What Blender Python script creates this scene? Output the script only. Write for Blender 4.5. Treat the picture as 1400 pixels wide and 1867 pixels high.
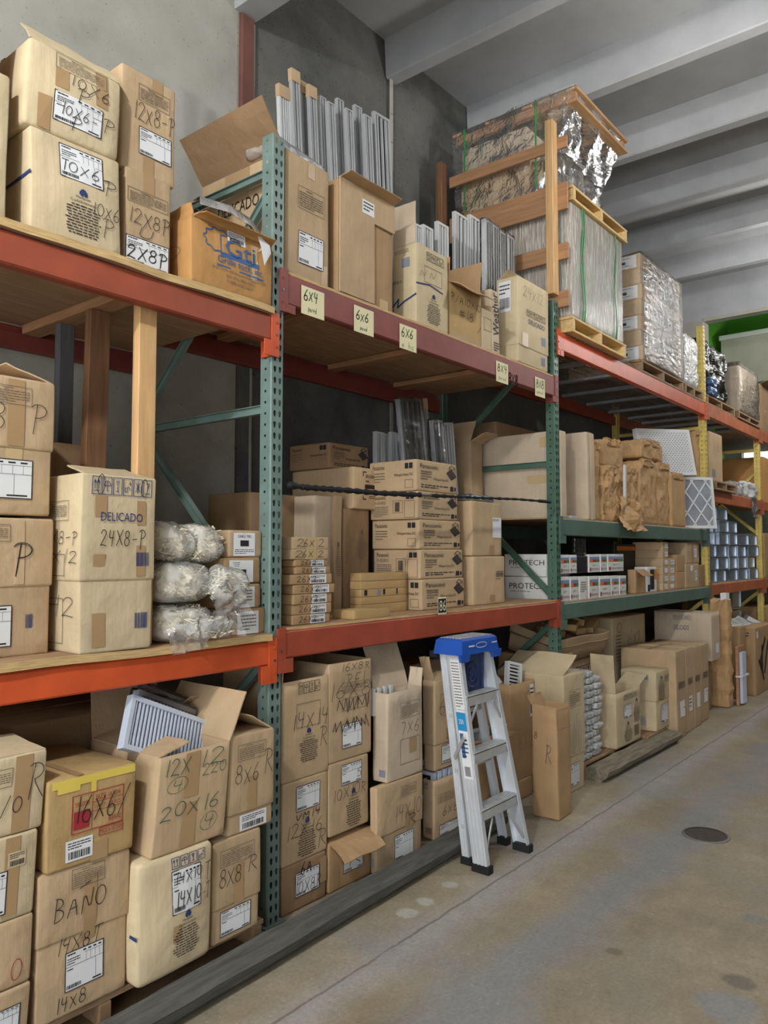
import bpy, math, random
from mathutils import Vector, Matrix, noise

for o in list(bpy.data.objects):
    bpy.data.objects.remove(o, do_unlink=True)
scene = bpy.context.scene
COL = scene.collection

# ------------------------------------------------------------------ camera
# World axes: X runs along the racks (away from the camera), Y goes into the
# racks (Y = 0 is the front face of the rack posts), Z is up.
FPX = 1400.0
YAW, TILT = math.radians(39.0), math.radians(3.05)
CAM = Vector((-2.34, -2.55, 1.63))
FWD = Vector((math.cos(YAW) * math.cos(TILT), math.sin(YAW) * math.cos(TILT), math.sin(TILT)))
RGT = Vector((math.sin(YAW), -math.cos(YAW), 0.0))
UPV = RGT.cross(FWD)
cam_data = bpy.data.cameras.new('camera')
cam_data.sensor_fit = 'HORIZONTAL'
cam_data.sensor_width = 36.0
cam_data.lens = 36.0 * FPX / 1400.0
cam_data.clip_end = 200
cam = bpy.data.objects.new('camera', cam_data)
COL.objects.link(cam)
m3 = Matrix((RGT, UPV, -FWD)).transposed()
cam.matrix_world = Matrix.Translation(CAM) @ m3.to_4x4()
scene.camera = cam


def AT(px, py, Y=None, X=None, Z=None):
    """point of the world plane Y / X / Z seen at photo pixel (px, py)"""
    d = FWD + RGT * ((px - 700) / FPX) - UPV * ((py - 933.5) / FPX)
    if Y is not None:
        t = (Y - CAM.y) / d.y
    elif X is not None:
        t = (X - CAM.x) / d.x
    else:
        t = (Z - CAM.z) / d.z
    return CAM + d * t


# ------------------------------------------------------------------ light
world = bpy.data.worlds.new('world')
scene.world = world
world.use_nodes = True
bg = world.node_tree.nodes['Background']
bg.inputs[0].default_value = (0.93, 0.965, 1.0, 1)
bg.inputs[1].default_value = 3.6
scene.view_settings.view_transform = 'Standard'
scene.view_settings.look = 'None'
scene.view_settings.gamma = 1.0
scene.view_settings.use_curve_mapping = False
scene.view_settings.exposure = 0.48
LAMPS = [((-3.4, -1.65, 4.3), 270), ((2.75, -1.9, 4.75), 70), ((7.75, -1.6, 4.9), 110), ((11.2, -1.7, 5.2), 60)]

# ------------------------------------------------------------------ materials
MATS = {}


def newmat(name):
    m = bpy.data.materials.new(name)
    m.use_nodes = True
    MATS[name] = m
    nt = m.node_tree
    return m, nt, nt.nodes['Principled BSDF']


def srgb(r, g, b):
    f = lambda c: ((c / 255 + 0.055) / 1.055) ** 2.4 if c > 10 else c / 255 / 12.92
    return (f(r), f(g), f(b), 1)


def simple(name, col, rough=0.6, metal=0.0, var=0.12, scale=6.0, bump=0.0, bscale=40.0, stretch=(1, 1, 1), spec=0.4, rnd=0.0):
    """colour with soft noise variation, optional bump and per-object brightness shift"""
    m, nt, b = newmat(name)
    N, L = nt.nodes, nt.links
    tc = N.new('ShaderNodeTexCoord')
    mp = N.new('ShaderNodeMapping')
    mp.inputs['Scale'].default_value = stretch
    L.new(tc.outputs['Object'], mp.inputs[0])
    nz = N.new('ShaderNodeTexNoise')
    nz.inputs['Scale'].default_value = scale
    nz.inputs['Detail'].default_value = 5
    L.new(mp.outputs[0], nz.inputs['Vector'])
    mr = N.new('ShaderNodeMapRange')
    mr.inputs[1].default_value = 0.3
    mr.inputs[2].default_value = 0.7
    mr.inputs[3].default_value = 1 - var
    mr.inputs[4].default_value = 1 + var
    L.new(nz.outputs[0], mr.inputs[0])
    val = mr.outputs[0]
    if rnd:
        oi = N.new('ShaderNodeObjectInfo')
        r2 = N.new('ShaderNodeMapRange')
        r2.inputs[3].default_value = 1 - rnd
        r2.inputs[4].default_value = 1 + rnd
        L.new(oi.outputs['Random'], r2.inputs[0])
        mm = N.new('ShaderNodeMath')
        mm.operation = 'MULTIPLY'
        L.new(val, mm.inputs[0])
        L.new(r2.outputs[0], mm.inputs[1])
        val = mm.outputs[0]
    vm = N.new('ShaderNodeVectorMath')
    vm.operation = 'SCALE'
    vm.inputs[0].default_value = col[:3]
    L.new(val, vm.inputs['Scale'])
    L.new(vm.outputs[0], b.inputs['Base Color'])
    b.inputs['Roughness'].default_value = rough
    b.inputs['Metallic'].default_value = metal
    b.inputs['Specular IOR Level'].default_value = spec
    if bump:
        n2 = N.new('ShaderNodeTexNoise')
        n2.inputs['Scale'].default_value = bscale
        n2.inputs['Detail'].default_value = 4
        L.new(mp.outputs[0], n2.inputs['Vector'])
        bp = N.new('ShaderNodeBump')
        bp.inputs['Strength'].default_value = bump
        bp.inputs['Distance'].default_value = 0.01
        L.new(n2.outputs[0], bp.inputs['Height'])
        L.new(bp.outputs[0], b.inputs['Normal'])
    return m


def cardboard(name, col, rnd=0.07):
    m, nt, b = newmat(name)
    N, L = nt.nodes, nt.links
    tc = N.new('ShaderNodeTexCoord')
    nz = N.new('ShaderNodeTexNoise')
    nz.inputs['Scale'].default_value = 4
    nz.inputs['Detail'].default_value = 6
    L.new(tc.outputs['Object'], nz.inputs['Vector'])
    # corrugation: fine vertical flutes running round the carton
    sx = N.new('ShaderNodeSeparateXYZ')
    L.new(tc.outputs['Object'], sx.inputs[0])
    ad = N.new('ShaderNodeMath')
    ad.operation = 'ADD'
    L.new(sx.outputs[0], ad.inputs[0])
    L.new(sx.outputs[1], ad.inputs[1])
    cb = N.new('ShaderNodeCombineXYZ')
    L.new(ad.outputs[0], cb.inputs[0])
    zz = N.new('ShaderNodeMath')
    zz.operation = 'MULTIPLY'
    zz.inputs[1].default_value = 0.008
    L.new(sx.outputs[2], zz.inputs[0])
    L.new(zz.outputs[0], cb.inputs[2])
    wv = N.new('ShaderNodeTexNoise')
    wv.inputs['Scale'].default_value = 130
    wv.inputs['Detail'].default_value = 4
    wv.inputs['Roughness'].default_value = 0.7
    L.new(cb.outputs[0], wv.inputs['Vector'])
    oi = N.new('ShaderNodeObjectInfo')
    mr = N.new('ShaderNodeMapRange')
    mr.inputs[1].default_value = 0.3
    mr.inputs[2].default_value = 0.7
    mr.inputs[3].default_value = 0.88
    mr.inputs[4].default_value = 1.1
    L.new(nz.outputs[0], mr.inputs[0])
    r2 = N.new('ShaderNodeMapRange')
    r2.inputs[3].default_value = 1 - rnd
    r2.inputs[4].default_value = 1 + rnd
    L.new(oi.outputs['Random'], r2.inputs[0])
    mm = N.new('ShaderNodeMath')
    mm.operation = 'MULTIPLY'
    L.new(mr.outputs[0], mm.inputs[0])
    L.new(r2.outputs[0], mm.inputs[1])
    r3 = N.new('ShaderNodeMapRange')
    r3.inputs[1].default_value = 0.25
    r3.inputs[2].default_value = 0.75
    r3.inputs[3].default_value = 0.93
    r3.inputs[4].default_value = 1.05
    L.new(wv.outputs[0], r3.inputs[0])
    m4 = N.new('ShaderNodeMath')
    m4.operation = 'MULTIPLY'
    L.new(mm.outputs[0], m4.inputs[0])
    L.new(r3.outputs[0], m4.inputs[1])
    vm = N.new('ShaderNodeVectorMath')
    vm.operation = 'SCALE'
    vm.inputs[0].default_value = col[:3]
    L.new(m4.outputs[0], vm.inputs['Scale'])
    L.new(vm.outputs[0], b.inputs['Base Color'])
    b.inputs['Roughness'].default_value = 0.8
    b.inputs['Specular IOR Level'].default_value = 0.25
    n2 = N.new('ShaderNodeTexNoise')
    n2.inputs['Scale'].default_value = 11
    n2.inputs['Detail'].default_value = 3
    L.new(tc.outputs['Object'], n2.inputs['Vector'])
    a2 = N.new('ShaderNodeMath')
    a2.operation = 'MULTIPLY_ADD'
    a2.inputs[1].default_value = 0.1
    L.new(wv.outputs[0], a2.inputs[0])
    L.new(n2.outputs[0], a2.inputs[2])
    bp = N.new('ShaderNodeBump')
    bp.inputs['Strength'].default_value = 0.7
    bp.inputs['Distance'].default_value = 0.014
    L.new(a2.outputs[0], bp.inputs['Height'])
    L.new(bp.outputs[0], b.inputs['Normal'])
    return m


cardboard('kraft', srgb(190, 164, 130))
cardboard('kraft_light', srgb(204, 186, 152))
cardboard('kraft_pale', srgb(200, 182, 158))
cardboard('kraft_brown', srgb(176, 144, 106))
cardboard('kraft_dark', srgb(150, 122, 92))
cardboard('kraft_orange', srgb(188, 142, 88))
cardboard('kraft_ocher', srgb(184, 154, 106))
simple('tape', srgb(170, 140, 102), 0.32, var=0.06, spec=0.5)
simple('tape_clear', srgb(196, 170, 128), 0.25, var=0.05, spec=0.6)
simple('tape_yellow', srgb(222, 198, 92), 0.5, var=0.08)
simple('paper_white', srgb(226, 228, 230), 0.6, var=0.03)
simple('paper_cream', srgb(226, 218, 176), 0.7, var=0.05)
simple('paper_kraft', srgb(186, 150, 106), 0.75, var=0.14, bump=0.5, bscale=14)
simple('ink_black', srgb(38, 36, 38), 0.7, var=0.05)
simple('ink_grey', srgb(112, 100, 86), 0.8, var=0.05)
simple('ink_navy', srgb(38, 58, 112), 0.7, var=0.05)
simple('ink_green', srgb(60, 92, 72), 0.7, var=0.05)
simple('ink_red', srgb(158, 44, 52), 0.7, var=0.05)
simple('ink_blue', srgb(58, 96, 148), 0.6, var=0.05)
simple('ink_teal', srgb(34, 140, 196), 0.6, var=0.05)
simple('ink_orange', srgb(214, 120, 40), 0.7, var=0.05)
simple('ink_leaf', srgb(70, 130, 60), 0.7, var=0.05)
simple('ink_slate', srgb(124, 140, 176), 0.7, var=0.05)
simple('rack_green', srgb(110, 132, 126), 0.42, var=0.16, scale=9, bump=0.08, spec=0.5)
simple('rack_darkgreen', srgb(76, 106, 90), 0.42, var=0.16, scale=9, bump=0.08, spec=0.5)
simple('rack_yellow', srgb(214, 190, 104), 0.5, var=0.14, scale=9, bump=0.08)
simple('beam_orange', srgb(200, 84, 44), 0.45, var=0.13, scale=7, bump=0.06, spec=0.5)
simple('beam_brick', srgb(150, 74, 52), 0.5, var=0.14, scale=6, bump=0.08)
simple('beam_rust', srgb(158, 72, 50), 0.5, var=0.16, scale=6, bump=0.08)
simple('beam_maroon', srgb(128, 62, 56), 0.5, var=0.16, scale=6, bump=0.08)
simple('beam_green', srgb(84, 108, 98), 0.5, var=0.14, scale=6, bump=0.08)
simple('beam_copper', srgb(170, 96, 62), 0.5, var=0.2, scale=6, bump=0.08)
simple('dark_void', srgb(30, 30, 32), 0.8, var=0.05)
simple('wood_pine', srgb(204, 164, 114), 0.6, var=0.2, scale=3, stretch=(14, 14, 1.2), bump=0.12, bscale=12)
simple('wood_plank', srgb(170, 128, 92), 0.65, var=0.2, scale=3, stretch=(14, 1.2, 14), bump=0.12, bscale=12)
simple('wood_plank_x', srgb(184, 144, 100), 0.65, var=0.2, scale=3, stretch=(1.2, 14, 14), bump=0.12, bscale=12)
simple('wood_grey', srgb(96, 96, 98), 0.75, var=0.2, scale=3, stretch=(14, 14, 1.2), bump=0.15, bscale=12)
simple('wood_brown', srgb(128, 92, 64), 0.7, var=0.3, scale=3, stretch=(14, 14, 1.2), bump=0.15, bscale=12)
simple('plywood', srgb(164, 132, 102), 0.7, var=0.22, scale=4, stretch=(1.2, 9, 9), bump=0.1, bscale=10)
simple('plywood_edge', srgb(196, 166, 116), 0.7, var=0.25, scale=12, stretch=(1, 4, 14), bump=0.2, bscale=20)
simple('pallet_pine', srgb(214, 182, 124), 0.65, var=0.18, scale=4, stretch=(2, 9, 9), bump=0.12, bscale=14)
simple('pallet_old', srgb(150, 122, 92), 0.75, var=0.25, scale=4, stretch=(2, 9, 9), bump=0.15, bscale=14)
simple('timber_grey', srgb(88, 88, 84), 0.85, var=0.3, scale=5, stretch=(1.2, 9, 9), bump=0.7, bscale=9)
simple('timber_old', srgb(128, 122, 104), 0.85, var=0.35, scale=5, stretch=(1.2, 9, 9), bump=0.8, bscale=9)
simple('aluminium', srgb(222, 227, 233), 0.4, metal=0.45, var=0.08, scale=8, spec=0.6)
simple('aluminium_dull', srgb(196, 198, 198), 0.45, metal=0.4, var=0.12, scale=14)
simple('steel_dark', srgb(120, 122, 124), 0.4, metal=0.8, var=0.1)
simple('galvanised', srgb(168, 178, 190), 0.34, metal=0.85, var=0.3, scale=9, bump=0.1, bscale=6)
simple('grille_white', srgb(206, 208, 208), 0.4, var=0.05, spec=0.5)
simple('grille_silver', srgb(178, 180, 182), 0.4, metal=0.25, var=0.08)
simple('grille_blue', srgb(196, 206, 222), 0.35, var=0.05, spec=0.6)
simple('ladder_blue', srgb(28, 82, 176), 0.45, var=0.06, spec=0.5)
simple('tray_blue', srgb(46, 60, 104), 0.3, var=0.3, scale=10, spec=0.6)
simple('rubber_black', srgb(26, 26, 28), 0.7, var=0.1, bump=0.1)
simple('cord_black', srgb(24, 24, 26), 0.8, var=0.15, bump=0.6, bscale=120)
simple('cream_nylon', srgb(240, 233, 208), 0.5, var=0.1, scale=30, bump=0.8, bscale=60)
simple('steel_column', srgb(112, 74, 66), 0.7, var=0.2, scale=4, bump=0.1)
simple('duct_grey', srgb(150, 152, 158), 0.6, var=0.1)
simple('black_box', srgb(34, 32, 34), 0.4, var=0.1)
simple('box_white', srgb(222, 222, 218), 0.5, var=0.04)
simple('filter_mesh', srgb(158, 163, 170), 0.8, var=0.1, bump=0.6, bscale=90)
simple('blue_plastic', srgb(58, 86, 128), 0.35, var=0.3, scale=18, spec=0.6)
simple('strap_green', srgb(52, 128, 72), 0.4, var=0.08)
simple('iron_drain', srgb(74, 68, 62), 0.7, metal=0.3, var=0.2, scale=30, bump=0.3)
simple('wire_mesh', srgb(120, 118, 116), 0.5, metal=0.4, var=0.15)
simple('tarp_green', srgb(92, 104, 84), 0.7, var=0.15)
simple('lamp_housing', srgb(70, 72, 76), 0.5, metal=0.4, var=0.05)

m, nt, b = newmat('lamp_glow')
b.inputs['Emission Color'].default_value = (1, 0.96, 0.9, 1)
b.inputs['Emission Strength'].default_value = 6
m, nt, b = newmat('window_glow')
b.inputs['Emission Color'].default_value = (0.92, 0.97, 1, 1)
b.inputs['Emission Strength'].default_value = 1.6


def film(name, tint, opac, rough=0.18, bscale=16, stretch=(1, 1, 1), bump=0.9, ior=1.5):
    """thin plastic film: clear with glossy wrinkles and a slight milky body"""
    m, nt, b = newmat(name)
    N, L = nt.nodes, nt.links
    out = N['Material Output']
    tc = N.new('ShaderNodeTexCoord')
    mp = N.new('ShaderNodeMapping')
    mp.inputs['Scale'].default_value = stretch
    L.new(tc.outputs['Object'], mp.inputs[0])
    nz = N.new('ShaderNodeTexNoise')
    nz.inputs['Scale'].default_value = bscale
    nz.inputs['Detail'].default_value = 5
    nz.inputs['Distortion'].default_value = 0.7
    L.new(mp.outputs[0], nz.inputs['Vector'])
    bp = N.new('ShaderNodeBump')
    bp.inputs['Strength'].default_value = bump
    bp.inputs['Distance'].default_value = 0.02
    L.new(nz.outputs[0], bp.inputs['Height'])
    b.inputs['Base Color'].default_value = tint
    b.inputs['Roughness'].default_value = 0.6
    b.inputs['Specular IOR Level'].default_value = 0.2
    L.new(bp.outputs[0], b.inputs['Normal'])
    tr = N.new('ShaderNodeBsdfTransparent')
    gl = N.new('ShaderNodeBsdfGlossy')
    gl.inputs['Roughness'].default_value = rough
    L.new(bp.outputs[0], gl.inputs['Normal'])
    mx = N.new('ShaderNodeMixShader')
    m2 = N.new('ShaderNodeMixShader')
    fr = N.new('ShaderNodeFresnel')
    fr.inputs[0].default_value = ior
    L.new(bp.outputs[0], fr.inputs['Normal'])
    mr = N.new('ShaderNodeMapRange')
    mr.inputs[1].default_value = 0.45
    mr.inputs[2].default_value = 0.75
    mr.inputs[3].default_value = opac
    mr.inputs[4].default_value = min(1, opac * 1.9 + 0.05)
    L.new(nz.outputs[0], mr.inputs[0])
    L.new(mr.outputs[0], mx.inputs[0])
    L.new(tr.outputs[0], mx.inputs[1])
    L.new(b.outputs[0], mx.inputs[2])
    L.new(fr.outputs[0], m2.inputs[0])
    L.new(mx.outputs[0], m2.inputs[1])
    L.new(gl.outputs[0], m2.inputs[2])
    L.new(m2.outputs[0], out.inputs[0])
    return m


film('film_clear', (0.8, 0.82, 0.82, 1), 0.05, 0.16, 9, (1, 1, 3), 0.7, 1.3)
film('film_wrap', (0.86, 0.86, 0.78, 1), 0.34, 0.16, 10, (6, 6, 0.7))
film('film_crinkle', (0.82, 0.84, 0.84, 1), 0.05, 0.10, 8, (1, 2.2, 2.2))
film('film_bag', (0.95, 0.96, 0.96, 1), 0.22, 0.2, 12, (1, 1, 1), 0.7, 1.2)
simple('film_black', srgb(18, 18, 20), 0.2, var=0.1, bump=1.0, bscale=14, stretch=(1, 1, 3), spec=0.8)
film('film_bubble', (0.9, 0.91, 0.92, 1), 0.55, 0.18, 30)


def concrete(name, base, dark, light, speck=True, bump=0.25, scale=1.0):
    m, nt, b = newmat(name)
    N, L = nt.nodes, nt.links
    tc = N.new('ShaderNodeTexCoord')
    n1 = N.new('ShaderNodeTexNoise')
    n1.inputs['Scale'].default_value = 1.1 * scale
    n1.inputs['Detail'].default_value = 8
    n1.inputs['Roughness'].default_value = 0.62
    L.new(tc.outputs['Object'], n1.inputs['Vector'])
    cr = N.new('ShaderNodeValToRGB')
    cr.color_ramp.elements[0].position = 0.32
    cr.color_ramp.elements[0].color = dark
    cr.color_ramp.elements[1].position = 0.7
    cr.color_ramp.elements[1].color = light
    e = cr.color_ramp.elements.new(0.5)
    e.color = base
    L.new(n1.outputs[0], cr.inputs[0])
    col = cr.outputs[0]
    if speck:
        n2 = N.new('ShaderNodeTexNoise')
        n2.inputs['Scale'].default_value = 55
        n2.inputs['Detail'].default_value = 2
        L.new(tc.outputs['Object'], n2.inputs['Vector'])
        r = N.new('ShaderNodeMapRange')
        r.inputs[1].default_value = 0.27
        r.inputs[2].default_value = 0.34
        r.inputs[3].default_value = 0.45
        r.inputs[4].default_value = 1.0
        L.new(n2.outputs[0], r.inputs[0])
        vm = N.new('ShaderNodeVectorMath')
        vm.operation = 'SCALE'
        L.new(col, vm.inputs[0])
        L.new(r.outputs[0], vm.inputs['Scale'])
        col = vm.outputs[0]
    L.new(col, b.inputs['Base Color'])
    b.inputs['Roughness'].default_value = 0.85
    b.inputs['Specular IOR Level'].default_value = 0.2
    n3 = N.new('ShaderNodeTexNoise')
    n3.inputs['Scale'].default_value = 14
    n3.inputs['Detail'].default_value = 6
    L.new(tc.outputs['Object'], n3.inputs['Vector'])
    bp = N.new('ShaderNodeBump')
    bp.inputs['Strength'].default_value = bump
    bp.inputs['Distance'].default_value = 0.01
    L.new(n3.outputs[0], bp.inputs['Height'])
    L.new(bp.outputs[0], b.inputs['Normal'])
    return m


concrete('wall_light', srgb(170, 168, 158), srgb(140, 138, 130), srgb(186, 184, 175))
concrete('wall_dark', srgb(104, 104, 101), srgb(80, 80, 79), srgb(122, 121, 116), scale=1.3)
concrete('ceiling_grey', srgb(178, 180, 182), srgb(164, 166, 168), srgb(190, 192, 194), speck=False, bump=0.12)
concrete('wall_green', srgb(96, 168, 60), srgb(88, 156, 54), srgb(104, 176, 66), speck=False, bump=0.05)
concrete('wall_cream', srgb(176, 172, 160), srgb(160, 156, 146), srgb(186, 182, 170), speck=False, bump=0.08)


# paint and cement blotches: x, y, radius, colour
SPOTS = [(.87, -.366, .045, srgb(182, 182, 178)), (.652, -.379, .05, srgb(178, 178, 174)), (.508, -.385, .06, srgb(182, 182, 178)), (.85, -1.7, .07, srgb(104, 100, 92)), (.66, -1.72, .13, srgb(134, 138, 140)), (.768, -1.247, .04, srgb(112, 100, 82)), (1.434, -1.62, .06, srgb(128, 130, 128))]


def floor_material():
    m, nt, b = newmat('floor_concrete')
    N, L = nt.nodes, nt.links
    tc = N.new('ShaderNodeTexCoord')

    def noise_tex(s, d=6, r=0.6, dist=0.0, vec=None):
        n = N.new('ShaderNodeTexNoise')
        n.inputs['Scale'].default_value = s
        n.inputs['Detail'].default_value = d
        n.inputs['Roughness'].default_value = r
        n.inputs['Distortion'].default_value = dist
        L.new(vec if vec else tc.outputs['Object'], n.inputs['Vector'])
        return n.outputs[0]

    def rng(src, a, bb, c=0.0, d=1.0):
        r = N.new('ShaderNodeMapRange')
        r.inputs[1].default_value, r.inputs[2].default_value = a, bb
        r.inputs[3].default_value, r.inputs[4].default_value = c, d
        L.new(src, r.inputs[0])
        return r.outputs[0]

    def math2(op, a, bb):
        n = N.new('ShaderNodeMath')
        n.operation = op
        for i, v in enumerate((a, bb)):
            if isinstance(v, (int, float)):
                n.inputs[i].default_value = v
            else:
                L.new(v, n.inputs[i])
        return n.outputs[0]

    def mix(f, c1, c2):
        n = N.new('ShaderNodeMix')
        n.data_type = 'RGBA'
        L.new(f, n.inputs[0])
        for i, v in ((6, c1), (7, c2)):
            if isinstance(v, tuple):
                n.inputs[i].default_value = v
            else:
                L.new(v, n.inputs[i])
        return n.outputs[2]
    sep = N.new('ShaderNodeSeparateXYZ')
    L.new(tc.outputs['Object'], sep.inputs[0])
    fx, fy = sep.outputs[0], sep.outputs[1]
    wob = noise_tex(1.6, 5, 0.6)
    wob2 = noise_tex(0.55, 3, 0.5)
    base = mix(rng(noise_tex(1.3, 8, 0.65), 0.35, 0.68), srgb(132, 121, 102), srgb(168, 155, 131))
    base = mix(rng(noise_tex(0.8, 5, 0.6, 0.6), 0.5, 0.62), base, srgb(146, 140, 126))
    # grey worn lane between the two filled joints, and the second smear
    yd = math2('ADD', fy, math2('MULTIPLY', math2('SUBTRACT', wob, 0.5), 0.5))
    lane = math2('ABSOLUTE', math2('ADD', yd, 1.02), 0)
    lane = rng(lane, 0.05, 0.2, 1, 0)
    lane = math2('MULTIPLY', lane, rng(wob2, 0.36, 0.5, 0.35, 1))
    base = mix(math2('MULTIPLY', lane, 0.8), base, srgb(136, 138, 140))
    jd = math2('ADD', fy, math2('MULTIPLY', math2('SUBTRACT', wob, 0.5), 0.22))
    jb = rng(math2('ABSOLUTE', math2('ADD', jd, 0.56), 0), 0.02, 0.16, 1, 0)
    base = mix(math2('MULTIPLY', jb, 0.7), base, srgb(164, 164, 162))
    crack = rng(math2('ABSOLUTE', math2('ADD', math2('ADD', fy, math2('MULTIPLY', math2('SUBTRACT', noise_tex(7, 4), 0.5), 0.03)), 0.52), 0), 0.003, 0.009, 1, 0)
    base = mix(math2('MULTIPLY', crack, 0.6), base, srgb(84, 82, 80))
    blue = rng(noise_tex(0.9, 6, 0.6, 0.3), 0.60, 0.68)
    base = mix(math2('MULTIPLY', blue, 0.6), base, srgb(140, 142, 142))
    pale = rng(noise_tex(3.3, 4, 0.6), 0.70, 0.76)
    base = mix(math2('MULTIPLY', pale, 0.5), base, srgb(188, 188, 184))
    sp = N.new('ShaderNodeTexVoronoi')
    sp.inputs['Scale'].default_value = 26
    L.new(tc.outputs['Object'], sp.inputs['Vector'])
    base = mix(math2('MULTIPLY', rng(sp.outputs['Distance'], 0.05, 0.09, 1, 0), 0.45), base, srgb(206, 200, 186))
    dk = rng(noise_tex(30, 3), 0.64, 0.72)
    base = mix(math2('MULTIPLY', dk, 0.35), base, srgb(86, 78, 66))
    for (sx_, sy_, sr_, sc_) in SPOTS:
        dx_ = math2('SUBTRACT', fx, sx_)
        dy_ = math2('SUBTRACT', fy, sy_)
        dd = math2('SQRT', math2('ADD', math2('MULTIPLY', dx_, dx_), math2('MULTIPLY', dy_, dy_)), 0)
        dd = math2('ADD', dd, math2('MULTIPLY', math2('SUBTRACT', noise_tex(5, 5, 0.65), 0.5), sr_ * 1.6))
        base = mix(math2('MULTIPLY', rng(dd, sr_ * .7, sr_, 1, 0), .75), base, sc_)
    fine = rng(noise_tex(55, 6, 0.75), 0.3, 0.7, 0.8, 1.18)
    fine = math2('MULTIPLY', fine, rng(noise_tex(9, 6, 0.7), 0.3, 0.7, 0.9, 1.1))
    vm = N.new('ShaderNodeVectorMath')
    vm.operation = 'SCALE'
    L.new(base, vm.inputs[0])
    L.new(fine, vm.inputs['Scale'])
    L.new(vm.outputs[0], b.inputs['Base Color'])
    L.new(rng(noise_tex(2.2, 5), 0.3, 0.7, 0.5, 0.75), b.inputs['Roughness'])
    b.inputs['Specular IOR Level'].default_value = 0.3
    bp = N.new('ShaderNodeBump')
    bp.inputs['Strength'].default_value = 0.15
    bp.inputs['Distance'].default_value = 0.006
    L.new(noise_tex(24, 6), bp.inputs['Height'])
    L.new(bp.outputs[0], b.inputs['Normal'])


floor_material()

# ------------------------------------------------------------------ mesh helpers


class MB:
    """collects faces; build() links them as one mesh object"""

    def __init__(self):
        self.v, self.f, self.mi = [], [], []

    def add(self, vs, fs, mi=0):
        n = len(self.v)
        self.v += [tuple(p) for p in vs]
        self.f += [tuple(i + n for i in f) for f in fs]
        self.mi += [mi] * len(fs)
        return self

    def box(self, x0, x1, y0, y1, z0, z1, mi=0):
        vs = [(x, y, z) for z in (z0, z1) for y in (y0, y1) for x in (x0, x1)]
        fs = [(0, 2, 3, 1), (4, 5, 7, 6), (0, 1, 5, 4), (2, 6, 7, 3), (0, 4, 6, 2), (1, 3, 7, 5)]
        return self.add(vs, fs, mi)

    def obox(self, c, ax, ay, az, mi=0):
        """box from centre and half-axis vectors"""
        c, ax, ay, az = Vector(c), Vector(ax), Vector(ay), Vector(az)
        vs = [c + ax * sx + ay * sy + az * sz for sz in (-1, 1) for sy in (-1, 1) for sx in (-1, 1)]
        fs = [(0, 2, 3, 1), (4, 5, 7, 6), (0, 1, 5, 4), (2, 6, 7, 3), (0, 4, 6, 2), (1, 3, 7, 5)]
        return self.add(vs, fs, mi)

    def bar(self, p, q, w, t, up=(0, 0, 1), mi=0):
        """rectangular bar between two points: w across, t along 'up'"""
        p, q, up = Vector(p), Vector(q), Vector(up)
        d = (q - p)
        a = d.normalized()
        s = a.cross(up)
        if s.length < 1e-5:
            s = a.cross(Vector((1, 0, 0)))
        s.normalize()
        n = s.cross(a).normalized()
        return self.obox((p + q) / 2, d / 2, s * (w / 2), n * (t / 2), mi)

    def cbar(self, p, q, w, t, c=0.004, up=(0, 0, 1), mi=0):
        """bar with chamfered long edges"""
        p, q, up = Vector(p), Vector(q), Vector(up)
        a = (q - p).normalized()
        s = a.cross(up)
        if s.length < 1e-5:
            s = a.cross(Vector((1, 0, 0)))
        s.normalize()
        n = s.cross(a).normalized()
        pr = [(-w / 2 + c, -t / 2), (w / 2 - c, -t / 2), (w / 2, -t / 2 + c), (w / 2, t / 2 - c),
              (w / 2 - c, t / 2), (-w / 2 + c, t / 2), (-w / 2, t / 2 - c), (-w / 2, -t / 2 + c)]
        vs = [p + s * x + n * y for x, y in pr] + [q + s * x + n * y for x, y in pr]
        k = len(pr)
        fs = [(i, (i + 1) % k, k + (i + 1) % k, k + i) for i in range(k)]
        fs += [tuple(range(k))[::-1], tuple(range(k, 2 * k))]
        return self.add(vs, fs, mi)

    def tube(self, pts, r, n=8, mi=0, cap=True):
        pts = [Vector(p) for p in pts]
        rs = r if isinstance(r, (list, tuple)) else [r] * len(pts)
        vs, fs = [], []
        ref = Vector((0, 0, 1))
        for i, p in enumerate(pts):
            d = (pts[min(i + 1, len(pts) - 1)] - pts[max(i - 1, 0)]).normalized()
            s = d.cross(ref)
            if s.length < 1e-4:
                s = d.cross(Vector((0, 1, 0)))
            s.normalize()
            t = s.cross(d)
            for k in range(n):
                a = 2 * math.pi * k / n
                vs.append(p + (s * math.cos(a) + t * math.sin(a)) * rs[i])
        for i in range(len(pts) - 1):
            for k in range(n):
                k2 = (k + 1) % n
                fs.append((i * n + k, i * n + k2, (i + 1) * n + k2, (i + 1) * n + k))
        if cap:
            fs.append(tuple(range(n))[::-1])
            fs.append(tuple((len(pts) - 1) * n + k for k in range(n)))
        return self.add(vs, fs, mi)

    def prism(self, poly, y0, y1, mi=0):
        """polygon in x,z extruded along y"""
        k = len(poly)
        vs = [(x, y0, z) for x, z in poly] + [(x, y1, z) for x, z in poly]
        fs = [tuple(range(k)), tuple(range(k, 2 * k))[::-1]]
        fs += [(i, k + i, k + (i + 1) % k, (i + 1) % k) for i in range(k)]
        return self.add(vs, fs, mi)

    def build(self, name, mats, parent=None, loc=None, smooth=False, label=None):
        me = bpy.data.meshes.new(name)
        me.from_pydata(self.v, [], self.f)
        if isinstance(mats, str):
            mats = [mats]
        for mm in mats:
            me.materials.append(MATS[mm])
        if len(mats) > 1:
            me.polygons.foreach_set('material_index', self.mi)
        if smooth:
            me.polygons.foreach_set('use_smooth', [True] * len(me.polygons))
        me.update()
        o = bpy.data.objects.new(name, me)
        COL.objects.link(o)
        if parent is not None:
            o.parent = parent
        if loc is not None:
            o.location = loc
        if label:
            o['label'] = label
        return o


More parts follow.
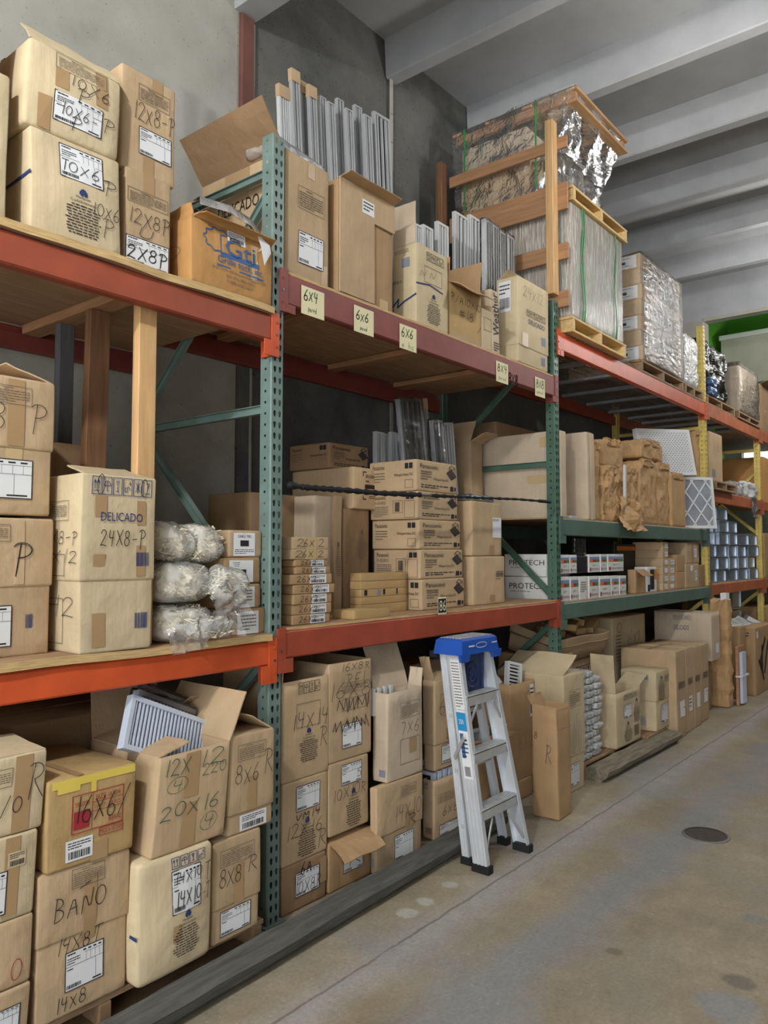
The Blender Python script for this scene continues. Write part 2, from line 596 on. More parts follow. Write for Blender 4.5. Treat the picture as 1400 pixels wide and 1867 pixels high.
def tag(o, label, cat, group=None):
    o['label'] = label
    o['category'] = cat
    if group:
        o['group'] = group
    return o


def thing(name, label, cat, loc=(0, 0, 0), rot=(0, 0, 0), group=None):
    o = bpy.data.objects.new(name, None)
    o.empty_display_size = 0.05
    COL.objects.link(o)
    o.location = loc
    o.rotation_euler = rot
    return tag(o, label, cat, group)


def struct(name, mb, mats, **k):
    o = mb.build(name, mats, **k)
    o['kind'] = 'structure'
    return o


def copy_tree(o, parent=None):
    c = o.copy()
    COL.objects.link(c)
    if parent is not None:
        c.parent = parent
    for ch in list(o.children):
        copy_tree(ch, c)
    return c


# ------------------------------------------------------------------ lettering
TXT_CACHE = {}


def text_shape(s):
    """flat tessellated lettering, normalised to a unit box"""
    if s in TXT_CACHE:
        return TXT_CACHE[s]
    cu = bpy.data.curves.new('txt', 'FONT')
    cu.body = s
    cu.resolution_u = 2
    cu.align_x = 'CENTER'
    ob = bpy.data.objects.new('txt', cu)
    me = bpy.data.meshes.new_from_object(ob)
    vs = [(v.co.x, v.co.y) for v in me.vertices]
    fs = [tuple(p.vertices) for p in me.polygons]
    bpy.data.objects.remove(ob)
    bpy.data.curves.remove(cu)
    bpy.data.meshes.remove(me)
    x0, x1 = min(v[0] for v in vs), max(v[0] for v in vs)
    y0, y1 = min(v[1] for v in vs), max(v[1] for v in vs)
    vs = [((x - x0) / (x1 - x0), (y - y0) / max(1e-6, y1 - y0)) for x, y in vs]
    TXT_CACHE[s] = (vs, fs, (x1 - x0) / max(1e-6, y1 - y0))
    return TXT_CACHE[s]


def arc(cx, cy, rx, ry, a0, a1, n=9):
    return [(cx + rx * math.cos(math.radians(a0 + (a1 - a0) * i / (n - 1))),
             cy + ry * math.sin(math.radians(a0 + (a1 - a0) * i / (n - 1)))) for i in range(n)]


HAND = {
    '0': [arc(.3, .5, .25, .45, 100, 460, 13)], 'O': [arc(.3, .45, .27, .4, 100, 460, 13)],
    '1': [[(.3, 1), (.27, 0)]],
    '2': [[(.06, .75)] + arc(.28, .75, .22, .22, 160, -20, 7) + [(.1, .08), (.06, .03), (.2, .1), (.6, .02)]],
    '3': [arc(.25, .75, .22, .22, 150, -80, 7) + arc(.25, .27, .27, .27, 80, -150, 8)],
    '4': [[(.12, 1), (.06, .5), (.5, .55)], [(.45, .95), (.38, 0)]],
    '5': [[(.5, .97), (.15, .95), (.1, .55)] + arc(.25, .3, .25, .3, 100, -130, 8)],
    '6': [[(.42, 1), (.15, .6), (.06, .3)] + arc(.28, .24, .22, .24, 180, 520, 10)],
    '7': [[(.05, .95), (.55, .97), (.25, 0)]],
    '8': [arc(.3, .75, .2, .22, 60, 270, 7) + arc(.3, .27, .25, .26, 90, -270, 11) + arc(.3, .75, .2, .22, -90, 60, 6)],
    '9': [arc(.28, .72, .22, .24, 20, 380, 10) + [(.42, 0)]],
    'X': [[(.05, .85), (.55, .05)], [(.55, .9), (.05, 0)]],
    'x': [[(.05, .6), (.5, .05)], [(.5, .65), (.05, 0)]],
    'P': [[(.15, -.1), (.18, .95)], [(.0, .85)] + arc(.2, .72, .32, .25, 110, -100, 8)],
    'R': [[(.12, 0), (.2, .95)], [(.02, .9)] + arc(.2, .74, .32, .22, 100, -90, 8) + [(.6, .0)]],
    'T': [[(0, .95), (.6, 1)], [(.32, .97), (.28, 0)]],
    '-': [[(.1, .42), (.5, .46)]], '#': [[(.2, .9), (.12, .1)], [(.45, .9), (.38, .1)], [(0, .65), (.6, .7)], [(0, .35), (.6, .4)]],
    '/': [[(.5, 1), (.1, 0)]], '.': [[(.25, .05), (.3, .0)]],
    'A': [[(.02, 0), (.3, .95), (.55, 0)], [(.1, .35), (.5, .38)]],
    'B': [[(.08, 0), (.1, .95)], [(.05, .95)] + arc(.12, .72, .3, .22, 90, -90, 6) + arc(.12, .25, .38, .25, 90, -95, 7)],
    'N': [[(.05, 0), (.1, .9), (.48, .05), (.55, .95)]],
    'C': [arc(.32, .47, .28, .47, 50, 310, 10)],
    'H': [[(.08, 0), (.1, .95)], [(.5, 0), (.52, .95)], [(.08, .5), (.52, .52)]],
    'L': [[(.1, .95), (.08, .03), (.5, .02)]], 'M': [[(.03, 0), (.1, .95), (.3, .3), (.5, .95), (.57, 0)]],
    'U': [[(.08, .9), (.06, .3)] + arc(.28, .25, .22, .24, 180, 360, 6) + [(.52, .9)]],
    'V': [[(.03, .95), (.28, 0), (.56, .95)]], 'E': [[(.5, .95), (.08, .95), (.08, 0), (.5, .03)], [(.08, .5), (.42, .5)]],
    'S': [arc(.3, .73, .24, .23, 50, 270, 7) + arc(.3, .25, .26, .25, 90, -140, 8)],
    'W': [[(0, .9), (.15, 0), (.3, .6), (.45, 0), (.6, .95)]],
    'K': [[(.1, 0), (.1, .95)], [(.5, .95), (.1, .45), (.55, 0)]],
    'F': [[(.5, .95), (.1, .95), (.08, 0)], [(.08, .5), (.4, .5)]],
    'I': [[(.3, .95), (.28, 0)]], 'D': [[(.1, 0), (.1, .95)] , [(.05, .95)] + arc(.1, .48, .42, .47, 90, -90, 8)],
    '~': [[(.1, .1), (.25, .3), (.4, .1), (.6, .3)]],
    'a': [arc(.25, .28, .2, .25, 30, 390, 9) + [(.48, 0)]], 'r': [[(.1, 0), (.12, .5), (.2, .42), (.45, .5)]],
    'e': [[(.08, .28), (.45, .3)] + arc(.27, .28, .2, .26, 10, 310, 8)], 'd': [arc(.25, .25, .2, .24, 30, 390, 9), [(.46, .95), (.45, 0)]],
    'p': [[(.1, -.3), (.12, .5)], arc(.28, .27, .18, .24, 150, -150, 8)], 'h': [[(.1, .95), (.1, 0)], [(.1, .35), (.3, .5), (.45, .35), (.45, 0)]],
    ' ': [],
    'o': [arc(.27, .27, .2, .25, 90, 450, 9)],
}


def chaikin(p):
    if len(p) < 3:
        return p
    o = [p[0]]
    for a, b in zip(p[:-1], p[1:]):
        o.append((a[0] * .75 + b[0] * .25, a[1] * .75 + b[1] * .25))
        o.append((a[0] * .25 + b[0] * .75, a[1] * .25 + b[1] * .75))
    o.append(p[-1])
    return o


def hand_lines(s, rng):
    """marker writing as polylines, normalised to a unit box"""
    out, x = [], 0.0
    for ch in s:
        dy = rng.uniform(-.06, .06)
        sc = rng.uniform(.9, 1.08)
        for pl in HAND.get(ch, []):
            out.append([(x + a * sc + b * .1, b * sc + dy) for a, b in pl])
        x += 0.45 if ch in '1I. ' else 0.72
    xs = [p[0] for l in out for p in l]
    ys = [p[1] for l in out for p in l]
    x0, x1, y0, y1 = min(xs), max(xs), min(ys), max(ys)
    w, h = max(1e-4, x1 - x0), max(1e-4, y1 - y0)
    return [chaikin([((a - x0) / w, (b - y0) / h) for a, b in l]) for l in out]


class Surf:
    """a face of a thing: maps (u, v) fractions to a point lifted off the face"""

    def __init__(self, o, u, v, n, w, h, warp=None, lift=None):
        self.o, self.u, self.v, self.n, self.w, self.h = Vector(o), Vector(u), Vector(v), Vector(n), w, h
        self.warp, self.lift = warp, lift

    def p(self, a, b, off):
        q = self.o + self.u * (a * self.w) + self.v * (b * self.h)
        if self.lift:
            off = off + self.lift(q)
        if self.warp:
            q = self.warp(q)
        return q + self.n * off


def s_quad(mb, S, u0, v0, u1, v1, off, nu=None, nv=None, mi=0):
    nu = nu or max(1, int(abs(u1 - u0) * S.w / 0.06))
    nv = nv or max(1, int(abs(v1 - v0) * S.h / 0.06))
    vs = [S.p(u0 + (u1 - u0) * i / nu, v0 + (v1 - v0) * j / nv, off) for j in range(nv + 1) for i in range(nu + 1)]
    fs = [(j * (nu + 1) + i, j * (nu + 1) + i + 1, (j + 1) * (nu + 1) + i + 1, (j + 1) * (nu + 1) + i)
          for j in range(nv) for i in range(nu)]
    mb.add(vs, fs, mi)


def s_line(mb, S, pts, wid, off, mi=0):
    """ribbon of metric width along (u, v) points"""
    for (a, b), (c, d) in zip(pts[:-1], pts[1:]):
        dx, dy = (c - a) * S.w, (d - b) * S.h
        l = math.hypot(dx, dy)
        if l < 1e-6:
            continue
        ex, ey = dx / l * wid * .35, dy / l * wid * .35
        nx, ny = -dy / l * wid / 2, dx / l * wid / 2
        q = [(a * S.w - ex + nx, b * S.h - ey + ny), (a * S.w - ex - nx, b * S.h - ey - ny),
             (c * S.w + ex - nx, d * S.h + ey - ny), (c * S.w + ex + nx, d * S.h + ey + ny)]
        mb.add([S.p(x / S.w, y / S.h, off) for x, y in q], [(0, 1, 2, 3)], mi)


def s_frame(mb, S, u0, v0, u1, v1, wid, off, mi=0):
    s_line(mb, S, [(u0, v0), (u1, v0), (u1, v1), (u0, v1), (u0, v0)], wid, off, mi)


def s_text(mb, S, u0, v0, u1, v1, s, off, mi=0, rot=0):
    vs, fs, asp = text_shape(s)
    if rot == 90:
        vs = [(1 - y, x) for x, y in vs]
    if rot == 180:
        vs = [(1 - x, 1 - y) for x, y in vs]
    mb.add([S.p(u0 + (u1 - u0) * x, v0 + (v1 - v0) * y, off) for x, y in vs], fs, mi)


def s_hand(mb, S, u0, v0, u1, v1, s, off, wid, rng, mi=0):
    for l in hand_lines(s, rng):
        s_line(mb, S, [(u0 + (u1 - u0) * a, v0 + (v1 - v0) * b) for a, b in l], wid, off, mi)


def s_para(mb, S, u0, v0, u1, v1, n, off, rng, centre=False, mi=0):
    """block of print too small to read: rows of word-length dashes"""
    for i in range(n):
        y = v1 - (i + .5) / n * (v1 - v0)
        hh = (v1 - v0) / n * .19
        a, b = u0, u1
        if centre:
            k = rng.uniform(.0, .12) + (.12 if i in (0, n - 1) else 0)
            a, b = u0 + (u1 - u0) * k, u1 - (u1 - u0) * k
        elif i == n - 1:
            b = u0 + (u1 - u0) * .6
        x = a
        while x < b - 1e-6:
            l = rng.uniform(.07, .2) * (u1 - u0)
            e = min(b, x + l)
            s_quad(mb, S, x, y - hh, e, y + hh, off, 1, 1, mi)
            x = e + .025 * (u1 - u0)


def s_bar(mb, S, u0, v0, u1, v1, off, rng, mi=0):
    x = u0
    while x < u1:
        w = rng.choice((.02, .035, .055)) * (u1 - u0)
        s_quad(mb, S, x, v0, min(u1, x + w), v1, off, 1, 1, mi)
        x += w + rng.choice((.02, .035)) * (u1 - u0)


def s_icons(mb, S, u0, v0, u1, v1, n, off, mi=0):
    """row of handling pictograms in square frames"""
    cw = (u1 - u0) / n
    lw = max(0.002, 0.06 * cw * S.w)
    for i in range(n):
        a, b = u0 + i * cw + cw * .08, u0 + (i + 1) * cw - cw * .08
        f = lambda x, y: (a + (b - a) * x, v0 + (v1 - v0) * y)
        s_frame(mb, S, a, v0, b, v1, lw, off, mi)
        k = i % 6
        L = lambda *p: s_line(mb, S, [f(*q) for q in p], lw, off, mi)
        if k == 0:
            L((.3, .3), (.3, .8)); L((.2, .65), (.3, .82), (.4, .65)); L((.7, .3), (.7, .8)); L((.6, .65), (.7, .82), (.8, .65)); L((.2, .2), (.8, .2))
        elif k == 1:
            L((.5, .2), (.5, .75)); L(*[(.5 + .35 * math.cos(t * math.pi / 6), .5 + .28 * math.sin(t * math.pi / 6)) for t in range(7)]); L((.15, .5), (.85, .5)); L((.5, .2), (.62, .2))
        elif k == 2:
            for t in range(5):
                L((.3 + t * .04, .8 - t * .09), (.7 - t * .04, .8 - t * .09))
            L((.5, .45), (.5, .2)); L((.35, .2), (.65, .2))
        elif k == 3:
            L((.2, .2), (.45, .2), (.45, .45), (.2, .45), (.2, .2)); L((.5, .55), (.8, .35)); L((.65, .7), (.85, .7)); L((.75, .6), (.75, .85))
        elif k == 4:
            L((.25, .25), (.75, .8)); L((.75, .25), (.25, .8)); L((.5, .2), (.5, .85)); L((.3, .5), (.7, .5))
        else:
            L((.3, .78), (.7, .78), (.48, .4)); L((.2, .2), (.8, .2))

# ------------------------------------------------------------------ setting
WALL_Y = 1.2
SLAB_Z, STEM_Z = 5.78, 5.46
struct('floor', MB().box(-7.2, 13.2, -9, WALL_Y + .6, -.2, 0), 'floor_concrete')
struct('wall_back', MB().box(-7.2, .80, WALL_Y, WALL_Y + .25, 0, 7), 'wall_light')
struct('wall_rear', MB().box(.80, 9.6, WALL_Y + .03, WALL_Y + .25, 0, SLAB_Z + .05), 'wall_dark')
struct('trim_1', MB().cbar((.855, WALL_Y + .02, 3.4), (.855, WALL_Y + .02, 5.12), .11, .1, .01, (0, 1, 0)), 'steel_column')
cl = struct('ceiling', MB().box(.93, 9.6, -9, WALL_Y + .25, SLAB_Z, SLAB_Z + .2), 'ceiling_grey')


# behind and beside the camera: the other side of the aisle and the open dock door that lets the daylight in
struct('wall_front', MB().box(-7.2, 13.2, -9.2, -9, 0, 7.2), 'wall_dark')
struct('ceiling_near', MB().box(-7.2, .93, -9, WALL_Y + .25, 7.0, 7.2), 'ceiling_grey')
DOOR = (-7.4, -.75, 4.7)
mb = MB().box(-7.2, -7.0, -9, DOOR[0], 0, 7).box(-7.2, -7.0, DOOR[1], WALL_Y, 0, 7).box(-7.2, -7.0, DOOR[0], DOOR[1], DOOR[2], 7)
struct('wall_left', mb, 'wall_light')


def stem(x, zb, wt, wb):
    mb = MB()
    # tapered rib: profile in x,z extruded along y
    poly = [(x, zb + .012), (x + .012, zb), (x + wb - .012, zb), (x + wb, zb + .012), (x + wb + (wt - wb), SLAB_Z + .01), (x - .02, SLAB_Z + .01)]
    mb.prism(poly, -9, WALL_Y + .02)
    return mb.build('ceiling_rib', 'ceiling_grey', cl)


for i in range(6):
    stem(2.34 + 1.215 * i, STEM_Z, .16, .13)
mb = MB().prism([(.76, 5.13), (.93, 5.13), (.95, 7), (.74, 7)], -9, WALL_Y)
mb.build('ceiling_rib', 'ceiling_grey', cl)
# patched seams where the wall panels meet
mb = MB()
for zz in range(24):
    z0, z1 = zz * .235, zz * .235 + .24
    dx = .012 * noise.noise(Vector((0, zz * .7, 3)))
    mb.box(2.36 + dx, 2.40 + dx, WALL_Y - .006, WALL_Y, z0, z1)
struct('trim_2', mb, 'wall_cream')
mb = MB()
for zz in range(24):
    z0, z1 = zz * .213, zz * .213 + .216
    dx = .008 * noise.noise(Vector((5, zz * .9, 3)))
    mb.box(.915 + dx, .93 + dx, WALL_Y - .008, WALL_Y, z0, z1)
struct('trim_3', mb, 'wall_cream')
# far end of the hall: deep cross beam, pier, painted end wall above a cream soffit
struct('wall_pier', MB().box(9.55, 9.85, WALL_Y - .3, WALL_Y + .25, 0, 5.13), 'wall_cream')
MB().prism([(9.6, 5.13), (9.78, 5.13), (9.8, 7), (9.58, 7)], -9, WALL_Y + .25).build('ceiling_rib', 'ceiling_grey', cl)
struct('trim_4', MB().box(9.585, 9.61, -9, WALL_Y - .3, 5.12, 5.17), 'wall_cream')
struct('wall_right', MB().box(13.0, 13.2, -9, WALL_Y + .6, 0, 7.2), 'wall_green')
struct('wall_far_side', MB().box(9.85, 13.0, WALL_Y + .25, WALL_Y + .4, 0, 7.2), 'wall_green')
struct('trim_5', MB().box(12.0, 13.0, -9, WALL_Y + .1, 4.6, 5.46), 'wall_cream')
struct('trim_6', MB().box(11.96, 12.0, -9, WALL_Y + .12, 5.42, 5.5), 'paper_white')
struct('wall_lower', MB().box(12.6, 13.0, -9, WALL_Y + .25, 0, 4.6), 'wall_dark')
wn = struct('window_1', MB().box(12.585, 12.6, .55, 1.15, 2.75, 3.5), 'paper_white')
MB().box(12.575, 12.585, .6, 1.1, 2.8, 3.45).build('window_pane', 'window_glow', wn)
struct('ceiling_far', MB().box(9.8, 13.2, -9, WALL_Y + .6, 7.0, 7.2), 'ceiling_grey')


def build_lamp(loc, power, label):
    t = thing('high_bay_lamp', label, 'lamp', (loc[0], loc[1], (SLAB_Z if loc[0] > .9 and loc[0] < 9.6 else 7.0) - .003), group='high bay lamps over the aisle')
    drop = loc[2] - t.location.z
    MB().tube([(0, 0, 0), (0, 0, drop + .24)], .008, 6).build('cable', 'rubber_black', t)
    n = 20
    pr = [(.05, .26), (.11, .25), (.13, .16), (.17, .1), (.175, .08)]
    vs, fs = [], []
    for r, z in pr:
        for k in range(n):
            a = 2 * math.pi * k / n
            vs.append((r * math.cos(a), r * math.sin(a), drop + z))
    for i in range(len(pr) - 1):
        for k in range(n):
            fs.append((i * n + k, i * n + (k + 1) % n, (i + 1) * n + (k + 1) % n, (i + 1) * n + k))
    fs.append(tuple(range(n)))
    MB().add(vs, fs).build('housing', 'lamp_housing', t, smooth=True)
    MB().tube([(0, 0, drop + .075), (0, 0, drop + .085)], .16, 20).build('lens', 'lamp_glow', t)
    ld = bpy.data.lights.new('high_bay_light', 'POINT')
    ld.energy = power
    ld.shadow_soft_size = .10
    ld.color = (1.0, .985, .955)
    lo = bpy.data.objects.new('high_bay_light', ld)
    COL.objects.link(lo)
    lo.location = (loc[0], loc[1], loc[2] - .1)


for (lc, pw), lb in zip(LAMPS, ('hanging high bay lamp above the near end of the aisle', 'hanging high bay lamp opposite the stepladder',
                               'hanging high bay lamp above the yellow posts', 'hanging high bay lamp at the far end of the aisle')):
    build_lamp(lc, pw, lb)

# floor drain
t = thing('drain_cover', 'round iron drain cover set in the concrete floor', 'drain', (2.35, -1.145, 0))
vs = [(.115 * math.cos(k * math.pi / 16), .115 * math.sin(k * math.pi / 16), .004) for k in range(32)]
mb = MB().add(vs, [tuple(range(32))])
mb.build('lid', 'iron_drain', t)
mb = MB()
for k in range(32):
    a, b = k * math.pi / 16, (k + 1) * math.pi / 16
    q = [(r * math.cos(x), r * math.sin(x), z) for r, z in ((.116, .007), (.13, .005), (.134, -.01)) for x in (a, b)]
    mb.add(q, [(0, 2, 3, 1), (2, 4, 5, 3)])
mb.build('rim', 'wire_mesh', t)

# ------------------------------------------------------------------ rack posts and beams
PITCH = .0508


def ring_cell(mb, S, hole, u0, v0, u1, v1, off=0.0):
    """rectangle with a hole; all given as metric (a, b) on frame S"""
    cx = sum(p[0] for p in hole) / len(hole)
    cy = sum(p[1] for p in hole) / len(hole)
    outer = []
    for (a, b) in hole:
        dx, dy = a - cx, b - cy
        tx = ((u1 - cx) / dx if dx > 1e-9 else (u0 - cx) / dx if dx < -1e-9 else 1e9)
        ty = ((v1 - cy) / dy if dy > 1e-9 else (v0 - cy) / dy if dy < -1e-9 else 1e9)
        t = min(tx, ty)
        outer.append([cx + dx * t, cy + dy * t])
    for c in ((u0, v0), (u1, v0), (u1, v1), (u0, v1)):      # snap nearest ray to each corner
        k = min(range(len(outer)), key=lambda i: (outer[i][0] - c[0]) ** 2 + (outer[i][1] - c[1]) ** 2)
        outer[k] = list(c)
    n = len(hole)
    vs = [S(a, b) for a, b in outer] + [S(a, b) for a, b in hole]
    mb.add(vs, [(i, (i + 1) % n, n + (i + 1) % n, n + i) for i in range(n)])


def post_mesh(h, w=.078, d=.07):
    mb = MB()
    n = int(h / PITCH)
    tear = [(.008 * math.cos(t), .006 + .008 * math.sin(t)) for t in [math.radians(a) for a in (-10, 30, 60, 90, 120, 150, 190)]] + \
           [(-.0062, -.006), (-.003, -.015), (.003, -.015), (.0062, -.006)]
    sq = [(-.0055, -.0055), (0, -.0055), (.0055, -.0055), (.0055, 0), (.0055, .0055), (0, .0055), (-.0055, .0055), (-.0055, 0)]
    for i in range(n):
        z0, z1 = i * PITCH, (i + 1) * PITCH
        zc = (z0 + z1) / 2
        Sf = lambda a, b: (a, 0, b)
        for xc, u0, u1 in ((.0235, .006, w / 2), (w - .0235, w / 2, w - .006)):
            ring_cell(mb, Sf, [(xc + a, zc + b) for a, b in tear], u0, z0, u1, z1)
        for X in (0, w):
            Sl = lambda a, b, X=X: (X, a, b)
            ring_cell(mb, Sl, [(d * .52 + a, zc + b) for a, b in sq], .006, z0, d, z1)
    top = n * PITCH
    for xa, ya, xb, yb in ((.006, 0, 0, .006), (w, .006, w - .006, 0)):
        mb.add([(xa, ya, 0), (xb, yb, 0), (xb, yb, top), (xa, ya, top)], [(0, 1, 2, 3)])
    for xa, xb in ((0, .016), (w - .016, w)):
        mb.add([(xa, d, 0), (xb, d, 0), (xb, d, top), (xa, d, top)], [(0, 1, 2, 3)])
    me_h = top
    return mb, me_h


def upright(X, h, mat, label, braces, yr=1.0, rear_h=None):
    t = thing('rack_upright_frame', label, 'rack post', (X, 0, 0), group='upright frames of the pallet rack')
    mb, hh = post_mesh(h)
    o = mb.build('front_post', mat, t)
    mb2, _ = post_mesh(rear_h or h)
    r = mb2.build('rear_post', mat, t)
    r.location = (.078, yr + .07, 0)
    r.rotation_euler = (0, 0, math.pi)
    for y in (0, yr):
        MB().box(-.02, .098, y - .015, y + .085, 0, .008).build('foot_plate', mat, t)
    for (ya, za, yb, zb) in braces:
        p, q = Vector((.039, ya, za)), Vector((.039, yb, zb))
        b = MB()
        b.bar(p, q, .036, .004, (1, 0, 0))
        a = (q - p).normalized()
        nrm = a.cross(Vector((1, 0, 0)))
        for s in (-1, 1):
            b.bar(p + nrm * .018 * s, q + nrm * .018 * s, .004, .03, (1, 0, 0))
        b.build('brace', mat, t)
    return t


Y0B, Y1B = .07, 1.0
BR1 = [(Y0B, .25, Y1B, .25), (Y0B, 1.22, Y1B, 1.22), (Y0B, 2.29, Y1B, 2.29), (Y0B, 3.40, Y1B, 3.40),
       (Y0B, 1.14, Y1B, .3), (Y0B, 1.33, Y1B, 2.22), (Y1B, 2.4, Y0B, 3.3), (Y0B, 3.02, .6, 3.36)]
upright(0.0, 3.60, 'rack_green', 'green perforated rack post nearest the camera, bolted with orange beams', BR1)
upright(2.80, 3.55, 'rack_darkgreen', 'green perforated rack post behind the stepladder with a wooden stud on top',
        [(Y0B, .25, Y1B, .25), (Y0B, 1.22, Y1B, 1.22), (Y0B, 2.29, Y1B, 2.29), (Y0B, 3.3, Y1B, 3.3), (Y0B, 1.33, Y1B, 2.22), (Y0B, 1.1, Y1B, .3), (Y1B, 2.4, Y0B, 3.2)])
upright(6.45, 4.2, 'rack_yellow', 'yellow perforated rack post between the brown paper bundles and the metal boxes',
        [(Y0B, 1.1, Y1B, .3), (Y0B, 3.02, Y1B, 3.02), (Y0B, 2.96, Y1B, 2.2), (Y0B, 3.9, Y1B, 3.9), (Y0B, 2.15, Y1B, 1.4)])
upright(8.85, 3.95, 'rack_yellow', 'far yellow perforated rack post past the stacked metal boxes',
        [(Y0B, 1.1, Y1B, .3), (Y0B, 3.02, Y1B, 3.02), (Y0B, 2.7, Y1B, 1.9), (Y0B, 1.9, Y1B, 2.7), (Y0B, 2.5, Y1B, 2.5)])


def beam(xa, xb, z0, z1, mat, label, y=0.0, plate_h=None, front=True, name='rack_beam', sz=.05, conn_mat=None):
    """step beam between two posts with a hooked connector plate at each end"""
    t = thing(name, label, 'beam', ((xa + xb) / 2, y, z0))
    h = z1 - z0
    hw = (xb - xa) / 2
    c = .007
    # closed profile in y,z with a step for the deck at the back
    prof = [(c, 0), (.045, 0), (.05, c), (.05, h - .04), (.03, h - .04), (.03, h - c), (.024, h), (c, h), (0, h - c), (0, c)]
    if not front:
        prof = [(.05 - a, b) for a, b in prof][::-1]
    mb = MB()
    k = len(prof)
    vs = [(-hw, a - .012, b) for a, b in prof] + [(hw, a - .012, b) for a, b in prof]
    fs = [(i, k + i, k + (i + 1) % k, (i + 1) % k) for i in range(k)] + [tuple(range(k)), tuple(range(k, 2 * k))[::-1]]
    mb.add(vs, fs)
    mb.build('beam_body', mat, t)
    if front:
        ph = plate_h or .2
        for s in (-1, 1):
            cp = MB()
            zt = h + .015
            zb = zt - ph
            xo = s * hw
            # flange over the post front and the plate along the beam end
            x0, x1 = sorted((xo, xo + s * .036))
            cp.box(x0, x1, -.016, -.004, zb, zt)
            x0, x1 = sorted((xo, xo - s * .012))
            cp.box(x0, x1, -.016, .055, zb, zt)
            x0, x1 = sorted((xo, xo - s * .055))
            cp.box(x0, x1, -.018, -.012, zb, 0)
            pl = cp.build('connector_plate', conn_mat or mat, t)
            for q in range(3):
                rv = MB()
                zc = zb + ph * (.22 + .28 * q)
                xx = xo + s * .02
                pts = [(xx + .006 * math.cos(a * math.pi / 4), -.019, zc + .006 * math.sin(a * math.pi / 4)) for a in range(8)]
                pts += [(p[0], -.015, p[2]) for p in pts]
                rv.add(pts, [tuple(range(8))] + [(i, 8 + i, 8 + (i + 1) % 8, (i + 1) % 8) for i in range(8)])
                rv.build('rivet', 'steel_dark' if q == 1 else mat, pl)
    return t


beam(-2.5, 0.0, 1.135, 1.24, 'beam_orange', 'bright orange beam under the left-hand middle shelf')
bt = beam(-2.5, 0.0, 2.585, 2.70, 'beam_brick', conn_mat='beam_orange', label='orange beam under the left-hand top shelf')
b2l = beam(.078, 2.80, 1.155, 1.277, 'beam_rust', 'rust orange beam with a scratched mark above the stepladder')
b2h = beam(.078, 2.80, 2.775, 2.92, 'beam_maroon', 'maroon top beam with handwritten paper size notes')
beam(2.878, 6.45, 3.145, 3.285, 'beam_orange', 'orange top beam beneath the shrink wrapped pallets')
beam(2.878, 6.45, 1.76, 1.885, 'beam_green', 'green beam below the brown paper bundles')
beam(2.878, 6.45, 1.14, 1.26, 'beam_green', 'green beam below the small white product boxes')
beam(6.528, 8.85, 3.15, 3.30, 'beam_copper', 'worn copper orange top beam under the black wrapped bundle')
beam(6.528, 8.85, 2.20, 2.33, 'beam_copper', 'worn copper beam above the stacked metal boxes')
beam(6.528, 8.85, 1.16, 1.28, 'beam_copper', 'worn copper beam below the stacked metal boxes')
beam(8.928, 11.4, 3.15, 3.30, 'beam_copper', 'worn copper top beam at the far end of the rack')
beam(8.928, 11.4, 2.20, 2.33, 'beam_copper', 'worn copper middle beam at the far end of the rack')
beam(8.928, 11.4, 1.16, 1.28, 'beam_copper', 'worn copper low beam at the far end of the rack')
for xa, xb, z0, z1, mt, lb in ((-2.5, 0, 1.135, 1.24, 'beam_rust', 'rear beam of the left-hand middle shelf'), (-2.5, 0, 2.585, 2.7, 'beam_maroon', 'dark red rear beam of the left-hand top shelf'),
                          (.078, 2.8, 1.155, 1.277, 'beam_rust', 'rear beam behind the stacked fan cartons'), (.078, 2.8, 2.775, 2.92, 'beam_maroon', 'dark maroon rear beam of the top shelf with size notes'),
                          (2.878, 6.45, 3.145, 3.285, 'beam_rust', 'rear beam under the shrink wrapped pallets'), (2.878, 6.45, 1.76, 1.885, 'beam_green', 'rear beam behind the brown paper bundles'),
                          (2.878, 6.45, 1.14, 1.26, 'beam_green', 'rear beam behind the small white product boxes'), (6.528, 8.85, 3.15, 3.3, 'beam_copper', 'rear top beam behind the black wrapped bundle'),
                          (6.528, 8.85, 2.2, 2.33, 'beam_copper', 'rear beam above the metal boxes'), (6.528, 8.85, 1.16, 1.28, 'beam_copper', 'rear beam below the metal boxes')):
    beam(xa, xb, z0, z1, mt, lb, y=1.03, front=False)


def wavy_board(name, label, x0, x1, y0, y1, z, th, mats=('plywood', 'plywood_edge'), droop=.0, seed=1, cat='shelf board'):
    n = 40
    vs, fs, mi = [], [], []
    for i in range(n + 1):
        x = (x1 - x0) * (i / n - .5)
        w = noise.noise(Vector((x * 2.2, seed, 0))) * droop
        e = noise.noise(Vector((x * 5, seed, 7))) * droop * .8
        for y, zz in ((e, w), (e, w + th), (y1 - y0, th), (y1 - y0, 0)):
            vs.append((x, y, zz))
    for i in range(n):
        a, b = i * 4, i * 4 + 4
        for k in range(4):
            fs.append((a + k, b + k, b + (k + 1) % 4, a + (k + 1) % 4))
            mi.append(1 if k == 0 else 0)
    fs += [(0, 1, 2, 3), (n * 4 + 3, n * 4 + 2, n * 4 + 1, n * 4)]
    mi += [1, 1]
    mb = MB()
    mb.v, mb.f, mb.mi = vs, fs, mi
    o = mb.build(name, list(mats), loc=((x0 + x1) / 2, y0, z))
    return tag(o, label, cat)


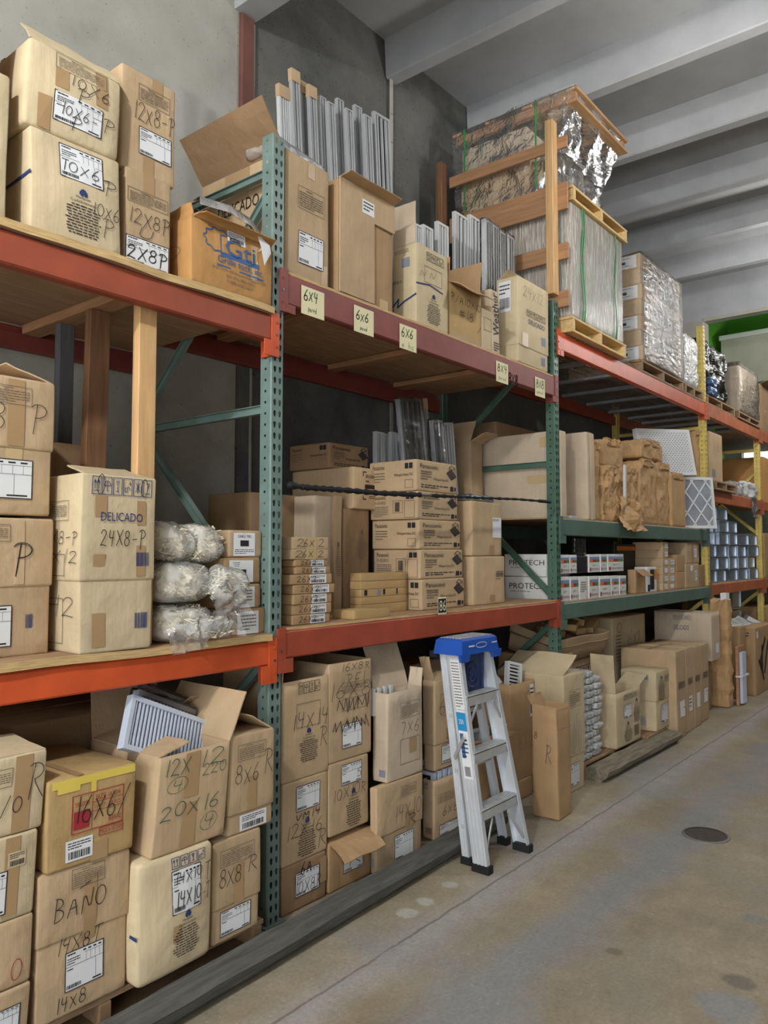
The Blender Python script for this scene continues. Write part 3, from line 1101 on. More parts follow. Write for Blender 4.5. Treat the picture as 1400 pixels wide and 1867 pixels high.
Z1L, Z1H, Z2L, Z2H, Z3H, ZG1, ZG2 = 1.275, 2.735, 1.292, 2.938, 3.295, 1.892, 1.267
wavy_board('plywood_deck', 'thick plywood board on the left-hand middle shelf', -2.5, -.005, -.028, 1.04, 1.243, .03, droop=.006)
wavy_board('plywood_deck', 'warped plywood board on the left-hand top shelf', -2.5, -.005, -.03, 1.04, 2.703, .03, droop=.012, seed=4)
wavy_board('plywood_deck', 'plywood board carrying the stacked fan cartons', .085, 2.79, .0, 1.04, 1.279, .012, droop=.002, seed=6)
wavy_board('plywood_deck', 'dark plywood board on the top shelf with size notes', .085, 2.79, .0, 1.04, 2.922, .014, droop=.004, seed=8)
wavy_board('plywood_deck', 'board under the brown paper bundles', 2.885, 6.44, .0, 1.04, 1.886, .005, droop=0, seed=9)
wavy_board('plywood_deck', 'board under the small white product boxes', 2.885, 6.44, .0, 1.04, 1.261, .005, droop=0, seed=9)
wavy_board('plywood_deck', 'board under the lowest row of metal boxes', 6.535, 8.84, .0, 1.04, 1.281, .005, droop=0, seed=9)
wavy_board('plywood_deck', 'board above the metal boxes', 6.535, 8.84, .0, 1.04, 2.331, .005, droop=0, seed=9)
for i, (x, w) in enumerate(((.55, .09), (1.5, .09), (2.25, .14))):
    o = MB().cbar((x, .05, 2.90), (x, 1.02, 2.90), w, .036, .004).build('shelf_joist', 'wood_plank')
    tag(o, ('wooden joist beneath the top shelf beside the near post', 'wooden joist beneath the middle of the top shelf', 'wide worn joist beneath the top shelf toward the second post')[i], 'joist')
# wire mesh decking under the wrapped pallets
t = thing('wire_deck', 'wire mesh deck beneath the shrink wrapped pallets', 'wire deck', (2.885, 0, 3.262))
mb = MB()
for k in range(70):
    mb.box(k * .0512, k * .0512 + .005, -.015, 1.03, .022, .027)
for k in range(12):
    mb.box(0, 3.55, k * .09, k * .09 + .005, .017, .022)
mb.build('wire_grid', 'wire_mesh', t)
for k in range(6):
    x = .3 + k * .6
    MB().box(x, x + .06, .04, 1.0, -.012, .016).build('support_channel', 'duct_grey', t)
t = thing('wire_deck', 'wire mesh deck beneath the black wrapped bundle', 'wire deck', (6.535, 0, 3.275))
mb = MB()
for k in range(45):
    mb.box(k * .0512, k * .0512 + .005, -.015, 1.03, .022, .027)
for k in range(12):
    mb.box(0, 2.3, k * .09, k * .09 + .005, .017, .022)
mb.build('wire_grid', 'wire_mesh', t)
for k in range(5):
    x = .25 + k * .45
    MB().box(x, x + .06, .04, 1.0, -.012, .016).build('support_channel', 'grille_silver', t)


def note(parent, px, py, px2, py2, lines, seed, y=-.0135):
    """cream paper note taped on a beam, with marker writing"""
    p0, p1 = AT(px, py, Y=y), AT(px2, py2, Y=y)
    loc = parent.location
    x0, z1, x1 = p0.x - loc.x, p0.z - loc.z, p1.x - loc.x
    z0 = z1 - .135 if lines else z1 - .1
    rng = random.Random(seed)
    S = Surf((x0, y - loc.y, z0), (1, 0, 0), (0, 0, 1), (0, -1, 0), x1 - x0, z1 - z0)
    mb = MB()
    s_quad(mb, S, 0, 0, 1, 1, .0008, 1, 1)
    o = mb.build('paper_note', 'paper_cream', parent, label='cream paper note with a handwritten grille size')
    mb = MB()
    for (u0, v0, u1, v1, s) in lines:
        s_hand(mb, S, u0, v0, u1, v1, s, .0016, .005 if v1 - v0 > .35 else .0022, rng)
    mb.build('handwriting', 'ink_green', o)


note(b2h, 549, 519, 591, 535, [(.12, .5, .68, .9, '6X4'), (.3, .08, .65, .36, 'pared')], 1)
note(b2h, 645, 555, 681, 570, [(.12, .45, .7, .85, '6X6'), (.3, .08, .65, .3, 'pared')], 2)
note(b2h, 728, 589, 759, 600, [(.12, .5, .75, .9, '6X6'), (.15, .05, .8, .35, 'techo')], 3)
note(b2h, 904, 657, 926, 667, [(.12, .5, .85, .9, '8X4'), (.2, .08, .8, .35, 'pared')], 4)
note(b2h, 975, 686, 993, 694, [(.12, .45, .85, .9, '8X8'), (.2, .08, .8, .35, 'pared')], 5)
# stencilled mark on the lower beam, marker 20 on the upper one
loc = b2l.location
p = AT(798, 1121, Y=-.0125)
S = Surf((p.x - loc.x, -.0125, p.z - loc.z), (1, 0, 0), (0, 0, 1), (0, -1, 0), .085, .10)
mb = MB(); s_quad(mb, S, 0, 0, 1, 1, .001, 1, 1)
o = mb.build('sticker', 'paper_cream', b2l, label='scratched black and white number sticker')
mb = MB(); s_quad(mb, S, .05, .1, .95, .9, .002, 1, 1); o2 = mb.build('print', 'ink_black', o)
mb = MB(); s_text(mb, S, .15, .2, .9, .8, '86', .003); mb.build('number', 'paper_cream', o)
loc = b2h.location
p = AT(927, 700, Y=-.0125)
S = Surf((p.x - loc.x, -.0125, p.z - loc.z), (1, 0, 0), (0, 0, 1), (0, -1, 0), .12, .08)
mb = MB(); s_hand(mb, S, 0, 0, 1, 1, '8X8', .001, .007, random.Random(3)); mb.build('handwriting', 'ink_black', b2h)

# ------------------------------------------------------------------ cartons


def rr_loop(w, d, r, n=8, inset=0.0):
    """rounded rectangle points, front edge at y = 0 going counter clockwise from above"""
    x0, x1, y0, y1 = -w / 2 + inset, w / 2 - inset, inset, d - inset
    r = max(.001, r)
    cs = [(x1 - r, y0 + r, -90), (x1 - r, y1 - r, 0), (x0 + r, y1 - r, 90), (x0 + r, y0 + r, 180)]
    pts = []
    arcs = []
    for cx, cy, a in cs:
        arcs.append([(cx + r * math.cos(math.radians(a + k * 45)), cy + r * math.sin(math.radians(a + k * 45))) for k in range(3)])
    for i in range(4):
        pts += arcs[i]
        p, q = arcs[i][-1], arcs[(i + 1) % 4][0]
        for k in range(1, n):
            pts.append((p[0] + (q[0] - p[0]) * k / n, p[1] + (q[1] - p[1]) * k / n))
    return pts


def body_mesh(w, d, z0, z1, warp, r=.006, open_top=False, t=.006, grow=0.0, nz=6):
    mb = MB()
    rows = [(z0, r), (z0 + r * .6, r * .25), (z0 + r * 1.4, 0)]
    rows += [(z0 + (z1 - z0) * k / nz, 0) for k in range(1, nz)]
    if open_top:
        rows += [(z1, 0)]
    else:
        rows += [(z1 - r * 1.4, 0), (z1 - r * .6, r * .25), (z1, r)]
    g = -grow
    loops = [[Vector((x, y, z)) for x, y in rr_loop(w, d, r, 8, ins * .6 + g)] for z, ins in rows]
    if open_top:
        loops += [[Vector((x, y, z)) for x, y in rr_loop(w, d, r, 8, t)] for z in (z1, z1 - .12, z1 - .3 if z1 - z0 > .4 else z1 - .2)]
    n = len(loops[0])
    vs = [warp(p) for l in loops for p in l]
    fs = []
    for j in range(len(loops) - 1):
        for i in range(n):
            i2 = (i + 1) % n
            fs.append((j * n + i, j * n + i2, (j + 1) * n + i2, (j + 1) * n + i))
    fs.append(tuple(range(n))[::-1])
    fs.append(tuple((len(loops) - 1) * n + i for i in range(n)))
    return mb.add(vs, fs)


def flap_mesh(p, along, out, up, length, ang, warp, taper=.0, curl=.0, seed=0, th=.005):
    """cardboard flap hinged on an edge: ang 0 = closed, 90 = upright, 180 = flat outward"""
    nu, nv = 8, 4
    a = math.radians(ang)
    along, inn, up = Vector(along), -Vector(out), Vector(up)
    d = inn * math.cos(a) + up * math.sin(a)
    nrm = inn * -math.sin(a) + up * math.cos(a)
    top, bot = [], []
    for j in range(nv + 1):
        t = j / nv
        for i in range(nu + 1):
            s = i / nu
            k = taper * t
            q = Vector(p) + along * (k + s * (1 - 2 * k)) + d * (length * t)
            c = curl * t * t + .012 * t * noise.noise(Vector((s * 2.5, t * 2, seed * 3.3)))
            q = q + nrm * c
            top.append(q + nrm * th / 2)
            bot.append(q - nrm * th / 2)
    n = (nu + 1) * (nv + 1)
    vs = [v if warp is None else v for v in top + bot]
    fs = []
    for j in range(nv):
        for i in range(nu):
            a0 = j * (nu + 1) + i
            fs.append((a0, a0 + 1, a0 + nu + 2, a0 + nu + 1))
            fs.append((n + a0, n + a0 + nu + 1, n + a0 + nu + 2, n + a0 + 1))
    rim = [i for i in range(nu + 1)] + [j * (nu + 1) + nu for j in range(1, nv + 1)] + \
          [nv * (nu + 1) + i for i in range(nu - 1, -1, -1)] + [j * (nu + 1) for j in range(nv - 1, 0, -1)]
    for k in range(len(rim)):
        a0, b0 = rim[k], rim[(k + 1) % len(rim)]
        fs.append((b0, a0, n + a0, n + b0))
    return MB().add(vs, fs)


SEED = [0]
INKS = {'k': 'ink_black', 'n': 'ink_navy', 'g': 'ink_green', 'r': 'ink_red', 'y': 'ink_grey', 'b': 'ink_blue', 's': 'ink_slate', 'w': 'paper_white', 'o': 'ink_orange', 'l': 'ink_leaf', 't': 'ink_teal', 'd': 'dark_void'}


def carton(label, x0, x1, y0, d, z0, z1, mat='kraft', rot=0.0, lean=(0, 0), lid=None, open_top=False, flaps=(), dec=(), warp=.004,
           bulge=.0, name='carton', cat='box', group=None, seam=True, pitch=0.0, r=.007, nz=9):
    SEED[0] += 1
    sd = SEED[0]
    rng = random.Random(sd)
    w, h = x1 - x0, z1 - z0
    t = thing(name, label, cat, ((x0 + x1) / 2, y0, z0), (math.radians(pitch), 0, math.radians(rot)), group)

    def wp(p):
        p = Vector(p)
        k = min(1.0, max(0.0, p.z / h))
        nv = noise.noise_vector(Vector((p.x * 3.1, p.y * 3.1, p.z * 3.1)) + Vector((sd * 7.3, 0, 0)))
        q = p + Vector((nv.x * warp, nv.y * warp, nv.z * warp * .6 * k))
        q.x += lean[0] * k
        q.y += lean[1] * k
        if bulge:
            u = min(1, max(0, p.x / w + .5))
            f = max(0, 1 - p.y / d)
            q.y -= bulge * math.sin(math.pi * u) * math.sin(math.pi * k) * f
            f2 = max(0, .5 - p.x / w)
            v = min(1, max(0, p.y / d))
            q.x -= bulge * .6 * math.sin(math.pi * v) * math.sin(math.pi * k) * f2
        return q
    ZS = lid * h if lid else None
    if lid:
        body_mesh(w, d, 0, h - .01, wp, r, nz=nz).build('body', mat, t, smooth=True)
        body_mesh(w, d, ZS, h, wp, r, grow=.0055, nz=4).build('lid', mat, t, smooth=True)
        lift = lambda q: .0065 if q.z > ZS else 0.0
    else:
        body_mesh(w, d, 0, h, wp, r, open_top=open_top, nz=nz).build('body', mat, t, smooth=True)
        lift = None
    for (e, ln, ang, *rest) in flaps:
        tp = rest[0] if rest else .03
        cu = rest[1] if len(rest) > 1 else 0.0
        fm = rest[2] if len(rest) > 2 else mat
        hz = h + .001
        L = Vector((lean[0], lean[1], 0))
        if e == 'F':
            fb = flap_mesh(Vector((-w / 2 + .004, .003, hz)) + L, (w - .008, 0, 0), (0, -1, 0), (0, 0, 1), ln, ang, None, tp, cu, sd)
        elif e == 'B':
            fb = flap_mesh(Vector((-w / 2 + .004, d - .003, hz)) + L, (w - .008, 0, 0), (0, 1, 0), (0, 0, 1), ln, ang, None, tp, cu, sd)
        elif e == 'L':
            fb = flap_mesh(Vector((-w / 2 + .003, .004, hz)) + L, (0, d - .008, 0), (-1, 0, 0), (0, 0, 1), ln, ang, None, tp, cu, sd)
        else:
            fb = flap_mesh(Vector((w / 2 - .003, .004, hz)) + L, (0, d - .008, 0), (1, 0, 0), (0, 0, 1), ln, ang, None, tp, cu, sd)
        fb.build('flap', fm, t, smooth=False)
    if seam and not open_top and not lid:
        mb = MB()
        S = Surf((-w / 2, 0, h), (1, 0, 0), (0, 1, 0), (0, 0, 1), w, d, wp)
        s_quad(mb, S, .01, .46, .99, .54, .0012)
        mb.build('tape', 'tape', t)
    surfs = {'F': Surf((-w / 2, 0, 0), (1, 0, 0), (0, 0, 1), (0, -1, 0), w, h, wp, lift),
             'L': Surf((-w / 2, d, 0), (0, -1, 0), (0, 0, 1), (-1, 0, 0), d, h, wp, lift),
             'T': Surf((-w / 2, 0, h), (1, 0, 0), (0, 1, 0), (0, 0, 1), w, d, wp)}
    prints = []

    def ink(c, kind):
        mb = MB()
        prints.append((c, kind, mb))
        return mb
    O = .0028
    for it in dec:
        k, fc, u0, v0, u1, v1 = it[:6]
        a = it[6:]
        S = surfs[fc]
        if k == 'tape':
            mb = MB()
            s_quad(mb, S, u0, v0, u1, v1, .002)
            mb.build('tape', a[0] if a else 'tape', t)
        elif k in ('ship', 'stick'):
            mb = MB()
            s_quad(mb, S, u0, v0, u1, v1, O)
            lo = mb.build('label', a[0] if a else 'paper_white', t)
            pm = MB()
            o2 = O + .0008
            U = lambda x: u0 + (u1 - u0) * x
            V = lambda y: v0 + (v1 - v0) * y
            if k == 'ship':
                s_frame(pm, S, u0, v0, u1, v1, .003, o2)
                s_line(pm, S, [(U(0), V(.62)), (U(1), V(.62))], .0012, o2)
                s_line(pm, S, [(U(.8), V(.08)), (U(.8), V(.62))], .001, o2)
                s_line(pm, S, [(U(.5), V(.85)), (U(1), V(.85))], .001, o2)
                for q in range(5):
                    s_line(pm, S, [(U(.42 + q * .12), V(.62)), (U(.42 + q * .12), V(.85))], .0008, o2) if q else None
                s_para(pm, S, U(.05), V(.88), U(.4), V(.98), 1, o2, rng)
                s_para(pm, S, U(.05), V(.66), U(.38), V(.85), 3, o2, rng)
                for q in range(4):
                    s_quad(pm, S, U(.46 + q * .135), V(.9), U(.54 + q * .135), V(.94), o2, 1, 1)
                s_para(pm, S, U(.05), V(.5), U(.3), V(.58), 1, o2, rng)
                s_bar(pm, S, U(.04), V(.05), U(.42), V(.15), o2, rng)
                s_quad(pm, S, U(.72), V(.05), U(.95), V(.09), o2, 1, 1)
            else:
                s_para(pm, S, U(.08), V(.55), U(.92), V(.92), 3, o2, rng)
                s_bar(pm, S, U(.1), V(.1), U(.9), V(.45), o2, rng)
            pm.build('print', 'ink_black', lo)
        elif k == 'para':
            mb = ink('y', 'printing')
            s_frame(mb, S, u0, v0, u1, v1, .002, O)
            U = lambda x: u0 + (u1 - u0) * x
            V = lambda y: v0 + (v1 - v0) * y
            s_para(mb, S, U(.3), V(.82), U(.7), V(.95), 1, O, rng)
            s_para(mb, S, U(.05), V(.08), U(.95), V(.8), a[0] if a else 6, O, rng)
        elif k == 'man':
            c = a[0] if a else 'k'
            mb = ink(c, 'printing')
            U = lambda x: u0 + (u1 - u0) * x
            V = lambda y: v0 + (v1 - v0) * y
            n2 = ink('n' if c == 'k' else c, 'printing')
            P6 = [(U(.5 + .05 * math.cos(q * math.pi / 4)), V(.94 + .035 * math.sin(q * math.pi / 4))) for q in range(9)]
            s_line(n2, S, P6, .008, O)
            s_line(n2, S, [(U(.43), V(.93)), (U(.42), V(.89)), (U(.46), V(.86))], .008, O)
            s_line(n2, S, [(U(.57), V(.93)), (U(.58), V(.89)), (U(.54), V(.86))], .008, O)
            s_text(mb, S, U(.3), V(.765), U(.7), V(.83), 'Manipular', O)
            s_text(mb, S, U(.17), V(.69), U(.83), V(.75), 'Cuidadosamente', O)
            s_para(mb, S, U(0), V(0), U(1), V(.66), 11, O, rng, True)
        elif k == 'lines':
            s_para(ink(a[1] if len(a) > 1 else 'y', 'printing'), S, u0, v0, u1, v1, a[0], O, rng, len(a) > 2)
        elif k == 'hand':
            c = a[1] if len(a) > 1 else 'k'
            s_hand(ink(c, 'handwriting'), S, u0, v0, u1, v1, a[0], O + .0016, (a[2] if len(a) > 2 else .0052) * .5, rng)
        elif k == 'txt':
            s_text(ink(a[1] if len(a) > 1 else 'k', 'printing'), S, u0, v0, u1, v1, a[0], O + .0008, 0, a[2] if len(a) > 2 else 0)
        elif k == 'bar':
            s_bar(ink(a[0] if a else 'n', 'printing'), S, u0, v0, u1, v1, O, rng)
        elif k == 'icons':
            s_icons(ink(a[1] if len(a) > 1 else 'n', 'printing'), S, u0, v0, u1, v1, a[0], O)
        elif k == 'rect':
            s_frame(ink(a[0] if a else 'y', 'printing'), S, u0, v0, u1, v1, a[1] if len(a) > 1 else .0025, O)
        elif k == 'fill':
            s_quad(ink(a[0], 'printing'), S, u0, v0, u1, v1, O + (a[1] if len(a) > 1 else 0))
        elif k == 'line':
            s_line(ink(a[0], 'printing'), S, a[2], a[1], O)
        elif k == 'scrib':
            n = 16
            pts = [(u0 + (u1 - u0) * (q / n + rng.uniform(-.06, .06)), v0 + (v1 - v0) * ((q % 2) + rng.uniform(-.2, .2))) for q in range(n + 1)]
            s_line(ink('k', 'handwriting'), S, pts, .004, O + .0016)
        elif k == 'fan':
            # drawing of a ceiling fan unit
            mb = ink('k', 'printing')
            U = lambda x, y: (u0 + (u1 - u0) * x, v0 + (v1 - v0) * y)
            for q in range(9):
                s_line(mb, S, [U(.05 + q * .055, .5 - q * .045), U(.5 + q * .055, .72 - q * .045)], .005, O)
            s_line(mb, S, [U(.05, .5), U(.5, .1), U(1, .35), U(.5, .75), U(.05, .5)], .004, O)
            s_line(mb, S, [U(.3, .62), U(.3, .85), U(.55, 1), U(.85, .85), U(.85, .5)], .004, O)
            s_line(mb, S, [U(.3, .85), U(.6, .72), U(.85, .85)], .004, O)
    for c, kind, mb in prints:
        if mb.f:
            mb.build(kind, INKS[c], t)
    return t


def CX(label, pl, pr, pt, Y, z0, d=.45, pb=None, **k):
    """carton whose front face spans photo columns pl..pr, its front left top corner at row pt, in the plane y = Y"""
    a, b = AT(pl, pt, Y=Y), AT(pr, pt, Y=Y)
    if pb is not None:
        d = AT(pb, pt, X=a.x).y - Y
    carton(label, a.x, b.x, Y, d, z0, a.z, **k)
    return a.x, b.x, a.z

# ================================================================== left bay, top shelf
xa, xb, zA1 = CX('kraft carton marked 10x6 P with care text, on left-hand top shelf board', 60, 224, 228, .0, Z1H, d=.42, mat='kraft_light', lean=(-.012, 0), bulge=.012, warp=.007, dec=[
    ('ship', 'F', .3, .62, .78, .94), ('man', 'F', .33, .08, .76, .55), ('hand', 'F', .34, .68, .86, .8, '10X6-'), ('hand', 'F', .80, .58, .94, .74, 'P'),
    ('hand', 'F', .66, .34, .97, .48, '10X6'), ('hand', 'F', .77, .14, .9, .34, 'P'), ('line', 'L', 0, 0, 1, 1, 'n', .012, [(.55, .5), (.75, .52), (1, .56)])])
CX('worn kraft carton marked 10x6 P with folded top flap, topmost at the far left', 46, 217, 62, .0, zA1 + .002, d=.42, mat='kraft_light', lean=(.012, 0), bulge=.02, warp=.012, r=.012, flaps=[('F', .12, 60, .02, -.03)], dec=[
    ('ship', 'F', .27, .17, .78, .5), ('para', 'F', .27, .78, .82, .96, 8), ('hand', 'F', .44, .62, .84, .77, '10X6'), ('hand', 'F', .5, .46, .62, .64, 'P'),
    ('hand', 'F', .36, .26, .72, .4, '10X6-'), ('hand', 'F', .46, .12, .56, .28, 'P'), ('hand', 'F', .8, .26, .92, .44, 'P'), ('tape', 'F', .27, .55, .41, .78), ('tape', 'F', .12, .02, .25, .4), ('tape', 'F', .7, .55, .84, .98)])
xa, xb, zA4 = CX('kraft carton marked 12x8 P beside the orange-brown logo carton', 229, 312, 301, .03, Z1H, d=.4, mat='kraft', dec=[
    ('ship', 'F', .02, .02, .95, .3), ('para', 'F', .04, .66, .92, .8, 6), ('hand', 'F', .1, .42, .95, .6, '12X8P'), ('hand', 'F', .3, .32, .6, .42, 'U'), ('hand', 'F', .05, .06, .9, .22, '2X8P', 'k', .008), ('tape', 'F', .38, .78, .62, 1)])
CX('kraft carton marked 12x8 P in shadow, upper of the pair beside the logo carton', 222, 321, 112, .05, zA4 + .002, d=.4, mat='kraft', dec=[
    ('ship', 'F', .32, .2, .92, .46), ('para', 'F', .3, .72, .88, .88, 7), ('hand', 'F', .24, .5, .98, .7, '12X8-P'), ('tape', 'F', .55, .85, .75, 1), ('tape', 'F', .4, .02, .6, .2)])
p = AT(19, 140, Y=.0)
carton('pale kraft carton cut by the left edge of the photo, top shelf', p.x - .42, p.x, .0, .4, Z1H, p.z, mat='kraft_light', dec=[('tape', 'F', .4, .1, .6, .9)])
carton('brown kraft carton at the left edge, on top of the pale one', p.x - .46, p.x - .03, .02, .38, p.z + .002, p.z + .4, mat='kraft_orange')

xa, xb, zA5 = CX('torn orange-brown carton with blue gear logo at the shelf corner', 352, 497, 392, -.02, Z1H, d=.30, name='logo_carton', mat='kraft_orange', open_top=True, warp=.012, bulge=.012,
    flaps=[('F', .05, 140, .05, .03), ('R', .045, 200, .1, .02), ('L', .07, 60, .12, .02)], dec=[
    ('txt', 'F', .18, .93, .26, .96, 'SIZE', 'y'), ('txt', 'F', .18, .85, .25, .88, 'QTY', 'y'),
    ('txt', 'F', .28, .40, .86, .53, 'Grille tech, inc.', 'b'), ('line', 'F', 0, 0, 1, 1, 'b', .007, [(.28, .375), (.86, .375)]),
    ('txt', 'F', .22, .30, .9, .345, '8101 N.W. 60 Avenue, Miami, FL 33166', 'y'), ('txt', 'F', .38, .225, .74, .265, 'Tel: 305-887-0051', 'y'), ('txt', 'F', .4, .15, .72, .19, '1-888-542-2222', 'y'),
    ('txt', 'F', .37, .58, .74, .84, 'Gti', 'b'),
    ('line', 'F', 0, 0, 1, 1, 'b', .005, [(.32, .54), (.32, .86), (.5, .88)]), ('line', 'F', 0, 0, 1, 1, 'b', .02, [(.33, .555), (.78, .56)]),
    ('line', 'F', 0, 0, 1, 1, 'b', .005, [(.3 + .15 * math.cos(math.radians(a)) * (1 + .14 * (i % 4 < 2)), .76 + .17 * math.sin(math.radians(a)) * (1 + .14 * (i % 4 < 2))) for i, a in enumerate(range(30, 300, 9))]),
    ('stick', 'F', .4, .8, .62, .985), ('tape', 'F', .7, .3, .78, .9, 'tape_clear'), ('hand', 'L', .3, .4, .8, .6, 'o', 'y')])
# plastic bag edge and a sheet of paper sticking out of the torn carton
mb = MB()
pts = [AT(365, 372, Y=-.0), AT(420, 388, Y=-.03), AT(458, 412, Y=-.045), AT(486, 452, Y=-.05), AT(478, 470, Y=-.055)]
top = [p + Vector((0, .05, .03)) for p in pts]
vs, fs = [], []
for i, (a, b) in enumerate(zip(pts, top)):
    vs += [a, (a + b) / 2 + Vector((0, -.02, .02)), b]
for i in range(len(pts) - 1):
    for k in range(2):
        fs.append((i * 3 + k, (i + 1) * 3 + k, (i + 1) * 3 + k + 1, i * 3 + k + 1))
o = MB().add(vs, fs).build('plastic_sheet', 'film_bag', smooth=True)
tag(o, 'grey plastic liner spilling from the torn orange-brown carton', 'plastic sheet')
q = [AT(468, 425, Y=-.05), AT(492, 448, Y=-.05), AT(494, 462, Y=-.05), AT(482, 484, Y=-.06), AT(476, 450, Y=-.055)]
o = MB().add(q + [v + Vector((0, .001, 0)) for v in q], [(0, 1, 2, 3, 4), (9, 8, 7, 6, 5)]).build('paper_sheet', 'paper_white')
tag(o, 'curled white paper sheet hanging from the torn orange-brown carton', 'paper')

# ================================================================== left bay, middle shelf
p = AT(115, 945, Y=.02)
xG2 = p.x
carton('telescoping carton marked 8 with doubled outline, at the left edge of the middle shelf', p.x - .62, p.x, .1, .5, Z1L, AT(112, 948, Y=.1).z, mat='kraft', lid=.5, dec=[
    ('para', 'F', .49, .83, .76, .95, 6), ('tape', 'F', .78, .52, .84, .98, 'kraft'), ('hand', 'F', .40, .6, .64, .76, 'XX8', 'k', .007), ('hand', 'F', .41, .61, .65, .75, 'XX8', 'k', .004), ('hand', 'F', .78, .58, .88, .82, 'P', 'k', .006), ('hand', 'F', .785, .6, .875, .81, 'P', 'k', .004),
    ('ship', 'F', .3, .08, .78, .37), ('bar', 'F', .86, .2, .9, .3)])
zz = AT(112, 948, Y=.1).z
a = AT(96, 700, Y=.1)
carton('telescoping carton marked 8 P, on top of the stack at the left edge', a.x - .58, a.x, .1, .5, zz + .012, a.z, mat='kraft', lid=.48, flaps=[('R', .16, 20, .05)], dec=[
    ('para', 'F', .62, .8, .86, .93, 5), ('tape', 'F', .72, .5, .82, .98), ('hand', 'F', .6, .6, .7, .8, '8'), ('hand', 'F', .86, .6, .95, .82, 'P'), ('ship', 'F', .35, .12, .88, .4), ('tape', 'F', .72, .3, .82, .48, 'tape_clear')])
xa, xb, zG3 = CX('two-part carton marked DELICADO 24x8-P beside the bag of cable ties', 151, 281, 862, -.03, Z1L, d=.37, mat='kraft_light', lid=.4, warp=.006, dec=[
    ('icons', 'F', .1, .885, .95, .985, 6), ('txt', 'F', .24, .735, .82, .785, 'DELICADO', 'n'), ('hand', 'F', .24, .58, .86, .69, '24X8-P', 'k', .006), ('tape', 'F', .16, .4, .32, .55), ('tape', 'F', .16, .76, .32, .88), ('tape', 'F', .74, .42, .87, .6), ('tape', 'F', .74, .72, .87, .86),
    ('bar', 'F', .74, .48, .92, .56, 'n'), ('bar', 'F', .74, .12, .93, .21, 'n'), ('tape', 'F', .16, .03, .34, .22), ('para', 'L', .15, .74, .8, .85, 8), ('hand', 'L', .5, .6, .98, .68, 'X8-P'), ('hand', 'L', .5, .5, .98, .58, 'X12'), ('rect', 'L', .2, .43, .75, .55), ('hand', 'L', .4, .2, .9, .32, 'H2'), ('rect', 'L', .05, .05, .7, .3),
    ('hand', 'F', .17, .88, .28, 1.0, 'o'), ('hand', 'F', .78, .88, .88, .99, 'o')], flaps=[('F', .16, 14, .08)])
CX('small dark carton standing behind the DELICADO carton on the middle shelf', 100, 188, 806, .5, Z1L, d=.17, mat='kraft_dark', dec=[('hand', 'F', .7, .8, .95, .95, 'D', 'y')], flaps=[('R', .1, 100)])
for x, y, w, dx, mt, lb in ((-.603, .075, .08, 0, 'wood_pine', 'pale pine stud nearest the aisle on the left-hand middle shelf'),
                            (-.625, .42, .095, .022, 'wood_brown', 'brown stained stud between the pine stud and the grey stud'),
                            (-.59, .72, .07, 0, 'wood_grey', 'grey weathered stud at the back of the left-hand middle shelf')):
    o = MB().cbar((0, 0, 0), (dx, 0, 2.655 - Z1L), w, .045, .003, (0, 1, 0)).build('wooden_stud', mt, loc=(x, y, Z1L))
    tag(o, lb, 'wood stud')
o = MB().cbar((0, 0, 0), (0, .95, 0), .09, .042, .003).build('wooden_header', 'wood_plank', loc=(-.6, .06, 2.679))
tag(o, 'wooden header plank laid across the tops of the three studs', 'plank')


def rounded_grid(w, d, h, n, r):
    """closed box surface of n x n patches per side with rounded edges, centred on x, front at y = 0"""
    vs, fs, idx = [], [], {}

    def vid(p):
        k = tuple(round(c, 5) for c in p)
        if k not in idx:
            idx[k] = len(vs)
            vs.append(Vector(p))
        return idx[k]
    H = Vector((w / 2, d / 2, h / 2))
    for ax in range(3):
        for sg in (-1, 1):
            for i in range(n):
                for j in range(n):
                    q = []
                    for a, b in ((i, j), (i + 1, j), (i + 1, j + 1), (i, j + 1)):
                        p = [0, 0, 0]
                        p[ax] = sg
                        p[(ax + 1) % 3] = (a / n * 2 - 1) * sg
                        p[(ax + 2) % 3] = b / n * 2 - 1
                        q.append(vid(Vector((p[0] * H.x, p[1] * H.y, p[2] * H.z))))
                    fs.append(tuple(q))
    out = []
    for p in vs:
        c = Vector([max(-H[i] + r, min(H[i] - r, p[i])) for i in range(3)])
        dlt = p - c
        if dlt.length > 1e-9:
            p = c + dlt.normalized() * r
        out.append(p + Vector((0, d / 2, h / 2)))
    return out, fs


def ridged(p, s, o):
    v = 0.0
    a = 1.0
    for k in range(3):
        v += a * (1 - abs(noise.noise(p * s + o)) * 2)
        s *= 2.1
        a *= .5
    return v / 1.75


def crumple(w, d, h, amp, freq, seed, n=14, r=.03, shape=None):
    """crumpled soft package: ridged creases pushed along the outward direction"""
    vs, fs = rounded_grid(w, d, h, n, min(r, w * .45, d * .45, h * .45))
    o = Vector((seed * 5.7, seed * 1.3, 0))
    c = Vector((0, d / 2, h / 2))
    out = []
    for p in vs:
        e = (p - c)
        e = Vector((e.x / w, e.y / d, e.z / h))
        m = max(abs(e.x), abs(e.y), abs(e.z))
        nrm = Vector([v if abs(v) > m * .82 else 0 for v in e]).normalized()
        k = min(1.0, p.z / (h * .2) + .1)
        q = p + nrm * (ridged(p, freq, o) - .55) * amp * (k if nrm.z < -.3 else 1)
        if shape:
            q = shape(q)
        q.z = max(0.0, q.z)
        out.append(q)
    return MB().add(out, fs)


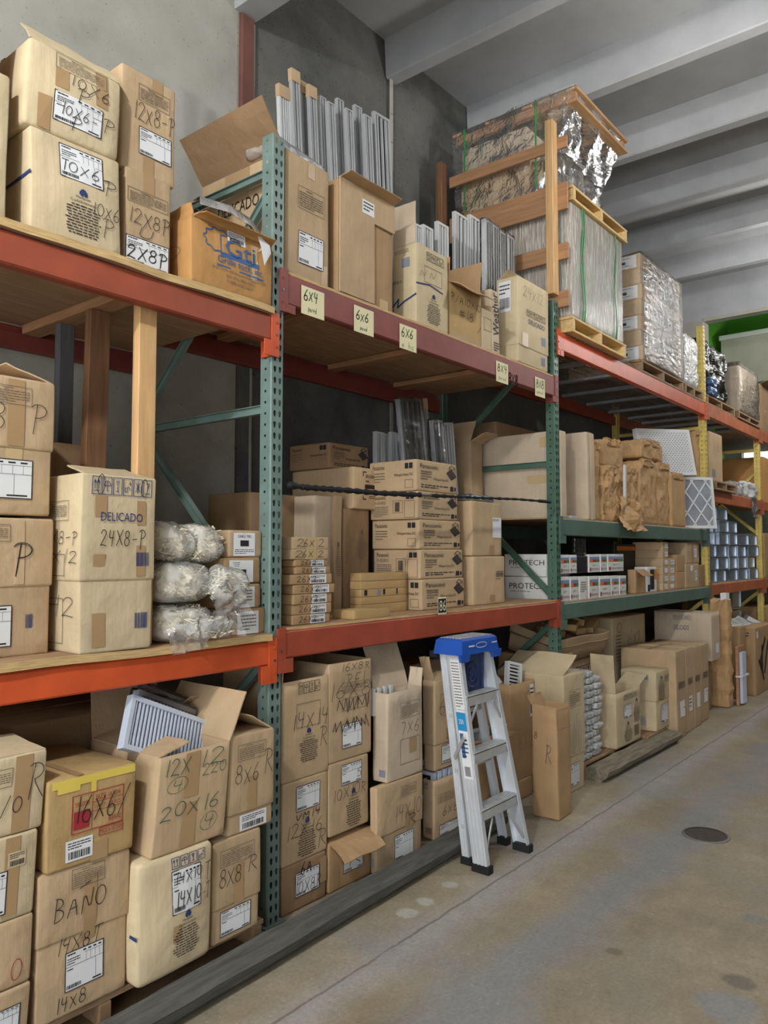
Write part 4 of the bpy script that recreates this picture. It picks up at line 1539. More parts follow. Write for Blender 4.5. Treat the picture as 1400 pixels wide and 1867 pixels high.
def sheet(c00, c10, c01, c11, nu, nv, amp, freq, seed, th=.0):
    """crinkled sheet between four corners"""
    c00, c10, c01, c11 = [Vector(c) for c in (c00, c10, c01, c11)]
    nrm = (c10 - c00).cross(c01 - c00).normalized()
    vs, fs = [], []
    for j in range(nv + 1):
        for i in range(nu + 1):
            u, v = i / nu, j / nv
            p = (c00 * (1 - u) + c10 * u) * (1 - v) + (c01 * (1 - u) + c11 * u) * v
            k = (ridged(p, freq, Vector((seed * 3.1, 0, seed))) - .5) * amp
            vs.append(p + nrm * k)
    for j in range(nv):
        for i in range(nu):
            a = j * (nu + 1) + i
            fs.append((a, a + 1, a + nu + 2, a + nu + 1))
    return MB().add(vs, fs)


# heap of clear bags with cream cable ties, in front of the cable tie cartons
def tie_bag(label, loc, w, d, h, seed, rot=(0, 0, 0), full=1.0):
    t = thing('cable_tie_bag', label, 'plastic bag', loc, rot, group='clear bags of cream cable ties')
    rng = random.Random(seed)
    mb = MB()
    c0 = Vector((0, d / 2, h / 2))
    for k in range(int(420 * full)):
        n = Vector((rng.gauss(0, 1), rng.gauss(0, 1), rng.gauss(0, 1))).normalized()
        r = rng.uniform(.72, .98)
        n = Vector([math.copysign(abs(v) ** .6, v) for v in n])
        n = n / max(abs(n.x), abs(n.y), abs(n.z), .9)
        p = c0 + Vector((n.x * w * .43, n.y * d * .43, n.z * h * .41)) * r
        L = rng.uniform(.03, .075)
        dx = Vector((rng.uniform(-.6, .6), rng.uniform(-1, 1), rng.uniform(-.5, .2))).normalized() * L / 2
        lo = Vector((-w * .47, d * .04, .005))
        hi = Vector((w * .47, d * .96, h * .95))
        pa, pb = [Vector([min(hi[i], max(lo[i], v[i])) for i in range(3)]) for v in (p - dx, p + dx)]
        if (pb - pa).length > .01:
            mb.bar(pa, pb, .008, .003)
    if full > .5:
        cv = crumple(w * .76, d * .76, h * .76, .05, 11, seed + 50, 14, .04)
        mb.add([Vector(v) + Vector((0, d * .12, h * .12)) for v in cv.v], cv.f)
    mb.build('cable_ties', 'cream_nylon', t)
    crumple(w, d, h, .05, 5, seed, 16, .065).build('bag_film', 'film_bag', t, smooth=True)


tie_bag('clear bag of cream cable ties lowest against the DELICADO carton', (-.42, -.0, Z1L), .26, .3, .15, 3)
tie_bag('slack clear bag with few ties hanging over the orange shelf edge', (-.36, -.1, Z1L + .01), .2, .1, .09, 4, full=.15)
tie_bag('clear bag of cream ties in the middle of the heap', (-.43, .0, Z1L + .155), .25, .3, .16, 5)
tie_bag('clear bag of cream ties sagging toward the green post', (-.27, -.07, Z1L + .16), .18, .12, .13, 6, full=.35, rot=(0, math.radians(14), 0))
tie_bag('clear bag of cream cable ties high in the heap beside the pine stud', (-.45, .03, Z1L + .32), .2, .28, .15, 7)
tie_bag('topmost clear bag of cream ties leaning on the cable tie cartons', (-.31, .02, Z1L + .31), .17, .25, .17, 8)

for i, (q, lb) in enumerate((([(300, 1150), (385, 1120), (318, 1196), (382, 1180)], 'loose clear bag mouth hanging over the orange beam'), ([(380, 1088), (440, 1075), (400, 1120), (462, 1118)], 'loose clear bag mouth in front of the faded cable tie cartons'), ([(385, 1118), (440, 1100), (405, 1155), (447, 1160)], 'lower loose clear bag mouth beside the green post'))):
    c = [AT(x, y, Y=-.115 + .012 * k) for k, (x, y) in enumerate(q)]
    o = sheet(c[0], c[1], c[2], c[3], 14, 10, .04, 12, 6 + i).build('loose_bag_film', 'film_bag', smooth=True)
    tag(o, lb, 'plastic bag')
zc = Z1L
for i, (pl, pr, pt) in enumerate(((424, 483, 1112), (420, 475, 1066), (412, 478, 1017), (422, 482, 967))):
    Yc = .03
    a, b = AT(pl, pt, Y=Yc), AT(pr, pt, Y=Yc)
    flip = 180 if i == 2 else 0
    dec = [('fill', 'F', .12, .04, .78, .9, 'w')]
    if i >= 2:
        f = (lambda v0, v1: (v0, v1)) if i == 3 else (lambda v0, v1: (.94 - v1, .94 - v0))
        v = f(.72, .82); dec.append(('txt', 'F', .25, v[0], .65, v[1], 'CABLE TIES', 'k', flip))
        v = f(.4, .62); dec.append(('fill', 'F', .32, v[0], .58, v[1], 'k', .001))
        v = f(.84, .88); dec.append(('lines', 'F', .35, v[0], .55, v[1], 1, 'k'))
        v = f(.1, .3); dec.append(('lines', 'F', .16, v[0], .74, v[1], 3, 'k'))
    else:
        dec.append(('lines', 'F', .2, .15, .7, .8, 5, 'y'))
    carton(('lowest cable tie carton with a faded white label, beside the green post', 'cable tie carton with faded label, second from the shelf board',
            'cable tie carton with its white label upside down', 'top cable tie carton with an upright white label')[i], a.x, b.x, Yc + .005 * i, .5, zc, a.z, mat='kraft_brown' if i < 3 else 'kraft', dec=dec, group='cable tie cartons beside the green post', warp=.005)
    zc = a.z + .003
a = AT(456, 897, Y=.64)
carton('plain brown carton near the wall seen past the green post', a.x, a.x + .36, .64, .36, Z2L, a.z, mat='kraft_dark')

# ================================================================== left bay, floor
ZP = .125


def pallet(label, x0, x1, y0, y1, z0, h=.12, mat='pallet_old', n=6, name='wooden_pallet', rot=0, cat='pallet'):
    """wood pallet: deck boards along x over three stringers along y"""
    t = thing(name, label, cat, ((x0 + x1) / 2, y0, z0), (0, 0, math.radians(rot)))
    w, d = x1 - x0, y1 - y0
    bt = .02
    for k in range(3):
        xc = -w / 2 + .03 + k * (w - .06) / 2
        MB().cbar((xc, 0, h / 2), (xc, d, h / 2), .04, h - 2 * bt - .001, .003).build('stringer', mat, t)
    bw = d / (n * 1.25)
    for k in range(n):
        yc = bw / 2 + k * (d - bw) / (n - 1)
        MB().cbar((-w / 2, yc, h - bt / 2), (w / 2, yc, h - bt / 2), bw, bt, .003).build('deck_board', mat, t)
    for k in range(3):
        yc = bw / 2 + k * (d - bw) / 2
        MB().cbar((-w / 2, yc, bt / 2), (w / 2, yc, bt / 2), bw, bt, .003).build('bottom_board', mat, t)
    return t


pallet('old wooden pallet under the floor cartons left of the green post', -1.55, -.12, -.11, .9, 0, .12, 'pallet_old')


def timber(label, x0, x1, ya, yb, w, h, mat, seed):
    """weathered square timber lying on the floor, with knocked edges"""
    n = 36
    vs, fs = [], []
    for i in range(n + 1):
        s = i / n
        x = (x1 - x0) * (s - .5)
        y = (yb - ya) * (s - .5)
        prof = [(.055, 0), (w, 0), (w, h - .012), (w - .014, h), (.02, h), (.0, h - .02), (.012, .035)]
        for k, (a, z) in enumerate(prof):
            j = .009 * noise.noise(Vector((x * 3, k * 1.7, seed)))
            j2 = .007 * noise.noise(Vector((x * 5, k * 2.7, seed + 5)))
            vs.append((x, y + a + j, max(0, z + (j2 if z > 0 else 0))))
    m = 7
    for i in range(n):
        for k in range(m):
            fs.append((i * m + k, i * m + (k + 1) % m, (i + 1) * m + (k + 1) % m, (i + 1) * m + k))
    fs += [tuple(range(m))[::-1], tuple(n * m + k for k in range(m))]
    o = MB().add(vs, fs).build('floor_timber', mat, loc=((x0 + x1) / 2, (ya + yb) / 2, 0))
    tag(o, label, 'timber')


timber('long dark grey timber lying on the floor along the near rack bays', -2.3, 1.72, -.365, -.215, .13, .1, 'timber_grey', 2)
timber('short weathered timber lying on the floor past the ladder', 2.95, 4.48, -.31, -.33, .17, .095, 'timber_old', 5)

# stack cut by the left edge
zc = ZP
for i, (pr, pt) in enumerate(((50, 1790), (57, 1665), (64, 1512), (81, 1367))):
    a = AT(pr, pt, Y=-.13)
    if i == 0:
        zc = ZP
    lb = ('lowest carton of the stack at the left edge of the floor row', 'carton with a red mark, second in the left-edge floor stack', 'carton with peeling tape, third in the left-edge floor stack', 'top carton marked R on the left-edge floor stack')[i]
    dec = [[('ship', 'F', .7, .3, .93, .7)], [('hand', 'F', .86, .1, .93, .4, 'O', 'r')], [('tape', 'F', .78, .05, .88, .98), ('ship', 'F', .5, .1, .8, .6), ('stick', 'F', .8, .62, .92, .8, 'kraft_light')], [('tape', 'F', .78, .02, .9, .98), ('hand', 'F', .88, .4, .98, .85, 'R'), ('para', 'F', .55, .62, .76, .85), ('hand', 'F', .7, .25, .84, .5, '/O')]][i]
    carton(lb, a.x - .46, a.x, -.13, .5, zc, a.z, mat='kraft_light' if i > 1 else 'kraft', dec=dec, lean=(.01, 0), warp=.005, flaps=[('F', .2, 6)] if i == 3 else ())
    zc = a.z + .003

carton('dark carton in shadow behind the 12x12 carton', -.95, -.3, .36, .5, ZP, .98, mat='kraft_dark', flaps=[('B', .12, 100)])  # back-row carton, also placed to darken the recess around it
carton('unseen dark carton added as shade filler behind the 16x6 carton', -1.62, -.98, .4, .5, ZP, .92, mat='kraft_dark')  # out-of-view filler, added to keep light off the wall behind
xa, xb, zH6 = CX('carton marked BANO 14x8 on the pallet at lower left', 71, 232, 1600, -.12, ZP, d=.45, mat='kraft', lid=.52, dec=[
    ('para', 'F', .33, .85, .7, .98, 7), ('tape', 'F', .48, .46, .62, .92), ('hand', 'F', .15, .66, .72, .82, 'BANO', 'k', .006), ('hand', 'F', .42, .84, .54, .87, '-', 'k', .006), ('hand', 'F', .22, .42, .7, .54, '14X8T'), ('ship', 'F', .3, .16, .72, .42), ('hand', 'F', .22, .04, .52, .14, '14X8')])
xa, xb, zH2 = CX('ocher carton marked 16x6 with red printed box and torn yellow tape', 88, 246, 1428, -.135, zH6 + .002, d=.45, mat='kraft_ocher', lean=(.0, 0), warp=.007, seam=False, dec=[
    ('tape', 'F', .04, .9, .98, .99, 'tape_yellow'), ('tape', 'F', .1, .84, .34, .93, 'tape_yellow'), ('tape', 'F', .46, .78, .52, .92, 'tape_yellow'),
    ('rect', 'F', .26, .36, .84, .78, 'r', .003), ('line', 'F', 0, 0, 1, 1, 'r', .002, [(.48, .36), (.48, .78)]), ('line', 'F', 0, 0, 1, 1, 'r', .002, [(.48, .56), (.84, .56)]), ('line', 'F', 0, 0, 1, 1, 'r', .002, [(.48, .66), (.84, .66)]),
    ('fill', 'F', .28, .4, .45, .6, 'r'), ('txt', 'F', .28, .65, .44, .7, 'TRUTH', 'r'), ('txt', 'F', .51, .68, .63, .74, 'SIZE', 'r'), ('txt', 'F', .66, .68, .8, .74, '16X04', 'r'), ('txt', 'F', .5, .59, .63, .63, 'QUANTITY', 'r'), ('txt', 'F', .67, .58, .81, .63, '20 PCS', 'r'), ('txt', 'F', .67, .4, .82, .46, '80200A2', 'r'), ('txt', 'F', .58, .28, .84, .33, 'MADE IN VIETNAM', 'r'), ('rect', 'F', .57, .26, .85, .35, 'r'),
    ('hand', 'F', .32, .46, .74, .76, '16X6', 'k', .007), ('hand', 'F', .78, .45, .92, .78, '/', 'k', .006), ('stick', 'F', .2, .07, .5, .3), ('tape', 'F', .48, .0, .68, .2), ('tape', 'T', .3, .0, .38, 1)])
xa, xb, zH7 = CX('bulging pale carton marked 14x10 T on the pallet edge', 252, 386, 1580, -.17, ZP, d=.42, mat='kraft_light', warp=.012, bulge=.022, r=.014, dec=[
    ('icons', 'F', .4, .88, .88, .97, 4), ('ship', 'F', .4, .5, .8, .86), ('hand', 'F', .46, .74, .82, .84, '14X10'), ('hand', 'F', .88, .68, .96, .84, 'T'), ('hand', 'F', .46, .54, .8, .68, '14X10', 'k', .007), ('hand', 'F', .84, .52, .95, .66, '-T'), ('man', 'F', .42, .12, .8, .5), ('tape', 'F', .42, .26, .52, .4), ('line', 'L', 0, 0, 1, 1, 'n', .012, [(.0, .45), (1, .4)])])
xa, xb, zH3 = CX('open carton marked 12x12 and 20x16 full of white grilles', 278, 410, 1386, -.16, zH7 + .002, d=.46, mat='kraft', open_top=True, lean=(.03, 0), warp=.006, flaps=[('L', .14, 12, .02), ('R', .2, 118, .03), ('B', .2, 100)], dec=[
    ('hand', 'F', .1, .78, .42, .96, '12X', 'g', .007), ('hand', 'F', .6, .8, .9, .97, '12', 'g', .007), ('hand', 'F', .6, .7, .94, .82, '220', 'g'), ('hand', 'F', .12, .6, .4, .76, 'O', 'g', .004), ('hand', 'F', .2, .62, .32, .73, '4', 'g'),
    ('hand', 'F', .06, .34, .85, .5, '20X16', 'g', .007), ('hand', 'F', .62, .12, .86, .3, 'O', 'g', .004), ('hand', 'F', .68, .15, .8, .27, '4', 'g'), ('tape', 'F', .36, .52, .56, .98), ('tape', 'F', .36, .02, .56, .46)])
xa, xb, zH5 = CX('kraft carton marked 8x8 R beside the green post foot', 389, 472, 1538, -.14, ZP, d=.42, mat='kraft', lid=.33, dec=[
    ('para', 'F', .12, .74, .86, .9, 6), ('hand', 'F', .1, .54, .55, .72, '8X8'), ('hand', 'F', .72, .6, .9, .76, 'R'), ('tape', 'F', .42, .34, .62, .72), ('ship', 'F', .15, .06, .8, .3)])
xa, xb, zH4 = CX('kraft carton marked 8x6 R with a raised flap beside the green post', 417, 497, 1346, -.14, zH5 + .002, d=.42, mat='kraft', lid=.2, flaps=[('B', .2, 40), ('R', .15, 30)], dec=[
    ('para', 'F', .18, .74, .8, .9, 6), ('hand', 'F', .12, .5, .62, .7, '8X6'), ('hand', 'F', .78, .55, .95, .8, 'R'), ('tape', 'F', .42, .22, .6, .56), ('stick', 'F', .25, .02, .85, .18)])

# ================================================================== grilles
def grille(label, w, h, loc, rot=(0, 0, 0), th=.03, mat='grille_silver', n=6, vertical=True, group=None, cap=False, wrapped=False, name='air_grille'):
    """bar grille: a frame, bars and a dark sheet painting in the slot shade; origin at the middle of its base"""
    t = thing(name, label, 'grille', loc, rot, group)
    fw = min(.018, w * .14)
    mb = MB()
    mb.box(-w / 2, -w / 2 + fw, 0, th, 0, h).box(w / 2 - fw, w / 2, 0, th, 0, h)
    mb.box(-w / 2 + fw, w / 2 - fw, 0, th, 0, fw).box(-w / 2 + fw, w / 2 - fw, 0, th, h - fw, h)
    mb.build('frame', mat, t)
    MB().box(-w / 2 + fw, w / 2 - fw, th * .75, th * .85, fw, h - fw).build('slot_shade', 'dark_void', t)  # near-black sheet stands in for the shade between the bars
    mb = MB()
    if vertical:
        st = (w - 2 * fw) / n
        for k in range(n):
            x = -w / 2 + fw + st * (k + .5)
            mb.box(x - st * .17, x + st * .17, .004, th * .7, fw, h - fw)
    else:
        st = (h - 2 * fw) / n
        for k in range(n):
            z = fw + st * (k + .5)
            mb.obox((0, th * .4, z), (w / 2 - fw, 0, 0), (0, th * .35, st * .12), (0, -st * .1, st * .25))
    mb.build('louvers', mat, t)
    if cap:
        MB().box(-w / 2 - .002, w / 2 + .002, -.003, th + .003, h - .07, h + .002).build('corner_protector', 'kraft', t)
    if wrapped:
        crumple(w + .02, th + .025, h + .01, .012, 14, len(label) + int(loc[0] * 100), 10, .012).build('film_sleeve', 'film_crinkle', t, smooth=True).location = (0, -.012, -.0)
    return t


# white grilles standing in the open 12x12 carton
a = AT(330, 1368, Y=-.02)
lb = ('front white bar grille in the open 12x12 carton', 'second white grille in the open 12x12 carton', 'rear white grille in the open 12x12 carton')
for i in range(3):
    p = AT(312 + i * 14, 1372 - i * 4, Y=-.07 + i * .055)
    grille(lb[i], .40, .2, (p.x - .0, -.03 + i * .075, zH3 - .05), (math.radians(-16), math.radians(24), math.radians(2)), .035, 'grille_blue', 20, group='white grilles in the open carton', name='white_grille', wrapped=(i > 0))

# ================================================================== middle bay, floor
ZQ = .002
YB = .02
xa, xb, z = CX('small carton marked 6x6 A at the foot of the green post', 515, 594, 1585, YB, ZQ, d=.42, mat='kraft_dark', dec=[('ship', 'F', .28, .28, .82, .78), ('hand', 'F', .4, .72, .62, .98, '6A', 'k', .009), ('hand', 'F', .3, .3, .85, .6, '10X8R'), ('tape', 'F', .85, .35, 1, .9)])
xa, xb, z2 = CX('carton marked 12x16 R, second from the floor beside the green post', 515, 597, 1432, YB, z + .002, d=.42, mat='kraft', dec=[('ship', 'F', .28, .62, .8, .92), ('hand', 'F', .28, .5, .8, .6, 'VM14', 'k', .008), ('hand', 'F', .1, .3, .85, .48, '12X16'), ('hand', 'F', .78, .08, .95, .3, 'R'), ('man', 'F', .32, .04, .74, .52)])
xa, xb, z3 = CX('carton marked 14x14 R with an open top beside the green post', 515, 600, 1246, YB, z2 + .002, d=.42, mat='kraft', open_top=True, flaps=[('L', .2, 80), ('B', .25, 95)], dec=[('icons', 'F', .32, .86, .8, .97, 4, 'k'), ('rect', 'F', .3, .52, .8, .76), ('hand', 'F', .24, .5, .96, .68, '14X14', 'k', .006), ('hand', 'F', .8, .28, .94, .48, 'R'), ('man', 'F', .36, .16, .76, .5)])
xa, xb, z = CX('low carton marked 12x8 R with its front flap folded down', 600, 678, 1540, YB, ZQ, d=.42, mat='kraft_brown', dec=[('ship', 'F', .32, .28, .76, .72), ('hand', 'F', .4, .74, .8, .86, '12X8'), ('hand', 'F', .45, .38, .7, .66, 'R', 'k', .007), ('tape', 'F', .1, .05, .22, .55)], flaps=[('F', .12, 205, .02, .02)])
xa, xb, z2 = CX('carton marked 10x10 R above the folded-flap carton', 600, 673, 1395, YB, z + .03, d=.42, mat='kraft', lean=(-.004, 0), dec=[('ship', 'F', .3, .66, .8, .94), ('hand', 'F', .12, .46, .9, .64, '10X10R'), ('man', 'F', .4, .04, .8, .58), ('hand', 'F', .7, .72, .8, .84, '5')])
CX('carton marked 16x8 R and crossed out, top of the stack under the rust beam', 600, 677, 1212, YB, z2 + .002, d=.42, mat='kraft', open_top=True, flaps=[('B', .15, 100)], dec=[('hand', 'F', .3, .9, .92, .99, '16X8R'), ('para', 'F', .3, .68, .84, .78, 5), ('hand', 'F', .06, .62, .95, .8, '16X8'), ('hand', 'F', .4, .74, .9, .88, 'REL'), ('rect', 'F', .3, .5, .85, .62), ('scrib', 'F', .2, .5, .95, .62), ('ship', 'F', .3, .12, .75, .36), ('scrib', 'F', .1, .3, .9, .4)])
xa, xb, z = CX('two-part carton marked 14x10 R on the floor pallet', 686, 768, 1438, YB - .05, ZQ, d=.45, mat='kraft', lid=.42, pb=676, dec=[('para', 'F', .5, .8, .84, .92, 5), ('hand', 'F', .38, .52, .95, .74, '14X10'), ('hand', 'F', .66, .44, .82, .56, 'R'), ('ship', 'F', .38, .06, .8, .36), ('bar', 'L', .1, .1, .6, .2, 's'), ('tape', 'F', .6, .42, .8, .6)])
CX('carton marked 7x6 full of upright grille strips, above the 14x10 carton', 706, 770, 1266, YB - .05, z + .004, d=.4, mat='kraft_pale', open_top=True, pb=679, flaps=[('B', .28, 105, .02, .02), ('R', .1, 100)], dec=[('para', 'F', .36, .68, .9, .86, 7), ('hand', 'F', .38, .5, .86, .64, '7X6'), ('rect', 'F', .35, .16, .9, .44), ('tape', 'F', .6, .26, .82, .44), ('bar', 'L', .5, .06, .9, .14, 's')])
for i in range(6):
    p = AT(690 + i * 13, 1266, Y=.06)
    grille(('grille strip nearest the left rim of the 7x6 carton', 'second grille strip in the 7x6 carton', 'third grille strip in the 7x6 carton', 'fourth grille strip in the 7x6 carton', 'fifth grille strip in the 7x6 carton', 'grille strip nearest the right rim of the 7x6 carton')[i],
           .3, .14, (.70 + i * .05, .2, AT(706, 1266, Y=-.03).z - .12), (0, 0, math.radians(90)), .02, 'grille_white', 4, False, group='grille strips in the 7x6 carton', name='grille_strip')
xa, xb, z = CX('open carton marked 6x8 with foil grilles on top, left of the ladder', 792, 848, 1425, YB, ZQ, d=.45, mat='kraft', pb=770, open_top=True, dec=[('para', 'F', .1, .6, .85, .74, 7), ('hand', 'F', .25, .36, .7, .52, '6X8'), ('ship', 'F', .15, .04, .85, .22), ('bar', 'L', .3, .1, .8, .2, 'y'), ('icons', 'L', .1, .85, .5, .95, 1)])
for i in range(4):
    p = AT(800, 1425, Y=YB)
    grille(('leftmost foil grille in the 6x8 carton', 'second foil grille in the 6x8 carton', 'third foil grille in the 6x8 carton', 'rightmost foil grille in the 6x8 carton')[i], .34, .16, (xa + .06 + i * .055, .22, z - .125), (0, 0, math.radians(90)), .03, 'grille_blue', 5, False, group='foil grilles in the 6x8 carton')
xa, xb, z = CX('kraft carton marked 6x8 R half hidden behind the ladder rail', 792, 850, 1242, YB + .02, z + .045, d=.42, mat='kraft', pb=772, lid=.28, flaps=[('F', .2, 20), ('L', .15, 110)], dec=[('icons', 'F', .3, .88, .85, .96, 3, 'k'), ('rect', 'F', .15, .6, .8, .84), ('hand', 'F', .1, .62, .8, .8, '6X8'), ('man', 'F', .3, .3, .82, .6), ('ship', 'F', .2, .06, .85, .26)])
x0 = xb + .03
carton('open brown carton of dark strips behind the ladder steps', x0, x0 + .42, .05, .45, ZQ, .46, mat='kraft_brown', open_top=True, flaps=[('F', .14, 160, .02, .02)])
carton('brown carton behind the upper ladder steps', x0 + .02, x0 + .4, .3, .45, .48, .9, mat='kraft_dark', flaps=[('F', .12, 262)])
for i in range(3):
    grille(('left dark grille standing behind the ladder', 'middle dark grille standing behind the ladder', 'right dark grille standing behind the ladder')[i], .1, .3, (x0 + .1 + i * .11, .12, .2), (0, 0, 0), .03, 'grille_blue', 3, group='grilles behind the ladder')
xa, xb, z = CX('brown carton at floor level right of the ladder', 930, 971, 1432, .0, ZQ, d=.5, mat='kraft_brown')
xa, xb, z2 = CX('open brown carton marked 16x12 with white grilles sticking out, right of the ladder', 930, 974, 1250, .0, z + .002, d=.5, mat='kraft_brown', open_top=True, dec=[('hand', 'F', .3, .3, .9, .5, '16X12', 'y'), ('stick', 'F', .78, .62, .95, .96)])
grille('white louvered grille leaning out of the 16x12 carton', .13, .2, (xa + .16, .06, z2 - .07), (math.radians(-12), math.radians(14), math.radians(-20)), .035, 'grille_white', 7, False, name='white_grille')
grille('flat white grille lying on the 16x12 carton', .16, .22, (xa + .2, .14, z2 - .06), (math.radians(-50), math.radians(40), 0), .03, 'grille_white', 6, name='white_grille')
grille('clear wrapped grille standing behind the ladder top', .24, .4, (xa + .1, .62, z2 - .22), (0, 0, math.radians(20)), .05, 'grille_silver', 4, name='wrapped_grille', wrapped=True)

# ================================================================== stepladder
t = thing('stepladder', 'aluminium stepladder with a blue top cap standing against the rack', 'ladder', (1.25, -.4, 0))
tc = Vector((1.25, -.4, 0))
LF = [Vector((1.085, -.455, 0)), Vector((1.065, -.305, 1.10))]
RF = [Vector((1.50, -.475, 0)), Vector((1.375, -.31, 1.10))]
LR = [Vector((1.13, -.318, 0)), Vector((1.085, -.205, 1.10))]
RR = [Vector((1.52, -.325, 0)), Vector((1.36, -.205, 1.10))]


def rail(p, q, w, dpt, name='rail', out=-1):
    """ribbed C channel rail"""
    p, q0 = p - tc, q - tc
    a = (q0 - p).normalized()
    s = Vector((1, 0, 0))
    s = (s - a * s.dot(a)).normalized()
    n = a.cross(s)
    sg = -1 if out < 0 else 1
    prof = [(0, 0), (-sg * w, 0), (-sg * w, .004), (-sg * .004, .004), (-sg * .004, dpt - .004), (-sg * w, dpt - .004), (-sg * w, dpt), (0, dpt)]
    ribs = 4
    for q in range(ribs):
        yb = dpt * (1 - (q + .2) / ribs)
        prof += [(0, yb), (sg * .004, yb - .003), (sg * .004, yb - dpt / ribs * .5), (0, yb - dpt / ribs * .5 - .003)]
    k = len(prof)
    if n.y < 0:
        n = -n
    vs = [p + s * x + n * y for x, y in prof] + [q_ + s * x + n * y for q_ in (q0,) for x, y in prof]
    fs = [(i, (i + 1) % k, k + (i + 1) % k, k + i) for i in range(k)] + [tuple(range(k)), tuple(range(k, 2 * k))]
    return MB().add(vs, fs).build(name, 'aluminium', t)


rl = rail(*LF, .03, .085, 'front_rail', -1)
rail(*RF, .03, .085, 'front_rail', 1)
rail(*LR, .024, .045, 'rear_rail', -1)
rail(*RR, .024, .045, 'rear_rail', 1)
for P_, sg_, wd in ((LF, 1, .095), (RF, -1, .095), (LR, 1, .055), (RR, -1, .055)):
    b0 = P_[0] - tc
    xs = sorted((b0.x - sg_ * .008, b0.x + sg_ * .036))
    MB().box(xs[0], xs[1], b0.y - .008, b0.y + wd, 0, .04).build('rubber_foot', 'rubber_black', t)
for i, k in enumerate((.25, .51, .77)):
    pl, pr = LF[0].lerp(LF[1], k) - tc, RF[0].lerp(RF[1], k) - tc
    sm = MB()
    x0_, x1_ = pl.x + .005, pr.x - .005
    yf = pl.y - .004
    sm.box(x0_, x1_, yf, yf + .085, pl.z + .028, pl.z + .034)
    sm.box(x0_, x1_, yf, yf + .004, pl.z - .018, pl.z + .032)
    for r_ in range(5):
        sm.box(x0_, x1_, yf + .006 + r_ * .016, yf + .014 + r_ * .016, pl.z + .034, pl.z + .038)
    sm.build('step', 'aluminium_dull', t)
    ph = LR[0].lerp(LR[1], k) - tc, RR[0].lerp(RR[1], k) - tc
    MB().bar(ph[0] + Vector((0, .01, -.08)), ph[1] + Vector((0, .01, -.08)), .02, .02).build('rear_spreader', 'aluminium_dull', t)
k = .25
for s_, (A, B) in ((1, (LF, LR)), (-1, (RF, RR))):
    MB().bar(A[0].lerp(A[1], .62) - tc + Vector((-.03 * s_, .02, 0)), B[0].lerp(B[1], .5) - tc + Vector((-.02 * s_, .01, 0)), .004, .022).build('hinge_bar', 'aluminium_dull', t)
    st = LF[0].lerp(LF[1], .22) if s_ == 1 else RF[0].lerp(RF[1], .22)
    low = (A[0].lerp(A[1], .07)) - tc
    MB().bar(low + Vector((.02 * s_, .015, 0)), A[0].lerp(A[1], .22) - tc + Vector((.13 * s_, .015, 0)), .006, .014).build('step_brace', 'aluminium_dull', t)
    A2 = A[0].lerp(A[1], .66) - tc
    MB().bar(A2 + Vector((.02 * s_, .015, 0)), A2 + Vector((.1 * s_, .015, .1)), .006, .014).build('step_brace', 'aluminium_dull', t)
# blue cap: tapered tray with lip
zt = 1.10
cx0, cx1 = 1.04 - tc.x, 1.40 - tc.x
cy0, cy1 = -.335 - tc.y, -.16 - tc.y
mb = MB()
prof = [(0, 1.13), (.012, 1.165), (.03, 1.175)]
vs = []
for (ins, z) in ((-.004, 1.095), (0, 1.13), (.006, 1.168), (.02, 1.178)):
    vs += [(cx0 + ins, cy0 + ins, z), (cx1 - ins, cy0 + ins, z), (cx1 - ins, cy1 - ins, z), (cx0 + ins, cy1 - ins, z)]
fs = []
for j in range(3):
    for i in range(4):
        fs.append((j * 4 + i, j * 4 + (i + 1) % 4, (j + 1) * 4 + (i + 1) % 4, (j + 1) * 4 + i))
fs += [(3, 2, 1, 0), (12, 13, 14, 15)]
cp = mb.add(vs, fs).build('top_cap', 'ladder_blue', t)
mb = MB()
for i in range(7):
    for j in range(14):
        x = cx0 + .03 + (cx1 - cx0 - .06) * j / 13
        y = cy0 + .03 + (cy1 - cy0 - .06) * i / 6
        mb.box(x - .008, x + .008, y - .006, y + .006, 1.178, 1.181)
g_ = mb.build('grip_pads', 'aluminium_dull', cp)
g_['kind'] = 'stuff'
S = Surf((cx0, cy0, 1.10), (1, 0, 0), (0, 0, 1), (0, -1, 0), cx1 - cx0, .07)
mb = MB()
s_line(mb, S, [(.5 + .15 * math.cos(q * math.pi / 8), .55 + .2 * math.sin(q * math.pi / 8)) for q in range(17)], .004, .006)
s_line(mb, S, [(.16, .55), (.3, .55)], .008, .006)
s_line(mb, S, [(.8, .6), (.94, .6)], .006, .006)
mb.build('logo', 'paper_white', cp)
for sx_, ax_ in ((LF, 0), (RF, 1)):
    q = sx_[1] - tc
    MB().prism([(q.x - .05, 1.10), (q.x + .05, 1.10), (q.x + .035, 1.06), (q.x - .035, 1.06)], q.y - .035, q.y - .02).build('cap_lug', 'ladder_blue', t)
# dark blue pail tray folded under the cap
x0_, x1_ = 1.115 - tc.x, 1.345 - tc.x
z0_, z1_ = .875, 1.085
yf = -.265 - tc.y
mb = MB().box(x0_, x1_, yf, yf + .012, z0_, z1_)
for a0, b0, c0, d0 in ((x0_, x1_, z0_, z0_ + .012), (x0_, x1_, z1_ - .012, z1_), (x0_, x0_ + .012, z0_, z1_), (x1_ - .012, x1_, z0_, z1_)):
    mb.box(a0, b0, yf - .014, yf, c0, d0)
tr = mb.build('pail_tray', 'tray_blue', t)
mb = MB()
xc, zc_ = (x0_ + x1_) / 2 + .01, (z0_ + z1_) / 2 - .01
for r_ in (.03, .06):
    mb.tube([(xc + r_ * math.cos(q * math.pi / 12), yf - .003, zc_ + r_ * 1.1 * math.sin(q * math.pi / 12)) for q in range(25)], .006, 5)
mb.build('cup_ring', 'tray_blue', tr)
